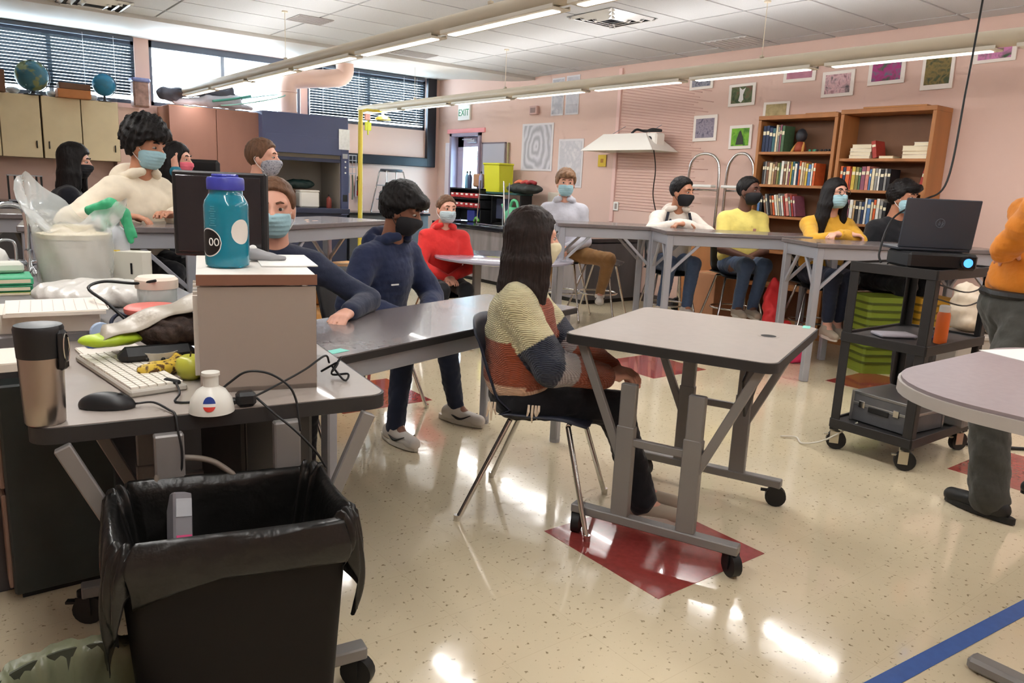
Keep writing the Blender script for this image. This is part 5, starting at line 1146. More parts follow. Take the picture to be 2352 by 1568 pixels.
# black bin with liner
M_bin = mat('bin_brown_black', (22, 19, 17), .7, var=(5, .12), spec=.25); M_bag = mat('bin_liner', (20, 19, 18), .28, bump=(16, .7))
t = thing('trash_bin', 'tall black trash bin with a black liner folded over its rim', 'trash bin', (.462, 1.55, 0), radians(-9))
def binprof(a, z):
    s = .80+.2*z/.64; P = rrect(.40*s, .30*s, .035*s, 6); i = int(a*len(P)) % len(P); return P[i]
P0 = rrect(.45, .32, .04, 6); nP = len(P0)
b = MB(); V = []; 
for z, s in ((0, .78), (.62, .97), (.64, 1.0), (.64, .96), (.02, .75)):
    V += [(x*s, y*s, z) for x, y in P0]
Fc = [(j*nP+i, j*nP+(i+1) % nP, (j+1)*nP+(i+1) % nP, (j+1)*nP+i) for j in range(4) for i in range(nP)]+[tuple(range(nP))[::-1], tuple(range(4*nP, 5*nP))]
b.add(V, Fc); b.obj('bin', M_bin, t, smooth=40)
def liner(a, q):
    i = a*nP; k = int(i) % nP; f = i-int(i); x = P0[k][0]*(1-f)+P0[(k+1) % nP][0]*f; y = P0[k][1]*(1-f)+P0[(k+1) % nP][1]*f
    an = 2*pi*a; rng = .5+.5*sin(3*an+1.)
    if q < .45:      # inside
        p = q/.45; s = .70+.235*p+.02*sin(11*an+7*p); z = .22+.435*p; bulge = -.05*sin(pi*p)*(.4+.6*sin(5*an)**2)
        return (x*(s+bulge), y*(s+bulge), z)
    if q < .55:
        p = (q-.45)/.1; s = .935+.115*p+.012*sin(17*an); z = .657+.012*sin(pi*p)+.008*sin(13*an)
        return (x*s, y*s, z)
    p = (q-.55)/.45; drop = .13+.09*sin(2*an+2.3)+.03*sin(7*an)+.06/(1+math.exp((x+.12)*60)); s = 1.05+.035*sin(9*an+4*p)*p+.05*sin(pi*p)+.012*sin(23*an)
    return (x*s, y*s, .655-drop*p+.006*sin(19*an))
MB().grid(lambda a, q: liner(a, q), 140, 34, .0015).obj('liner', M_bag, t, smooth=True)
MB().box((0, 0, .24), (.26, .19, .01), .004).obj('liner_floor', M_bag, t)
t2 = thing('toothpaste_box', 'silver and pink carton thrown into the bin', 'carton', (.375, 1.63, .47), 0); t2.rotation_euler = (radians(-24), radians(14), radians(12)); MB().box((0, 0, .09), (.045, .035, .2), .004).obj('carton', mat('carton_silver', (120, 116, 120), .4), t2); MB().box((0, -.0185, .06), (.036, .002, .07)).obj('pink_print', mat('carton_pink', (206, 70, 120), .5), t2); MB().box((0, -.0185, .155), (.036, .002, .04)).obj('grey_print', mat('carton_print', (170, 170, 174), .5), t2)
F_ = Field((.3, 1.42, .42), (.5, 1.66, .64), .007); F_.ell((.37, 1.5, .53), (.05, .045, .06), k=.02); F_.ell((.4, 1.54, .49), (.05, .04, .05), k=.02); F_.D += .008*wob(F_.all(), 55, 12)
tag(npmesh('crumpled_bag', *F_.mesh(), mat('grey_plastic_bag', (96, 92, 86), .3, bump=(25, .6))), 'crumpled grey plastic bag inside the black bin', 'bag')
# small round bin with translucent olive liner
t = thing('waste_basket', 'small round waste basket with an olive liner at the lower left corner', 'trash bin', (.15, 1.52, 0))
MB().lathe([(.11, 0), (.165, .34), (.17, .35), (.165, .35), (.108, .01)], n=32).obj('basket', mat('basket_olive', (74, 76, 62), .6), t, smooth=40)
def lin2(a, q):
    an = 2*pi*a; w_ = .006*sin(13*an)+.005*sin(29*an+q*5)
    if q < .5: p = q/.5; return ((.09+.074*p+w_)*cos(an), (.09+.074*p+w_)*sin(an), .06+.302*p)
    p = (q-.5)/.5; return ((.18+.012*sin(pi*p)+w_+.014*p)*cos(an), (.18+.012*sin(pi*p)+w_+.014*p)*sin(an), .362-.11*p+.012*sin(5*an)*p+.012*sin(pi*p))
MB().grid(lin2, 90, 20, .001).obj('liner', mat('liner_olive', (122, 124, 98), .3, bump=(18, .6)), t, smooth=True)
# floor tape
tag(MB().box((2.4, .83, .0012), (1.9, .055, .0014), rz=-.085).obj('floor_tape', mat('tape_blue', (56, 92, 160), .5, var=(30, .08))), 'strip of blue tape on the floor at the lower right', 'tape')

# ------------------------------------------------------------------ cart contents
t = thing('projector', 'black projector with a glowing blue lens under the laptop', 'projector', (4.1, 1.8, 1.03), radians(-40)); MB().box((0, 0, .045), (.34, .26, .08), .012).obj('case', M_kshell, t)
MB().cyl((.11, -.13, .045), (.11, -.15, .045), .033, n=18).obj('lens_ring', M_kshell, t); MB().cyl((.11, -.148, .045), (.11, -.154, .045), .022, n=18).obj('lens', mat('lens_glow', (90, 170, 255), .2, emit=((70, 150, 255), .7)), t)
t = thing('laptop', 'open dark laptop seen from behind its lid on the projector', 'laptop', (4.1, 1.8, 1.117), radians(-42)); m = mat('laptop_slate', (58, 64, 74), .4)
MB().box((0, .1, .01), (.36, .24, .018), .005).obj('base', m, t)
ld = MB().box((0, 0, .125), (.365, .009, .25), .004); ld = ld.obj('lid', m, t); ld.location = (0, -.02, .016); ld.rotation_euler = (radians(8), 0, 0)
em = mat('laptop_emblem', (110, 120, 132), .3, metal=.5); MB().tube([(.022*cos(a), -.0055, .13+.022*sin(a)) for a in [2*pi*k/24 for k in range(24)]], .0016, 6, closed=True).obj('emblem_ring', em, ld)
for x0, q in ((-.009, 0), (.006, 1)):
    MB().tube([(x0, -.0055, .118+(-.006 if q else .0)), (x0+.006, -.0055, .143)], .0014, 6).tube([(x0+.004, -.0055, .133), (x0+.01, -.0055, .133), (x0+.006, -.0055, .119)], .0014, 6).obj('emblem_stroke', em, ld)
tag(MB().tube(bez([(4.55, 1.93, 2.885), (4.5, 1.92, 2.3), (4.43, 1.9, 1.95), (4.31, 1.87, 1.48), (4.2, 1.93, 1.37), (4.05, 2.0, 1.27), (3.98, 2.01, 1.1), (3.97, 1.99, 1.04)], 9), .0055, 6).obj('hanging_cable', M_rubber, smooth=True), 'black cable hanging from the ceiling down to the laptop cart', 'cable')
tag(MB().tube(bez([(4.02, 1.98, 1.035), (4.06, 1.95, 1.08), (4.12, 1.93, 1.09), (4.2, 1.95, 1.04)], 6), .004, 6).obj('short_cable', M_rubber, smooth=True), 'short black cable lying on the top shelf of the cart', 'cable')
t = thing('spray_can', 'orange spray can on the middle shelf of the cart', 'can', (4.12, 1.70, .65)); MB().lathe([(.03, 0), (.032, .004), (.032, .15), (.026, .165)], n=20).obj('body', mat('can_orange', (226, 108, 44), .4), t, smooth=40); MB().lathe([(.026, .163), (.026, .195), (.02, .2)], n=16).obj('cap', M_white, t, smooth=40)
t = thing('folded_cloth', 'folded grey cloth and pen on the middle shelf of the cart', 'cloth', (4.08, 1.92, .65)); MB().box((0, 0, .01), (.2, .12, .018), .006, rz=-.6).obj('cloth', M_greycl, t); MB().tube([(.03, -.12, .012), (.12, -.17, .014)], .012, 8).obj('pen', mat('pen_navy', (50, 52, 100), .4), t)
tag(MB().box((4.3, 1.78, .661), (.16, .07, .022), .006, rz=.4).obj('remote', M_kshell), 'black remote control on the middle shelf of the cart', 'remote')
M_alu = mat('brushed_alu', (150, 150, 150), .35, metal=.8); M_case = mat('case_grey', (92, 92, 94), .45, var=(20, .1))
t = thing('flight_case', 'aluminium-edged equipment case on the bottom shelf of the cart', 'case', (4.14, 1.87, .165), radians(-6)); MB().box((0, 0, .085), (.34, .32, .165), .004).obj('shell', M_case, t)
for z in (.1, .16): MB().box((0, 0, z), (.345, .325, .018), .003).obj('trim_band', M_alu, t)
for sx in (-1, 1):
    for sy in (-1, 1): MB().box((sx*.168, sy*.158, .085), (.016, .016, .168), .003).obj('corner_strip', M_alu, t)
MB().box((-.174, 0, .085), (.008, .12, .03), .003).obj('handle', M_kshell, t)
for y in (-.1, .1): MB().box((-.174, y, .1), (.006, .035, .04), .003).obj('latch', M_chrome, t)
t = thing('power_strip', 'jumble of grey adapters and white cables at the right of the cart bottom', 'power strip', (4.44, 1.72, .165)); MB().box((0, 0, .03), (.12, .2, .06), .01).box((.02, .02, .08), (.08, .1, .05), .01).obj('adapters', mat('adapter_grey', (140, 138, 134), .5), t); 
for k in range(3): MB().tube(bez([(-.05, -.05+.03*k, .06), (-.1, -.12, .1-.02*k), (.02, -.22-.03*k, .02), (.1, -.1, -.02+.03*k), (.06, 0, .08)], 6), .005, 6).obj('cable', mat('cable_white', (206, 200, 186), .5), t, smooth=True)
tag(MB().tube(bez([(3.95, 1.98, .17), (3.85, 2.1, .05), (3.8, 2.2, .01), (3.86, 2.28, .012), (3.8, 2.34, .01)], 8), .005, 6).obj('trailing_lead', mat('cable_white', (206, 200, 186), .5), smooth=True), 'white cord trailing from the cart onto the floor', 'cord')
tag(MB().tube(bez([(4.6, 1.75, .012), (4.9, 1.45, .01), (5.3, 1.2, .01), (5.6, .9, .01)], 8), .01, 6).obj('floor_cable', M_rubber, smooth=True), 'thick black cable on the floor right of the cart', 'cable')

# ------------------------------------------------------------------ under the tall tables
carton('stout brown box standing behind the stool of the person in the yellow T-shirt', (6.5, 4.98, 0), (.4, .34, .56), mat('box_tan', (190, 136, 100), .8, var=(6, .06)))
tag(MB().box((6.6, 5.25, .5), (.04, .5, 1.0), .005).obj('plywood_sheet', M_oak), 'brown board leaning behind the brown box', 'board')
def soft(name, label, cat, lo, hi, prims, m, h=.012, wb_=.01, seed=1):
    F_ = Field(lo, hi, h)
    for q in prims: F_.ell(*q, k=.04)
    F_.D += wb_*wob(F_.all(), 30, seed); P_ = F_.all(); F_.D = np.maximum(F_.D, .003-P_[..., 2])
    return tag(npmesh(name, *F_.mesh(), m), label, cat)
t = soft('backpack', 'bright red backpack on the floor behind the lab table near the cart', 'backpack', (5.5, 3.5, -.02), (6.15, 4.1, .75), [((5.88, 3.86, .34), (.07, .06, .33)), ((5.8, 3.8, .2), (.1, .07, .22)), ((5.92, 3.74, .14), (.11, .08, .15)), ((5.83, 3.84, .44), (.1, .05, .14))], mat('backpack_red', (206, 44, 48), .6, bump=(12, .5)), wb_=.02)
t = soft('backpack', 'hot pink bag slumped in front of the red backpack', 'bag', (5.45, 3.3, -.02), (6.0, 3.7, .35), [((5.72, 3.5, .1), (.16, .12, .11))], mat('bag_pink', (226, 50, 110), .6, bump=(14, .5)), seed=4)
def striped(name, c1, c2, s):
    m = mat(name, c1, .7); N, L, p = nodes_of(m); tc = N.new('ShaderNodeTexCoord'); w_ = N.new('ShaderNodeTexWave'); w_.bands_direction = 'Z'; w_.inputs['Scale'].default_value = s; w_.inputs['Distortion'].default_value = .6
    L.new(tc.outputs['Object'], w_.inputs['Vector']); r = N.new('ShaderNodeValToRGB'); e = r.color_ramp.elements; e[0].color = lin(c1); e[1].color = lin(c2); e[0].position = .35; e[1].position = .65; L.new(w_.outputs['Fac'], r.inputs[0]); L.new(r.outputs[0], p.inputs['Base Color']); return m
for k, (x, y, c1, nm) in enumerate(((6.05, 3.0, (128, 146, 46), 'lime green'), (6.42, 2.78, (200, 152, 44), 'yellow'))):
    t = thing('ribbed_bin', nm+' ribbed plastic bin on the floor behind the cart', 'bin', (x, y, 0), -.55, 'ribbed bins behind the cart'); m = mat('bin_'+nm.replace(' ', '_'), c1, .5)
    b = MB(); b.prism(rrect(.3, .26, .03, 4), 0, .02); b.add([(px*.86, py*.86, 0) for px, py in rrect(.34, .3, .03, 4)]+[(px, py, .62) for px, py in rrect(.34, .3, .03, 4)], [(i, (i+1) % 20, 20+(i+1) % 20, 20+i) for i in range(20)]+[tuple(range(20, 40))]); 
    b.v = b.v; b.obj('body', m, t, smooth=30)
    for q in range(9): s_ = .88+.12*(.08+.06*q)/.62; MB().prism([(px*s_, py*s_) for px, py in rrect(.352, .312, .032, 4)], .08+.06*q, .098+.06*q).obj('rib', mat('rib_'+nm.replace(' ', '_'), tuple(v*.6 for v in c1), .5), t)
soft('canvas_bag', 'cream canvas bag on a low crate behind the cart', 'bag', (5.55, 1.95, .46), (6.3, 2.45, .92), [((5.85, 2.24, .6), (.2, .13, .12)), ((5.98, 2.14, .58), (.14, .13, .1)), ((5.8, 2.26, .72), (.13, .09, .1)), ((5.95, 2.18, .7), (.1, .08, .12))], mat('canvas_cream', (214, 200, 180), .8, bump=(14, .6)), wb_=.022, seed=10)
t = thing('crate', 'pale grey crate under the cream canvas bag', 'crate', (5.9, 2.19, 0), -.6); MB().box((0, 0, .24), (.5, .34, .46), .008).obj('body', mat('crate_grey', (170, 162, 152), .6), t); MB().box((0, 0, .46), (.53, .37, .03), .006).obj('rim', mat('crate_grey', (170, 162, 152), .6), t)
soft('dark_backpack', 'black backpack on the floor under the cart middle shelf', 'backpack', (5.1, 2.15, -.02), (5.7, 2.6, .6), [((5.4, 2.38, .25), (.17, .13, .26))], mat('backpack_black', (34, 34, 36), .6, bump=(14, .5)), seed=12)
M_obox = mat('carton_orange', (206, 150, 84), .75, var=(6, .1))
for k, (x, y, z, s, lab) in enumerate(((2.3, 5.35, 0, (.5, .4, .38), 'large tan carton on the floor under the glare-lit lab table'), (2.55, 5.5, .39, (.42, .34, .3), 'tan carton stacked on the left of the large one under the lab table'), (2.95, 5.75, 0, (.4, .36, .62), 'tall tan carton right of the stacked ones under the lab table'))):
    carton(lab, (x, y, z), s, M_obox, rz=.3, group='tan cartons under the lab table')
tag(MB().tube([(2.45, 4.98, .42), (2.85, 5.2, .92)], .012, 8).obj('black_rod', M_rubber), 'slanting black rod leaning beside the tan cartons', 'rod')
t = thing('coffee_cup', 'cream paper cup with a black lid behind the dark table', 'cup', (2.52, 3.3, .741)); MB().lathe([(.028, 0), (.038, .1)], n=20).obj('cup', mat('cup_cream', (226, 220, 190), .5), t, smooth=40); MB().lathe([(.04, .098), (.04, .106), (.034, .112), (0, .112)], n=20, cap=False).obj('lid', M_kshell, t, smooth=40)
# ------------------------------------------------------------------ people
def v3(*a): return np.array(a, float)
def nrm(a): return a/max(np.linalg.norm(a), 1e-9)
def ik(a, b, l1, l2, pole):
    d = b-a; L = np.linalg.norm(d); u = nrm(d)
    if L > (l1+l2)*.995: b = a+u*(l1+l2)*.995; L = (l1+l2)*.995
    x = (l1*l1-l2*l2+L*L)/(2*L); h = sqrt(max(l1*l1-x*x, 0)); p = pole-u*(pole@u)
    return a+u*x+nrm(p)*h, b
def skin(name, c): return mat('skin_'+name, c, .5, var=(8, .05), subs=.08)
def cloth(name, c, r=.85, b=(30, .35)): return mat('cloth_'+name, c, r, var=(14, .07), bump=b, sheen=.15, spec=.25)
def hairm(name, c): return mat('hair_'+name, c, .5, var=(60, .3), bump=(90, .4), stretch=(1, 1, .25), spec=.22)
M_eyew = mat('eye_white', (186, 176, 168), .3); M_iris = mat('eye_dark', (34, 24, 20), .25)
M_mblue = mat('mask_blue', (158, 196, 206), .75, var=(12, .05)); M_mwhite = mat('mask_pale_blue', (186, 204, 210), .75); M_mblack = mat('mask_black', (26, 26, 30), .75); M_loop = mat('mask_loop', (226, 226, 226), .7)

class Person:
    def __init__(s, label, pelvis, yaw, lean=5, head=(None, 0, 0), sc=1., h=.009, seat=True, roll=0.):
        s.t = thing('person', label, 'person', (pelvis[0], pelvis[1], 0)); s.o = v3(pelvis[0], pelvis[1], 0)
        s.h = h; s.k = sc; a = radians(yaw); s.f = v3(cos(a), sin(a), 0); s.l = v3(-sin(a), cos(a), 0); s.up = v3(0, 0, 1)
        L = radians(lean); R = radians(roll); s.tu = nrm(s.up*cos(L)+s.f*sin(L)+s.l*sin(R)); s.tf = nrm(np.cross(s.l, s.tu))*1.
        s.P = v3(*pelvis); k = sc
        s.hip = [s.P+s.l*.092*k, s.P-s.l*.092*k]
        s.neck = s.P+s.tu*.50*k
        s.sh = [s.P+s.tu*.402*k+s.l*.160*k, s.P+s.tu*.402*k-s.l*.160*k]
        hy, hp, hr = head; hy = radians(yaw if hy is None else hy); hp = radians(hp); hr = radians(hr)
        hf = v3(cos(hy)*cos(hp), sin(hy)*cos(hp), sin(hp)); hl = v3(-sin(hy), cos(hy), 0); hu = np.cross(hf, hl)
        hl, hu = hl*cos(hr)+hu*sin(hr), hu*cos(hr)-hl*sin(hr)
        s.HR = np.stack([-hl, hf, hu], 1)             # columns: right, forward, up
        s.H = s.neck+(s.tu*.4+s.up*.6)*.155*k+s.f*.02*k+hf*.022*k
        s.arm = [None, None]; s.leg = [None, None]
    def hp(s, x, y, z): return s.H+s.HR@(v3(x, y, z)*s.k)
    def hl(s, P): return ((P-s.H.astype(np.float32))@s.HR.astype(np.float32))/s.k
    def arms(s, targets, poles=(None, None)):
        for i in (0, 1):
            sg = 1 if i == 0 else -1; pole = poles[i] if poles[i] is not None else s.l*sg*.6-s.up-s.f*.3
            w = targets[i]
            if w is None: w = s.sh[i]-s.up*.5*s.k+s.f*.12
            s.arm[i] = ik(s.sh[i], v3(*w), .285*s.k, .255*s.k, v3(*pole))
    def legs(s, ankles, poles=(None, None), toes=(None, None)):
        for i in (0, 1):
            pole = poles[i] if poles[i] is not None else s.f+s.up*.8
            s.leg[i] = ik(s.hip[i], v3(*ankles[i]), .43*s.k, .41*s.k, v3(*pole))
        s.toe = [nrm(v3(*(toes[i] if toes[i] is not None else s.f))*v3(1, 1, 0)) for i in (0, 1)]
    def bounds(s, extra=.2):
        A = [s.P, s.H]+s.sh
        for q in s.arm+s.leg:
            if q: A += list(q)
        A = np.array(A); return A.min(0)-extra, A.max(0)+extra
    def hand(s, F, w, d, n, curl=.5, k=None, thumb=1, spread=1., k0=None):
        """palm from wrist w along d, palm normal n (fingers curl towards n)"""
        k = k or s.k; d = nrm(d); n = nrm(n-d*(n@d)); sd = np.cross(d, n)*thumb
        F.cone(w-d*.02, w+d*.03*k, .024*k, .026*k, .012)
        for q in (-.026, -.009, .009, .026): F.cone(w+d*.02*k+sd*q*.6*k, w+d*.085*k+sd*q*k, .015*k, .0125*k, .012)
        for q, ln in ((-.029, .80), (-.0105, .97), (.0095, 1.04), (.029, .95)):
            b = w+d*.087*k+sd*q*k*spread; a1 = nrm(d*cos(curl*.8)+n*sin(curl*.8)+sd*q*1.5*spread); a2 = nrm(d*cos(curl*1.9)+n*sin(curl*1.9)); a3 = nrm(d*cos(curl*2.7)+n*sin(curl*2.7))
            p1 = b+a1*.042*ln*k; p2 = p1+a2*.027*ln*k; p3 = p2+a3*.02*ln*k
            F.cone(b, p1, .0098*k, .009*k, .004); F.cone(p1, p2, .009*k, .0083*k, .004); F.cone(p2, p3, .0083*k, .0072*k, .004)
        tb = w+d*.03*k+sd*.028*k; t1 = tb+nrm(d*.75+sd*.6+n*.35)*.04*k; t2 = t1+nrm(d*.9+sd*.15+n*.45)*.03*k
        F.cone(tb, t1, .0135*k, .0105*k, .01); F.cone(t1, t2, .0105*k, .0085*k, .004)
    def body(s, sk, hands=((None, None, .5), (None, None, .5)), bare_arm=False, bare_leg=0.):
        lo, hi = s.bounds(.2); lo[2] = max(lo[2], .0); F = Field(lo, hi, s.h); k = s.k
        # head
        R = s.HR
        F.ell(s.hp(0, -.012, .028), (.076*k, .094*k, .088*k), R, .02); F.ell(s.hp(0, .022, -.035), (.062*k, .07*k, .078*k), R, .03); F.ell(s.hp(0, .04, -.085), (.036*k, .04*k, .03*k), R, .03)
        F.cone(s.hp(0, .088, .012), s.hp(0, .108, -.028), .009*k, .014*k, .012); F.ell(s.hp(0, .076, -.066), (.026*k, .016*k, .012*k), R, .008)
        F.cone(s.hp(-.045, .07, .027), s.hp(.045, .07, .027), .014*k, .014*k, .02)
        for x in (-1, 1):
            F.ell(s.hp(x*.032, .099, .003), (.018*k, .014*k, .010*k), R, .014, 'sub'); F.ell(s.hp(x*.077, -.008, -.012), (.011*k, .021*k, .033*k), R, .01)
        F.cone(s.hp(0, -.02, -.05), s.neck-s.tu*.02, .054*k, .058*k, .03)
        # inner frame (under clothing) keeps the figure one surface
        F.cone(s.P, s.P+s.tu*.2*k, .11*k, .1*k, .03); F.cone(s.P+s.tu*.2*k, s.P+s.tu*.36*k-s.f*.01, .095*k, .075*k, .03); F.cone(s.P+s.tu*.34*k-s.f*.01, s.neck-s.tu*.02*k, .06*k, .05*k, .03); F.cone(s.sh[0], s.sh[1], .04*k, .04*k, .04)
        for i in (0, 1):
            F.cone(s.hip[i], s.leg[i][0], .07*k, .048*k, .03); F.cone(s.leg[i][0], s.leg[i][1], .046*k, .032*k, .02)
            F.cone(s.leg[i][1], s.leg[i][1]+s.toe[i]*.12-s.up*.045*k, .034*k, .02*k, .03)
            F.cone(s.sh[i], s.arm[i][0], .045*k, .038*k, .03); F.cone(s.arm[i][0], s.arm[i][1], .037*k, .026*k, .02)
            d, n, cu = hands[i]; d = nrm(s.arm[i][1]-s.arm[i][0]) if d is None else nrm(v3(*d)); n = -s.up if n is None else v3(*n)
            s.hand(F, s.arm[i][1], d, n, cu, thumb=(1 if i == 1 else -1))
        V, Q = F.mesh(); o = npmesh('body', V-s.o.astype(np.float32), Q, sk, s.t)
        for x in (-1, 1):
            e = s.hp(x*.031, .0765, .004); mb = MB().sphere(tuple(e-s.o), .0125*k, 12, 8, (1, 1, .5)); ey = mb.obj('eye', M_eyew, s.t, smooth=True)
            MB().sphere(tuple(s.hp(x*.031, .0838, .004)-s.o), .0068*k, 10, 8).obj('iris', M_iris, ey, smooth=True)
        return o
    def brows(s, m):
        for x in (-1, 1):
            MB().tube([tuple(s.hp(x*.014, .094, .028)-s.o), tuple(s.hp(x*.032, .092, .034)-s.o), tuple(s.hp(x*.052, .074, .026)-s.o)], [.004*s.k, .0048*s.k, .003*s.k], 6).obj('eyebrow', m, s.t, smooth=True)
    def top(s, m, name='sweater', puff=0., sleeve=1., hem=.02, wr=.006, hood=None, colors=None, loose=0., h=None, seed=0, vneck=0.):
        h = h or s.h; lo, hi = s.bounds(.22); F = Field(lo, hi, h); k = s.k; R = np.stack([s.l, np.cross(s.tu, s.l), s.tu], 1); p = puff
        F.ell(s.P+s.tu*(.06+hem)*k, ((.168+p)*k, (.128+p)*k, .12*k), R, .06); F.ell(s.P+s.tu*.19*k, ((.158+p)*k, (.118+p)*k, .16*k), R, .06)
        F.ell(s.P+s.tu*.32*k, ((.162+p*.7)*k, (.116+p)*k, .15*k), R, .06)
        for i in (0, 1):
            sg = 1 if i == 0 else -1
            F.cone(s.neck-s.tu*.04*k+s.l*sg*.025*k, s.sh[i], .05*k, (.056+p*.35)*k, .06)
            e, w = s.arm[i]; r0 = .055+p*.4
            if sleeve >= 1:
                F.cone(s.sh[i], e, (r0+loose*.3)*k, (.047+p*.4+loose*.6)*k, .035); F.cone(e, w-nrm(w-e)*.005, (.047+p*.4+loose*.6)*k, (.036+p*.4+loose*.3)*k, .02)
            else:
                q = s.sh[i]+(e-s.sh[i])*sleeve; F.cone(s.sh[i], q, (r0+.006)*k, (.058+p*.5)*k, .035)
        P = F.all(); near = np.abs(F.D) < .06
        d = wr*wob(P[near]*v3(.7, .7, 1.3).astype(np.float32), 19, seed+11)+wr*.35*np.abs(wob(P[near]*v3(1, 1, 1.8).astype(np.float32), 42, seed+12)); F.D[near] += d
        # open the neck and, for short sleeves, the cuffs
        c = s.neck+s.tu*.052*k+s.f*(.014+vneck*.5)*k; F.ell(c, (.062*k, (.056+vneck)*k, (.04+vneck*1.3)*k), R, .012, 'sub')
        V, Q = F.mesh(); col = None
        if colors is not None: col = colors(s, V)
        o = npmesh(name, V-s.o.astype(np.float32), Q, m, s.t, colors=col)
        if hood is not None:
            F = Field(s.neck-.26*k, s.neck+.26*k, h); n = 9
            pts = []
            for j in range(n+1):
                a = radians(-150+300*j/n)+pi; pts.append(s.neck+s.tu*(.005-.055*cos(a)*-1*.6-.02)*k+(-s.f*-cos(a)*.075+s.l*sin(a)*.085)*k)
            for j in range(n): F.cone(pts[j], pts[j+1], .024*k, .024*k, .03)
            F.ell(s.neck-s.f*.1*k-s.tu*.03*k, (.11*k, .05*k, .09*k), R, .05); F.D += .005*wob(F.all(), 40, seed+3)
            V, Q = F.mesh(); npmesh('hood', V-s.o.astype(np.float32), Q, hood, s.t)
        return o
    def trousers(s, m, name='trousers', flare=0., cut=1., seed=0, puff=0.):
        lo, hi = s.bounds(.22); lo[2] = max(lo[2], 0); hi[2] = s.P[2]+.24; F = Field(lo, hi, s.h); k = s.k; R = np.stack([s.l, s.f, s.up], 1)
        F.ell(s.P+s.up*.0, (.165*k, .135*k, .105*k), R, .06)
        for i in (0, 1):
            kn, an = s.leg[i]; e = kn+(an-kn)*cut
            F.cone(s.hip[i], kn, (.086+puff)*k, (.064+puff)*k, .04); F.cone(kn, e, (.062+puff)*k, (.046+puff+flare)*k, .03)
        P = F.all(); near = np.abs(F.D) < .06; F.D[near] += .006*wob(P[near], 26, seed+5)+.003*wob(P[near], 60, seed+6)
        V, Q = F.mesh(); return npmesh(name, V-s.o.astype(np.float32), Q, m, s.t)
    def shoes(s, m, sole, high=0., mark=None, name='shoe'):
        for i in (0, 1):
            an = s.leg[i][1]; d = s.toe[i]; k = s.k; z0 = an[2]-.078*k; sd = v3(-d[1], d[0], 0); R = np.stack([sd, d, s.up], 1)
            F = Field(an-.24, an+.24, .006 if s.h < .008 else .008)
            heel = v3(an[0], an[1], z0)-d*.045*k
            F.ell(heel+d*.0*k+s.up*.045*k, (.037*k, .05*k, .045*k), R, .03); F.cone(heel+d*.06*k+s.up*.042*k, heel+d*.2*k+s.up*.032*k, .04*k, .034*k, .03); F.cone(heel+d*.03*k+s.up*.06*k, an+s.up*(.0+high), .042*k, .045*k, .03)
            P = F.all(); F.D = smax(F.D, (z0+.014*k)-P[..., 2], .004)
            V, Q = F.mesh(); sh = npmesh(name, V-s.o.astype(np.float32), Q, m, s.t)
            n = 22; pts = []
            for j in range(n):
                a = 2*pi*j/n; x = cos(a); y = sin(a); w = (.043 if x < 0 else .042)*k; q = heel+d*(.078+.152*x)*k+sd*w*y*(1-.18*(x < -.3)); pts.append((q[0]-s.o[0], q[1]-s.o[1]))
            MB().prism(pts, z0+.001, z0+.026*k).obj('sole', sole, sh)
            if mark is not None:
                for sg in (-1, 1):
                    A = heel+d*.045*k+sd*sg*.0435*k+s.up*.05*k; B = heel+d*.1*k+sd*sg*.0415*k+s.up*.034*k; C = heel+d*.165*k+sd*sg*.033*k+s.up*.062*k
                    MB().tube(bez([tuple(A-s.o), tuple(B-s.o), tuple(C-s.o)], 5), [.003, .005, .0065, .0075, .0075, .007, .006, .005, .004, .003, .002], 6).obj('side_mark', mark, sh)
            MB().tube([tuple(heel+d*(.07+.02*j)*k+sd*.016*(-1)**j*k+s.up*(.092-.011*j)*k-s.o) for j in range(5)], .003*k, 6).obj('lace', sole, sh)
    def mask(s, m, loop=M_loop, h=None, big=1., pleat=True, cup=0.):
        k = s.k; c = s.hp(0, .05, -.055); F = Field(c-.13*k, c+.13*k, (h or min(s.h, .007))); L = s.hl(F.all())
        d = ellip(L, (0, .022, -.045), (.070*big, .086+.006*cup, .086)); nose = rcone(L, (0, .085, .0), (0, .104+cup*.006, -.035), .013, .019); d = smin(d, nose, .03)
        z = L[..., 2]; y = L[..., 1]
        if pleat: d = d+.0022*np.sin(z*330)*(y > .05)
        top_ = z-(-.012+.0*y); bot = -.118-z; back = .012-y-np.abs(L[..., 0])*.12
        F.D = smax(smax(smax(d, top_-.35*(np.abs(L[..., 0]) < .03)*.0, .006), bot, .006), back, .006)*k
        V, Q = F.mesh(); o = npmesh('face_mask', V-s.o.astype(np.float32), Q, m, s.t)
        for x in (-1, 1):
            MB().tube(bez([tuple(s.hp(x*.066, .022, -.02)-s.o), tuple(s.hp(x*.082, -.005, .012)-s.o), tuple(s.hp(x*.086, -.03, -.005)-s.o), tuple(s.hp(x*.082, -.01, -.045)-s.o), tuple(s.hp(x*.062, .022, -.085)-s.o)], 5), .0022*k, 6).obj('ear_loop', loop, o, smooth=True)
    def hair(s, m, style='short', seed=0, h=None, vol=0., length=.3, front=0., fringe=0.):
        k = s.k; h = h or min(s.h, .007); lo = s.H-.2*k; hi = s.H+.2*k
        if style == 'long': lo = lo-v3(.08, .08, length+.02); hi = hi+v3(.08, .08, 0)
        F = Field(lo, hi, h); G = F.all(); L = s.hl(G); x, y, z = L[..., 0], L[..., 1], L[..., 2]
        cap = ellip(L, (0, -.014, .03+vol*.3), (.084+vol*.55, .103+vol*.6, .094+vol*.75))
        zmin = np.interp(y, [-.13, -.09, -.04, -.005, .02, .055, .08, .12], [-.085, -.08, -.055, -.03, .0+front*.5, .056-fringe*.5+front, .078-fringe+front, .084-fringe+front]).astype(np.float32)
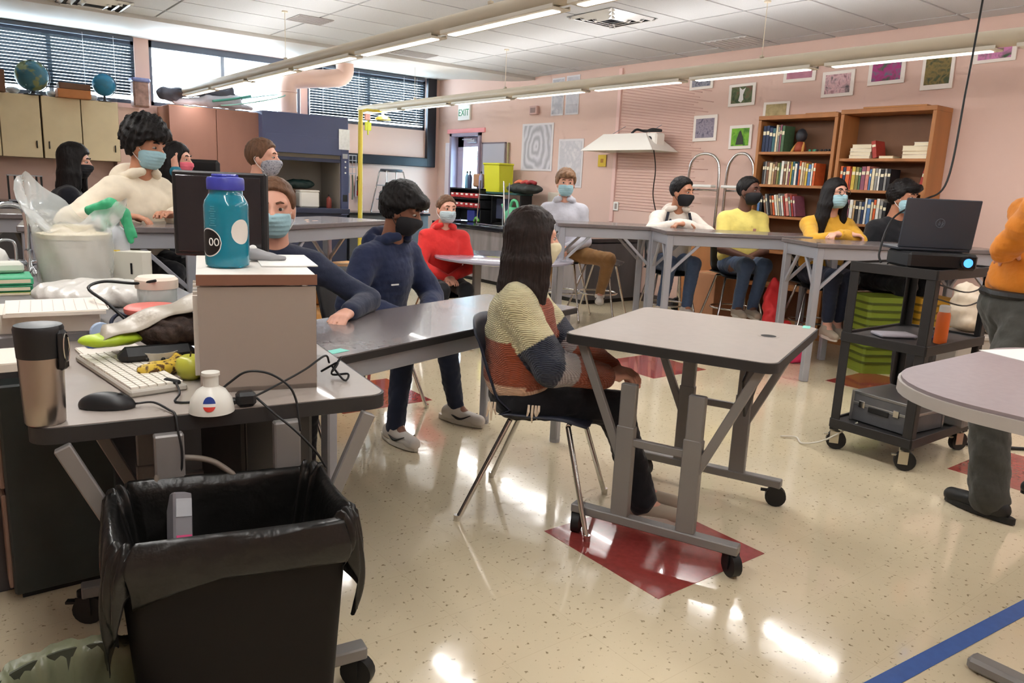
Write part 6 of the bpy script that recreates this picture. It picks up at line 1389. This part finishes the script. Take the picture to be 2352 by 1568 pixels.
        if style == 'long': zmin = np.minimum(zmin, np.interp(y, [-.2, .0, .045, .075, .12], [-.4, -.4, -.02, .06, .07]).astype(np.float32))
        d = smax(cap, zmin-z, .014)
        if vol > .02: d = d+(.0085*min(vol, .06)/.04)*wob(L, 52, seed+2)-(.005*min(vol, .06)/.04)*np.abs(wob(L, 90, seed+4))
        groove = np.sin(np.arctan2(x, -y+.0)*46+z*30+6*wob(L, 18, seed))
        d = d+(.0022 if vol < .025 else .0014)*groove+.0025*wob(L, 110, seed+1)
        if fringe > 0: d = smin(d, ellip(L, (0, .075+.4*fringe, .075), (.07, .035+.3*fringe, .03+.25*fringe))+.007*wob(L, 60, seed+7), .02)
        if style == 'long':
            dn = v3(0, 0, -1); fw = s.HR[:, 1]; fw = nrm(fw*v3(1, 1, 0)); rt = nrm(np.cross(fw, s.up))
            strands = []
            for j in range(15):
                a = radians(-118+236*j/14); ox = sin(a); oy = -cos(a)
                p0 = s.hp(ox*.07, -.014+oy*.078, .03); p1 = s.H+rt*ox*.088*k+fw*(oy*.086-.012)*k+dn*.09*k
                p2 = s.H+rt*ox*.098*k+fw*(oy*.088-.022)*k+dn*(.2+.02*sin(j*2.1))*k; p3 = p2+rt*ox*.012*k+fw*(-.014)*k+dn*(length-.2+.035*sin(j*1.7+seed))
                strands.append((p0, p1, p2, p3))
            for p0, p1, p2, p3 in strands:
                for A, B, r1, r2 in ((p0, p1, .026, .03), (p1, p2, .03, .029), (p2, p3, .029, .009)):
                    A_ = A; F.D = F.D if F.D is not None else None
                    l_ = np.minimum(A, B)-r1*k-.03; h_ = np.maximum(A, B)+r1*k+.03; sl, PP = F.sub(l_, h_)
                    if PP.size: d[sl] = smin(d[sl], rcone(PP, A, B, r1*k, r2*k)/k, .016)
            d = d+.0022*np.sin(np.arctan2(x, -y+.02)*60+4*wob(L, 12, seed+5))*(z < .02)
            face = ellip(L, (0, .075, -.05), (.062, .06, .105)); d = smax(d, -face, .01)
        F.D = d*k
        V, Q = F.mesh(); return npmesh('hair', V-s.o.astype(np.float32), Q, m, s.t)
    def sit_legs(s, dist=.34, z=.08, spread=.1, sw=(0, 0), toes=(None, None)):
        A = [s.P+s.f*(dist+sw[i])+s.l*(spread if i == 0 else -spread) for i in (0, 1)]
        s.legs([v3(a[0], a[1], z) for a in A], toes=toes)

M_sole = mat('shoe_sole', (214, 206, 194), .6); M_soleb = mat('shoe_sole_black', (30, 29, 28), .6); M_shw = mat('shoe_white', (216, 208, 200), .6); M_shg = mat('shoe_beige', (172, 158, 140), .7); M_shk = mat('shoe_black', (30, 29, 28), .5)
SK = {'light': skin('light', (222, 168, 146)), 'tan': skin('tan', (190, 134, 106)), 'brown': skin('brown', (140, 94, 74)), 'dark': skin('dark', (108, 74, 62))}
HB = hairm('black', (24, 21, 21)); HD = hairm('dark_brown', (38, 28, 25)); HM = hairm('brown', (104, 76, 58)); HL = hairm('sandy', (136, 104, 80))
JB = cloth('denim', (74, 92, 122), .85); JK = cloth('black_jeans', (32, 33, 38), .85); JN = cloth('navy_jeans', (40, 46, 64), .85); KH = cloth('khaki', (150, 112, 72), .85)

# person in the colour-block cardigan (nearest)
def cardigan(s, V):
    e, w = s.arm[1]; c = np.zeros((len(V), 4), np.float32); c[:] = lin((206, 196, 152))
    loc = V-s.P; up = loc@s.tu; fw = loc@s.f; lf = loc@s.l
    cream = lin((212, 202, 160)); navy = lin((40, 46, 62)); grey = lin((168, 160, 158)); rust = lin((150, 70, 40)); peach = lin((226, 186, 156))
    body = np.where(up[:, None] > .24, cream, rust); body = np.where(up[:, None] < .07, peach, body); body = np.where((fw[:, None] > .045) & (up[:, None] < .4) & (up[:, None] > .05), rust, body)
    c[:] = body
    for i in (0, 1):
        e, w = s.arm[i]; A = s.sh[i]; t1 = np.clip(((V-A)@(e-A))/((e-A)@(e-A)), 0, 1); d1 = np.linalg.norm(V-(A+t1[:, None]*(e-A)), axis=1)
        t2 = np.clip(((V-e)@(w-e))/((w-e)@(w-e)), 0, 1); d2 = np.linalg.norm(V-(e+t2[:, None]*(w-e)), axis=1)
        out = (lf > .1) if i == 0 else (lf < -.1)
        on = (np.minimum(d1, d2) < .092) & (out | (t2 > .2)); T = np.where(d1 < d2, t1, 1+t2)
        sl = np.where(T[:, None] < .62, cream, np.where(T[:, None] < 1.06, navy, np.where(T[:, None] < 1.38, grey, rust)))
        c = np.where(on[:, None], sl, c)
    return c.astype(np.float32)
m = mat('cardigan_knit', (206, 196, 152), .9, attr=True, var=(30, .08), sheen=.2); N, L, p = nodes_of(m)
tc = N.new('ShaderNodeTexCoord'); wv = N.new('ShaderNodeTexWave'); wv.bands_direction = 'Z'; wv.inputs['Scale'].default_value = 40; wv.inputs['Distortion'].default_value = 1.2; wv.inputs['Detail'].default_value = 1
wv2 = N.new('ShaderNodeTexWave'); wv2.bands_direction = 'DIAGONAL'; wv2.inputs['Scale'].default_value = 60; wv2.inputs['Distortion'].default_value = 1
ad = N.new('ShaderNodeMath'); ad.operation = 'ADD'; L.new(tc.outputs['Object'], wv.inputs['Vector']); L.new(tc.outputs['Object'], wv2.inputs['Vector']); L.new(wv.outputs['Fac'], ad.inputs[0]); L.new(wv2.outputs['Fac'], ad.inputs[1])
bp = N.new('ShaderNodeBump'); bp.inputs['Strength'].default_value = .7; bp.inputs['Distance'].default_value = .006; L.new(ad.outputs[0], bp.inputs['Height']); L.new(bp.outputs[0], p.inputs['Normal'])
g = Person('seated person in a cream, navy and rust colour-block cardigan', (1.905, 2.385, .51), -46, -2, (-22, 0, 0), .97, .0065)
g.arms((tuple(g.P+g.f*.36+g.l*.05+v3(0, 0, .12)), tuple(g.P+g.f*.34-g.l*.06+v3(0, 0, .11))), (g.l*.9-g.up*.8-g.f*.2, -g.l*.9-g.up*.8-g.f*.3))
g.legs(((2.27, 2.0, .09), (2.36, 2.1, .09)), (g.f*.5+g.up, g.f*.5+g.up), toes=((.55, -.8, 0), (.6, -.75, 0)))
g.body(SK['light'], ((g.f-g.l*.6, -g.up, .5), (g.f+g.l*.7, -g.up, .5))); g.trousers(cloth('black_trousers', (28, 28, 32), .85), 'trousers', .02); g.shoes(M_shg, M_sole); g.top(m, 'cardigan', .028, wr=.006, colors=cardigan, loose=.03, seed=2, h=.006)
g.hair(HD, 'long', 3, .0065, .014, .47); g.mask(mat('mask_cream', (214, 204, 170), .7), cup=.3, pleat=False); g.brows(HD)
for k, (fo, ln) in enumerate(((-.1, .06), (-.088, .075), (-.075, .05), (.06, .05), (.075, .07), (.088, .055), (.1, .04))): A_ = g.P-g.l*.178+g.f*fo+g.tu*.0; MB().tube([tuple(A_-g.o), tuple(A_-g.l*.01-g.up*ln*.5-g.o), tuple(A_-g.l*.006+g.f*.006*(k % 3-1)-g.up*ln-g.o)], [.005, .006, .003], 6).obj('tassel', mat('tassel_cream', (216, 196, 172), .9), g.t)

# navy hoodie, head bowed
NV = cloth('navy_fleece', (38, 46, 74), .85)
q = Person('person in a navy hoodie and black mask bowing over the dark table', (2.0, 3.93, .54), 290, 18, (312, -16, 0), 1.04, .0075)
q.arms(((2.2, 3.62, .63), (1.98, 3.58, .63)), (q.l*.8-q.up*.7, -q.l*.9-q.up*.5-q.f*.3))
q.legs(((2.33, 3.50, .085), (1.86, 3.36, .085)), toes=((.35, -.94, 0), (.1, -1, 0)))
q.body(SK['brown'], ((None, None, .5), (None, None, .5))); q.trousers(JN, 'jeans'); q.shoes(M_shw, M_sole, 0, M_shk, 'sneaker'); q.top(NV, 'hoodie', .03, hood=NV, wr=.009, loose=.02, seed=5)
q.hair(HB, 'short', 7, None, .036, fringe=.035); q.mask(M_mblack, mat('loop_black', (30, 30, 32), .7), cup=.6, pleat=False); q.brows(HB)
text_obj(q.t, '', .02, (0, 0, 0), (0, 0, 0), M_white) if False else None
MB().box(tuple(q.P+q.tu*.26+q.f*.165-q.l*.07-q.o), (.05, .004, .008), rz=radians(8)).obj('chest_print', M_white, q.t)

# person behind the bottle, looking at the camera
NS = cloth('navy_sweater', (44, 50, 70), .85)
q = Person('person in a navy sweater and blue mask looking past the teal bottle', (1.255, 3.43, .535), 252, 10, (246, -3, 0), 1.04, .007)
q.arms(((1.44, 3.03, .775), (1.05, 3.08, .80)), (q.l*.9-q.up*.5-q.f*.1, -q.l*.9-q.up*.5))
q.sit_legs(.38); q.body(SK['light'], (((-.75, -.6, -.12), (0, 0, -1), .75), ((.6, -.4, 0), (0, 0, -1), .5))); q.trousers(JK, 'trousers'); q.shoes(M_shk, M_soleb); q.top(NS, 'sweater', .016, wr=.006, seed=8)
q.hair(HM, 'short', 3, None, .008, front=.012); q.mask(M_mblue); q.brows(HM)

# cream sweatshirt, thick dark hair
CS = cloth('cream_fleece', (226, 214, 192), .85, (22, .2))
q = Person('person in a cream sweatshirt and blue mask leaning on the tall table', (.98, 5.1, .80), -62, 12, (-52, -8, 0), 1.06, .009)
q.arms(((1.16, 4.78, 1.08), (.86, 4.72, 1.085)), (q.l*.8-q.up*.5, -q.l*.8-q.up*.6))
q.sit_legs(.3, .36); q.body(SK['tan'], ((None, None, .4), ((.6, -.3, 0), None, .4))); q.trousers(JK); q.shoes(M_shw, M_sole); q.top(CS, 'sweatshirt', .035, wr=.008, hood=CS, loose=.02, seed=4); q.hair(HB, 'short', 11, None, .055, fringe=.03); q.mask(M_mblue); q.brows(HB)

# far-left person in black
q = Person('person in a black sweater and black mask, back half turned, far left', (.80, 6.6, .73), -5, 8, (-22, -4, 0), 1.0, .0095)
BK = cloth('black_knit', (26, 27, 34), .85); q.arms((tuple(q.P+q.f*.34+q.l*.16+v3(0, 0, .22)), tuple(q.P+q.f*.34-q.l*.16+v3(0, 0, .22)))); q.sit_legs(.3, .36); q.body(SK['light']); q.trousers(JK); q.shoes(M_shk, M_soleb); q.top(BK, 'sweater', .025, seed=3); q.hair(HB, 'long', 2, .009, .02, .5); q.mask(M_mblack, M_mblack); q.brows(HB)

# half-hidden person with pink mask, hand to the ear
q = Person('half-hidden person with a pink mask and a hand to the ear', (1.46, 6.16, .77), -50, 4, (-40, 0, 0), 1.0, .0095)
q.arms((tuple(q.P+q.f*.3+q.l*.1+v3(0, 0, .2)), tuple(q.hp(.09, .03, -.08))), (None, q.f*.6-q.l*.7-q.up)); q.sit_legs(.3, .3); q.body(SK['light'], ((None, None, .4), (nrm(q.HR[:, 2]*.9-q.HR[:, 1]*.2), q.l, .5))); q.trousers(JK); q.shoes(M_shk, M_soleb)
q.top(cloth('teal_top', (30, 126, 150), .85), 'top', .015, seed=2); q.hair(HB, 'long', 5, .009, .012, .3); q.mask(mat('mask_pink', (232, 110, 128), .75)); q.brows(HB)
chair('office_chair', 'black high-backed chair behind the pink-masked person', (1.6, 6.25, 0), radians(-60-90), .7, M_kshell, .08, .25)
MB_ = MB().box((1.74, 6.4, 1.27), (.36, .05, .34), .04, rz=radians(-40)); tag(MB_.obj('chair_headrest', M_kshell), 'rounded black chair back against the orange cabinet', 'chair')

# person with patterned mask, in profile
q = Person('person with a grey patterned mask in profile beside the fume hood', (1.79, 5.34, .79), -40, 6, (-42, 2, 0), 1.02, .009)
q.arms((tuple(q.P+q.f*.36+q.l*.12+v3(0, 0, .22)), tuple(q.P+q.f*.36-q.l*.12+v3(0, 0, .22)))); q.sit_legs(.3, .34); q.body(SK['light']); q.trousers(JK); q.shoes(M_shk, M_soleb); q.top(cloth('sand_shirt', (204, 178, 150), .85), 'shirt', .012, seed=6); q.hair(HM, 'short', 4, None, .012); q.mask(splotch('mask_pattern', [(96, 98, 108), (176, 176, 184), (120, 122, 132)], 60, 3), pleat=False, cup=.8); q.brows(HM)

# red hoodie
RD = cloth('red_fleece', (214, 52, 50), .85)
q = Person('person in a bright red hoodie and pale mask by the round table', (3.55, 5.62, .50), 252, 4, (262, 0, 0), .96, .009)
q.arms((tuple(q.P+q.f*.25+q.l*.02+v3(0, 0, .06)), tuple(q.P+q.f*.27-q.l*.04+v3(0, 0, .06))), (q.l-q.up*.6, -q.l-q.up*.6)); q.sit_legs(.42, .085, .12); q.body(SK['light'], ((q.f-q.l*.4, None, .4), (q.f+q.l*.4, None, .4))); q.trousers(JK); q.shoes(M_shk, M_sole); q.top(RD, 'hoodie', .022, hood=RD, wr=.007, seed=7); q.hair(HM, 'short', 9, None, .004); q.mask(M_mwhite, big=1.04); q.brows(HM)

# row at the tall tables
GY = cloth('grey_fleece', (196, 196, 206), .85); q = Person('person in a grey hoodie and khaki trousers at the far tall table', (5.2, 5.94, .69), 228, 4, (236, 0, 0), 1.08, .0095)
q.arms((tuple(q.P+q.f*.27+q.l*.06+v3(0, 0, .08)), tuple(q.P+q.f*.27-q.l*.06+v3(0, 0, .08)))); q.legs((tuple(q.P+q.f*.05+q.l*.42+v3(0, 0, -.4)), tuple(q.P+q.f*.30-q.l*.02+v3(0, 0, -.4))), (q.f*.8+q.l*.9+q.up*.3, q.f+q.up*.6)); q.body(SK['light']); q.trousers(KH); q.shoes(M_shw, M_sole, 0, M_shk, 'sneaker'); q.top(GY, 'hoodie', .026, hood=GY, seed=12)
q.hair(HL, 'short', 6, None, .022, fringe=.012); q.mask(M_mblue); q.brows(HM); MB().box(tuple(q.P+q.tu*.3+q.f*.15-q.o), (.11, .012, .07), .004, rz=radians(228+90)).obj('chest_print', mat('print_lilac', (150, 140, 170), .7), q.t)

CW_ = cloth('cream_hoodie', (228, 218, 208), .85); q = Person('person in a cream hoodie with navy trim and black mask with folded hands', (5.70, 4.95, .705), 238, 20, (276, -4, 0), 1.06, .0095)
q.arms((tuple(q.P+q.f*.50-q.l*.01+v3(0, 0, .375)), tuple(q.P+q.f*.48-q.l*.05+v3(0, 0, .375))), (q.l*1.2-q.up*.5, -q.l*1.2-q.up*.5)); q.sit_legs(.34, .3, .12); q.body(SK['tan'], ((-q.l*.9+q.f*.2, -q.up, .8), (q.l*.9+q.f*.2, -q.up, .8))); q.trousers(JB, 'jeans'); q.shoes(M_shw, M_sole); q.top(CW_, 'hoodie', .03, hood=CW_, wr=.009, seed=14); q.hair(HB, 'short', 8, None, .012, front=.01); q.mask(M_mblack, M_mblack, cup=.5, pleat=False); q.brows(HB)
TR = mat('navy_trim', (34, 36, 48), .8)
for sg in (-1, 1): MB().tube(bez([tuple(q.neck+q.l*sg*.1-q.tu*.03+q.f*.07-q.o), tuple(q.P+q.tu*.36+q.l*sg*.125+q.f*.14-q.o), tuple(q.P+q.tu*.25+q.l*sg*.11+q.f*.165-q.o)], 5), .014, 6).obj('trim_stripe', TR, q.t)
MB().tube(bez([tuple(q.P+q.tu*.43+q.l*.09+q.f*.12-q.o), tuple(q.P+q.tu*.34+q.f*.175-q.o), tuple(q.P+q.tu*.43-q.l*.09+q.f*.12-q.o)], 5), .012, 6).obj('neck_stripe', TR, q.t)

YT = cloth('yellow_cotton', (232, 214, 120), .85); q = Person('person in a pale yellow T-shirt and black mask', (6.17, 4.48, .705), 236, 4, (272, 2, 0), 1.06, .0095)
q.arms((tuple(q.P+q.f*.24-q.l*.04+v3(0, 0, .06)), tuple(q.P+q.f*.26+q.l*.02+v3(0, 0, .08))), (q.l-q.up*.6, -q.l-q.up*.6)); q.sit_legs(.32, .33, .07); q.body(SK['dark']); q.trousers(JB, 'jeans'); q.shoes(M_shg, M_sole, .06); q.top(YT, 'tshirt', .024, sleeve=.72, seed=16); q.hair(HB, 'short', 10, None, .008, front=.006); q.mask(M_mblack, M_mblack, cup=.4, pleat=False); q.brows(HB)
MB().box(tuple(q.P+q.tu*.34+q.f*.146+q.l*.07-q.o), (.03, .008, .03), .003, rz=radians(236+90)).obj('chest_print', mat('print_dusty', (180, 130, 110), .7), q.t)

MS = cloth('mustard_knit', (216, 164, 58), .85); q = Person('person in a mustard sweater with glasses and blue mask', (6.24, 3.67, .72), 234, 8, (252, 6, 0), 1.05, .0095)
q.arms((tuple(q.P+q.f*.44-q.l*.05+v3(0, 0, .36)), tuple(q.P+q.f*.41+q.l*.02+v3(0, 0, .36))), (q.l-q.up*.4, -q.l-q.up*.4)); q.sit_legs(.34, .3, .06, (0, .1)); q.body(SK['light'], ((-q.l*.8+q.f*.4, -q.up, .9), (q.l*.9+q.f*.2, -q.up, .8))); q.trousers(JN, 'jeans', cut=.8); q.shoes(M_shg, M_sole); q.top(MS, 'sweater', .012, wr=.005, seed=18, vneck=.03); q.hair(HB, 'long', 6, .009, .01, .42); q.mask(M_mblue); q.brows(HB)
gl = MB()
for x in (-1, 1): gl.tube([tuple(q.hp(x*.032+.024*cos(a), .104, .002+.02*sin(a))-q.o) for a in [2*pi*j/16 for j in range(16)]], .0025, 6, closed=True); gl.tube([tuple(q.hp(x*.056, .1, .006)-q.o), tuple(q.hp(x*.08, .0, .004)-q.o)], .002, 6)
gl.tube([tuple(q.hp(-.01, .105, .006)-q.o), tuple(q.hp(.01, .105, .006)-q.o)], .002, 6); gl.obj('glasses', mat('glasses_rim', (60, 46, 40), .3), q.t)

KT = cloth('black_tee', (28, 29, 33), .85); q = Person('person in black with a blue mask sitting left of the laptop', (6.46, 3.26, .72), 250, 12, (266, 0, 0), 1.05, .0095)
q.arms((tuple(q.P+q.f*.26+q.l*.12+v3(0, 0, .1)), tuple(q.P+q.f*.3-q.l*.1+v3(0, 0, .1)))); q.sit_legs(.3, .3, .1); q.body(SK['tan']); q.trousers(JK, 'trousers'); q.shoes(M_shk, M_soleb); q.top(KT, 'shirt', .022, seed=20); q.hair(HB, 'short', 12, None, .028, fringe=.03); q.mask(M_mblue); q.brows(HB)

# standing man at the right edge
OR = cloth('ochre_shirt', (206, 124, 34), .75, (16, .6)); q = Person('standing person in an ochre shirt and grey trousers cut off by the right edge', (3.80, 1.26, .93), 146, -12, (146, 0, 0), 1.04, .008)
q.arms((tuple(q.P+q.f*.20+q.l*.10+v3(0, 0, .24)), tuple(q.P-q.f*.1-q.l*.2+v3(0, 0, .14))), (q.f*1.2+q.l*.2-q.up*.2, -q.l-q.f)); q.legs(((3.66, 1.2, .085), (3.98, .95, .085)), (q.f*.8, q.f*.8), toes=((.15, 1, 0), (-.3, 1, 0)))
q.body(SK['light'], ((-q.l*.7-q.f*.6, -q.up, .6), (q.l, -q.up, .5))); q.trousers(cloth('charcoal_trousers', (66, 66, 62), .85), 'trousers', .014, puff=.016, seed=3); q.shoes(M_shk, M_soleb); q.top(OR, 'shirt', .02, wr=.012, hem=.04, loose=.03, seed=22); q.hair(HM, 'short', 3, None, .012); q.mask(M_mblue); q.brows(HM)
b = MB(); R_ = Matrix.Rotation(radians(150), 4, 'Z'); b.M = Matrix.Translation((0, 0, .985)) @ R_; b.tube([(.138*cos(a), .17*sin(a), 0) for a in [2*pi*j/28 for j in range(28)]], .018, 6, closed=True); b.obj('belt', M_shk, q.t)
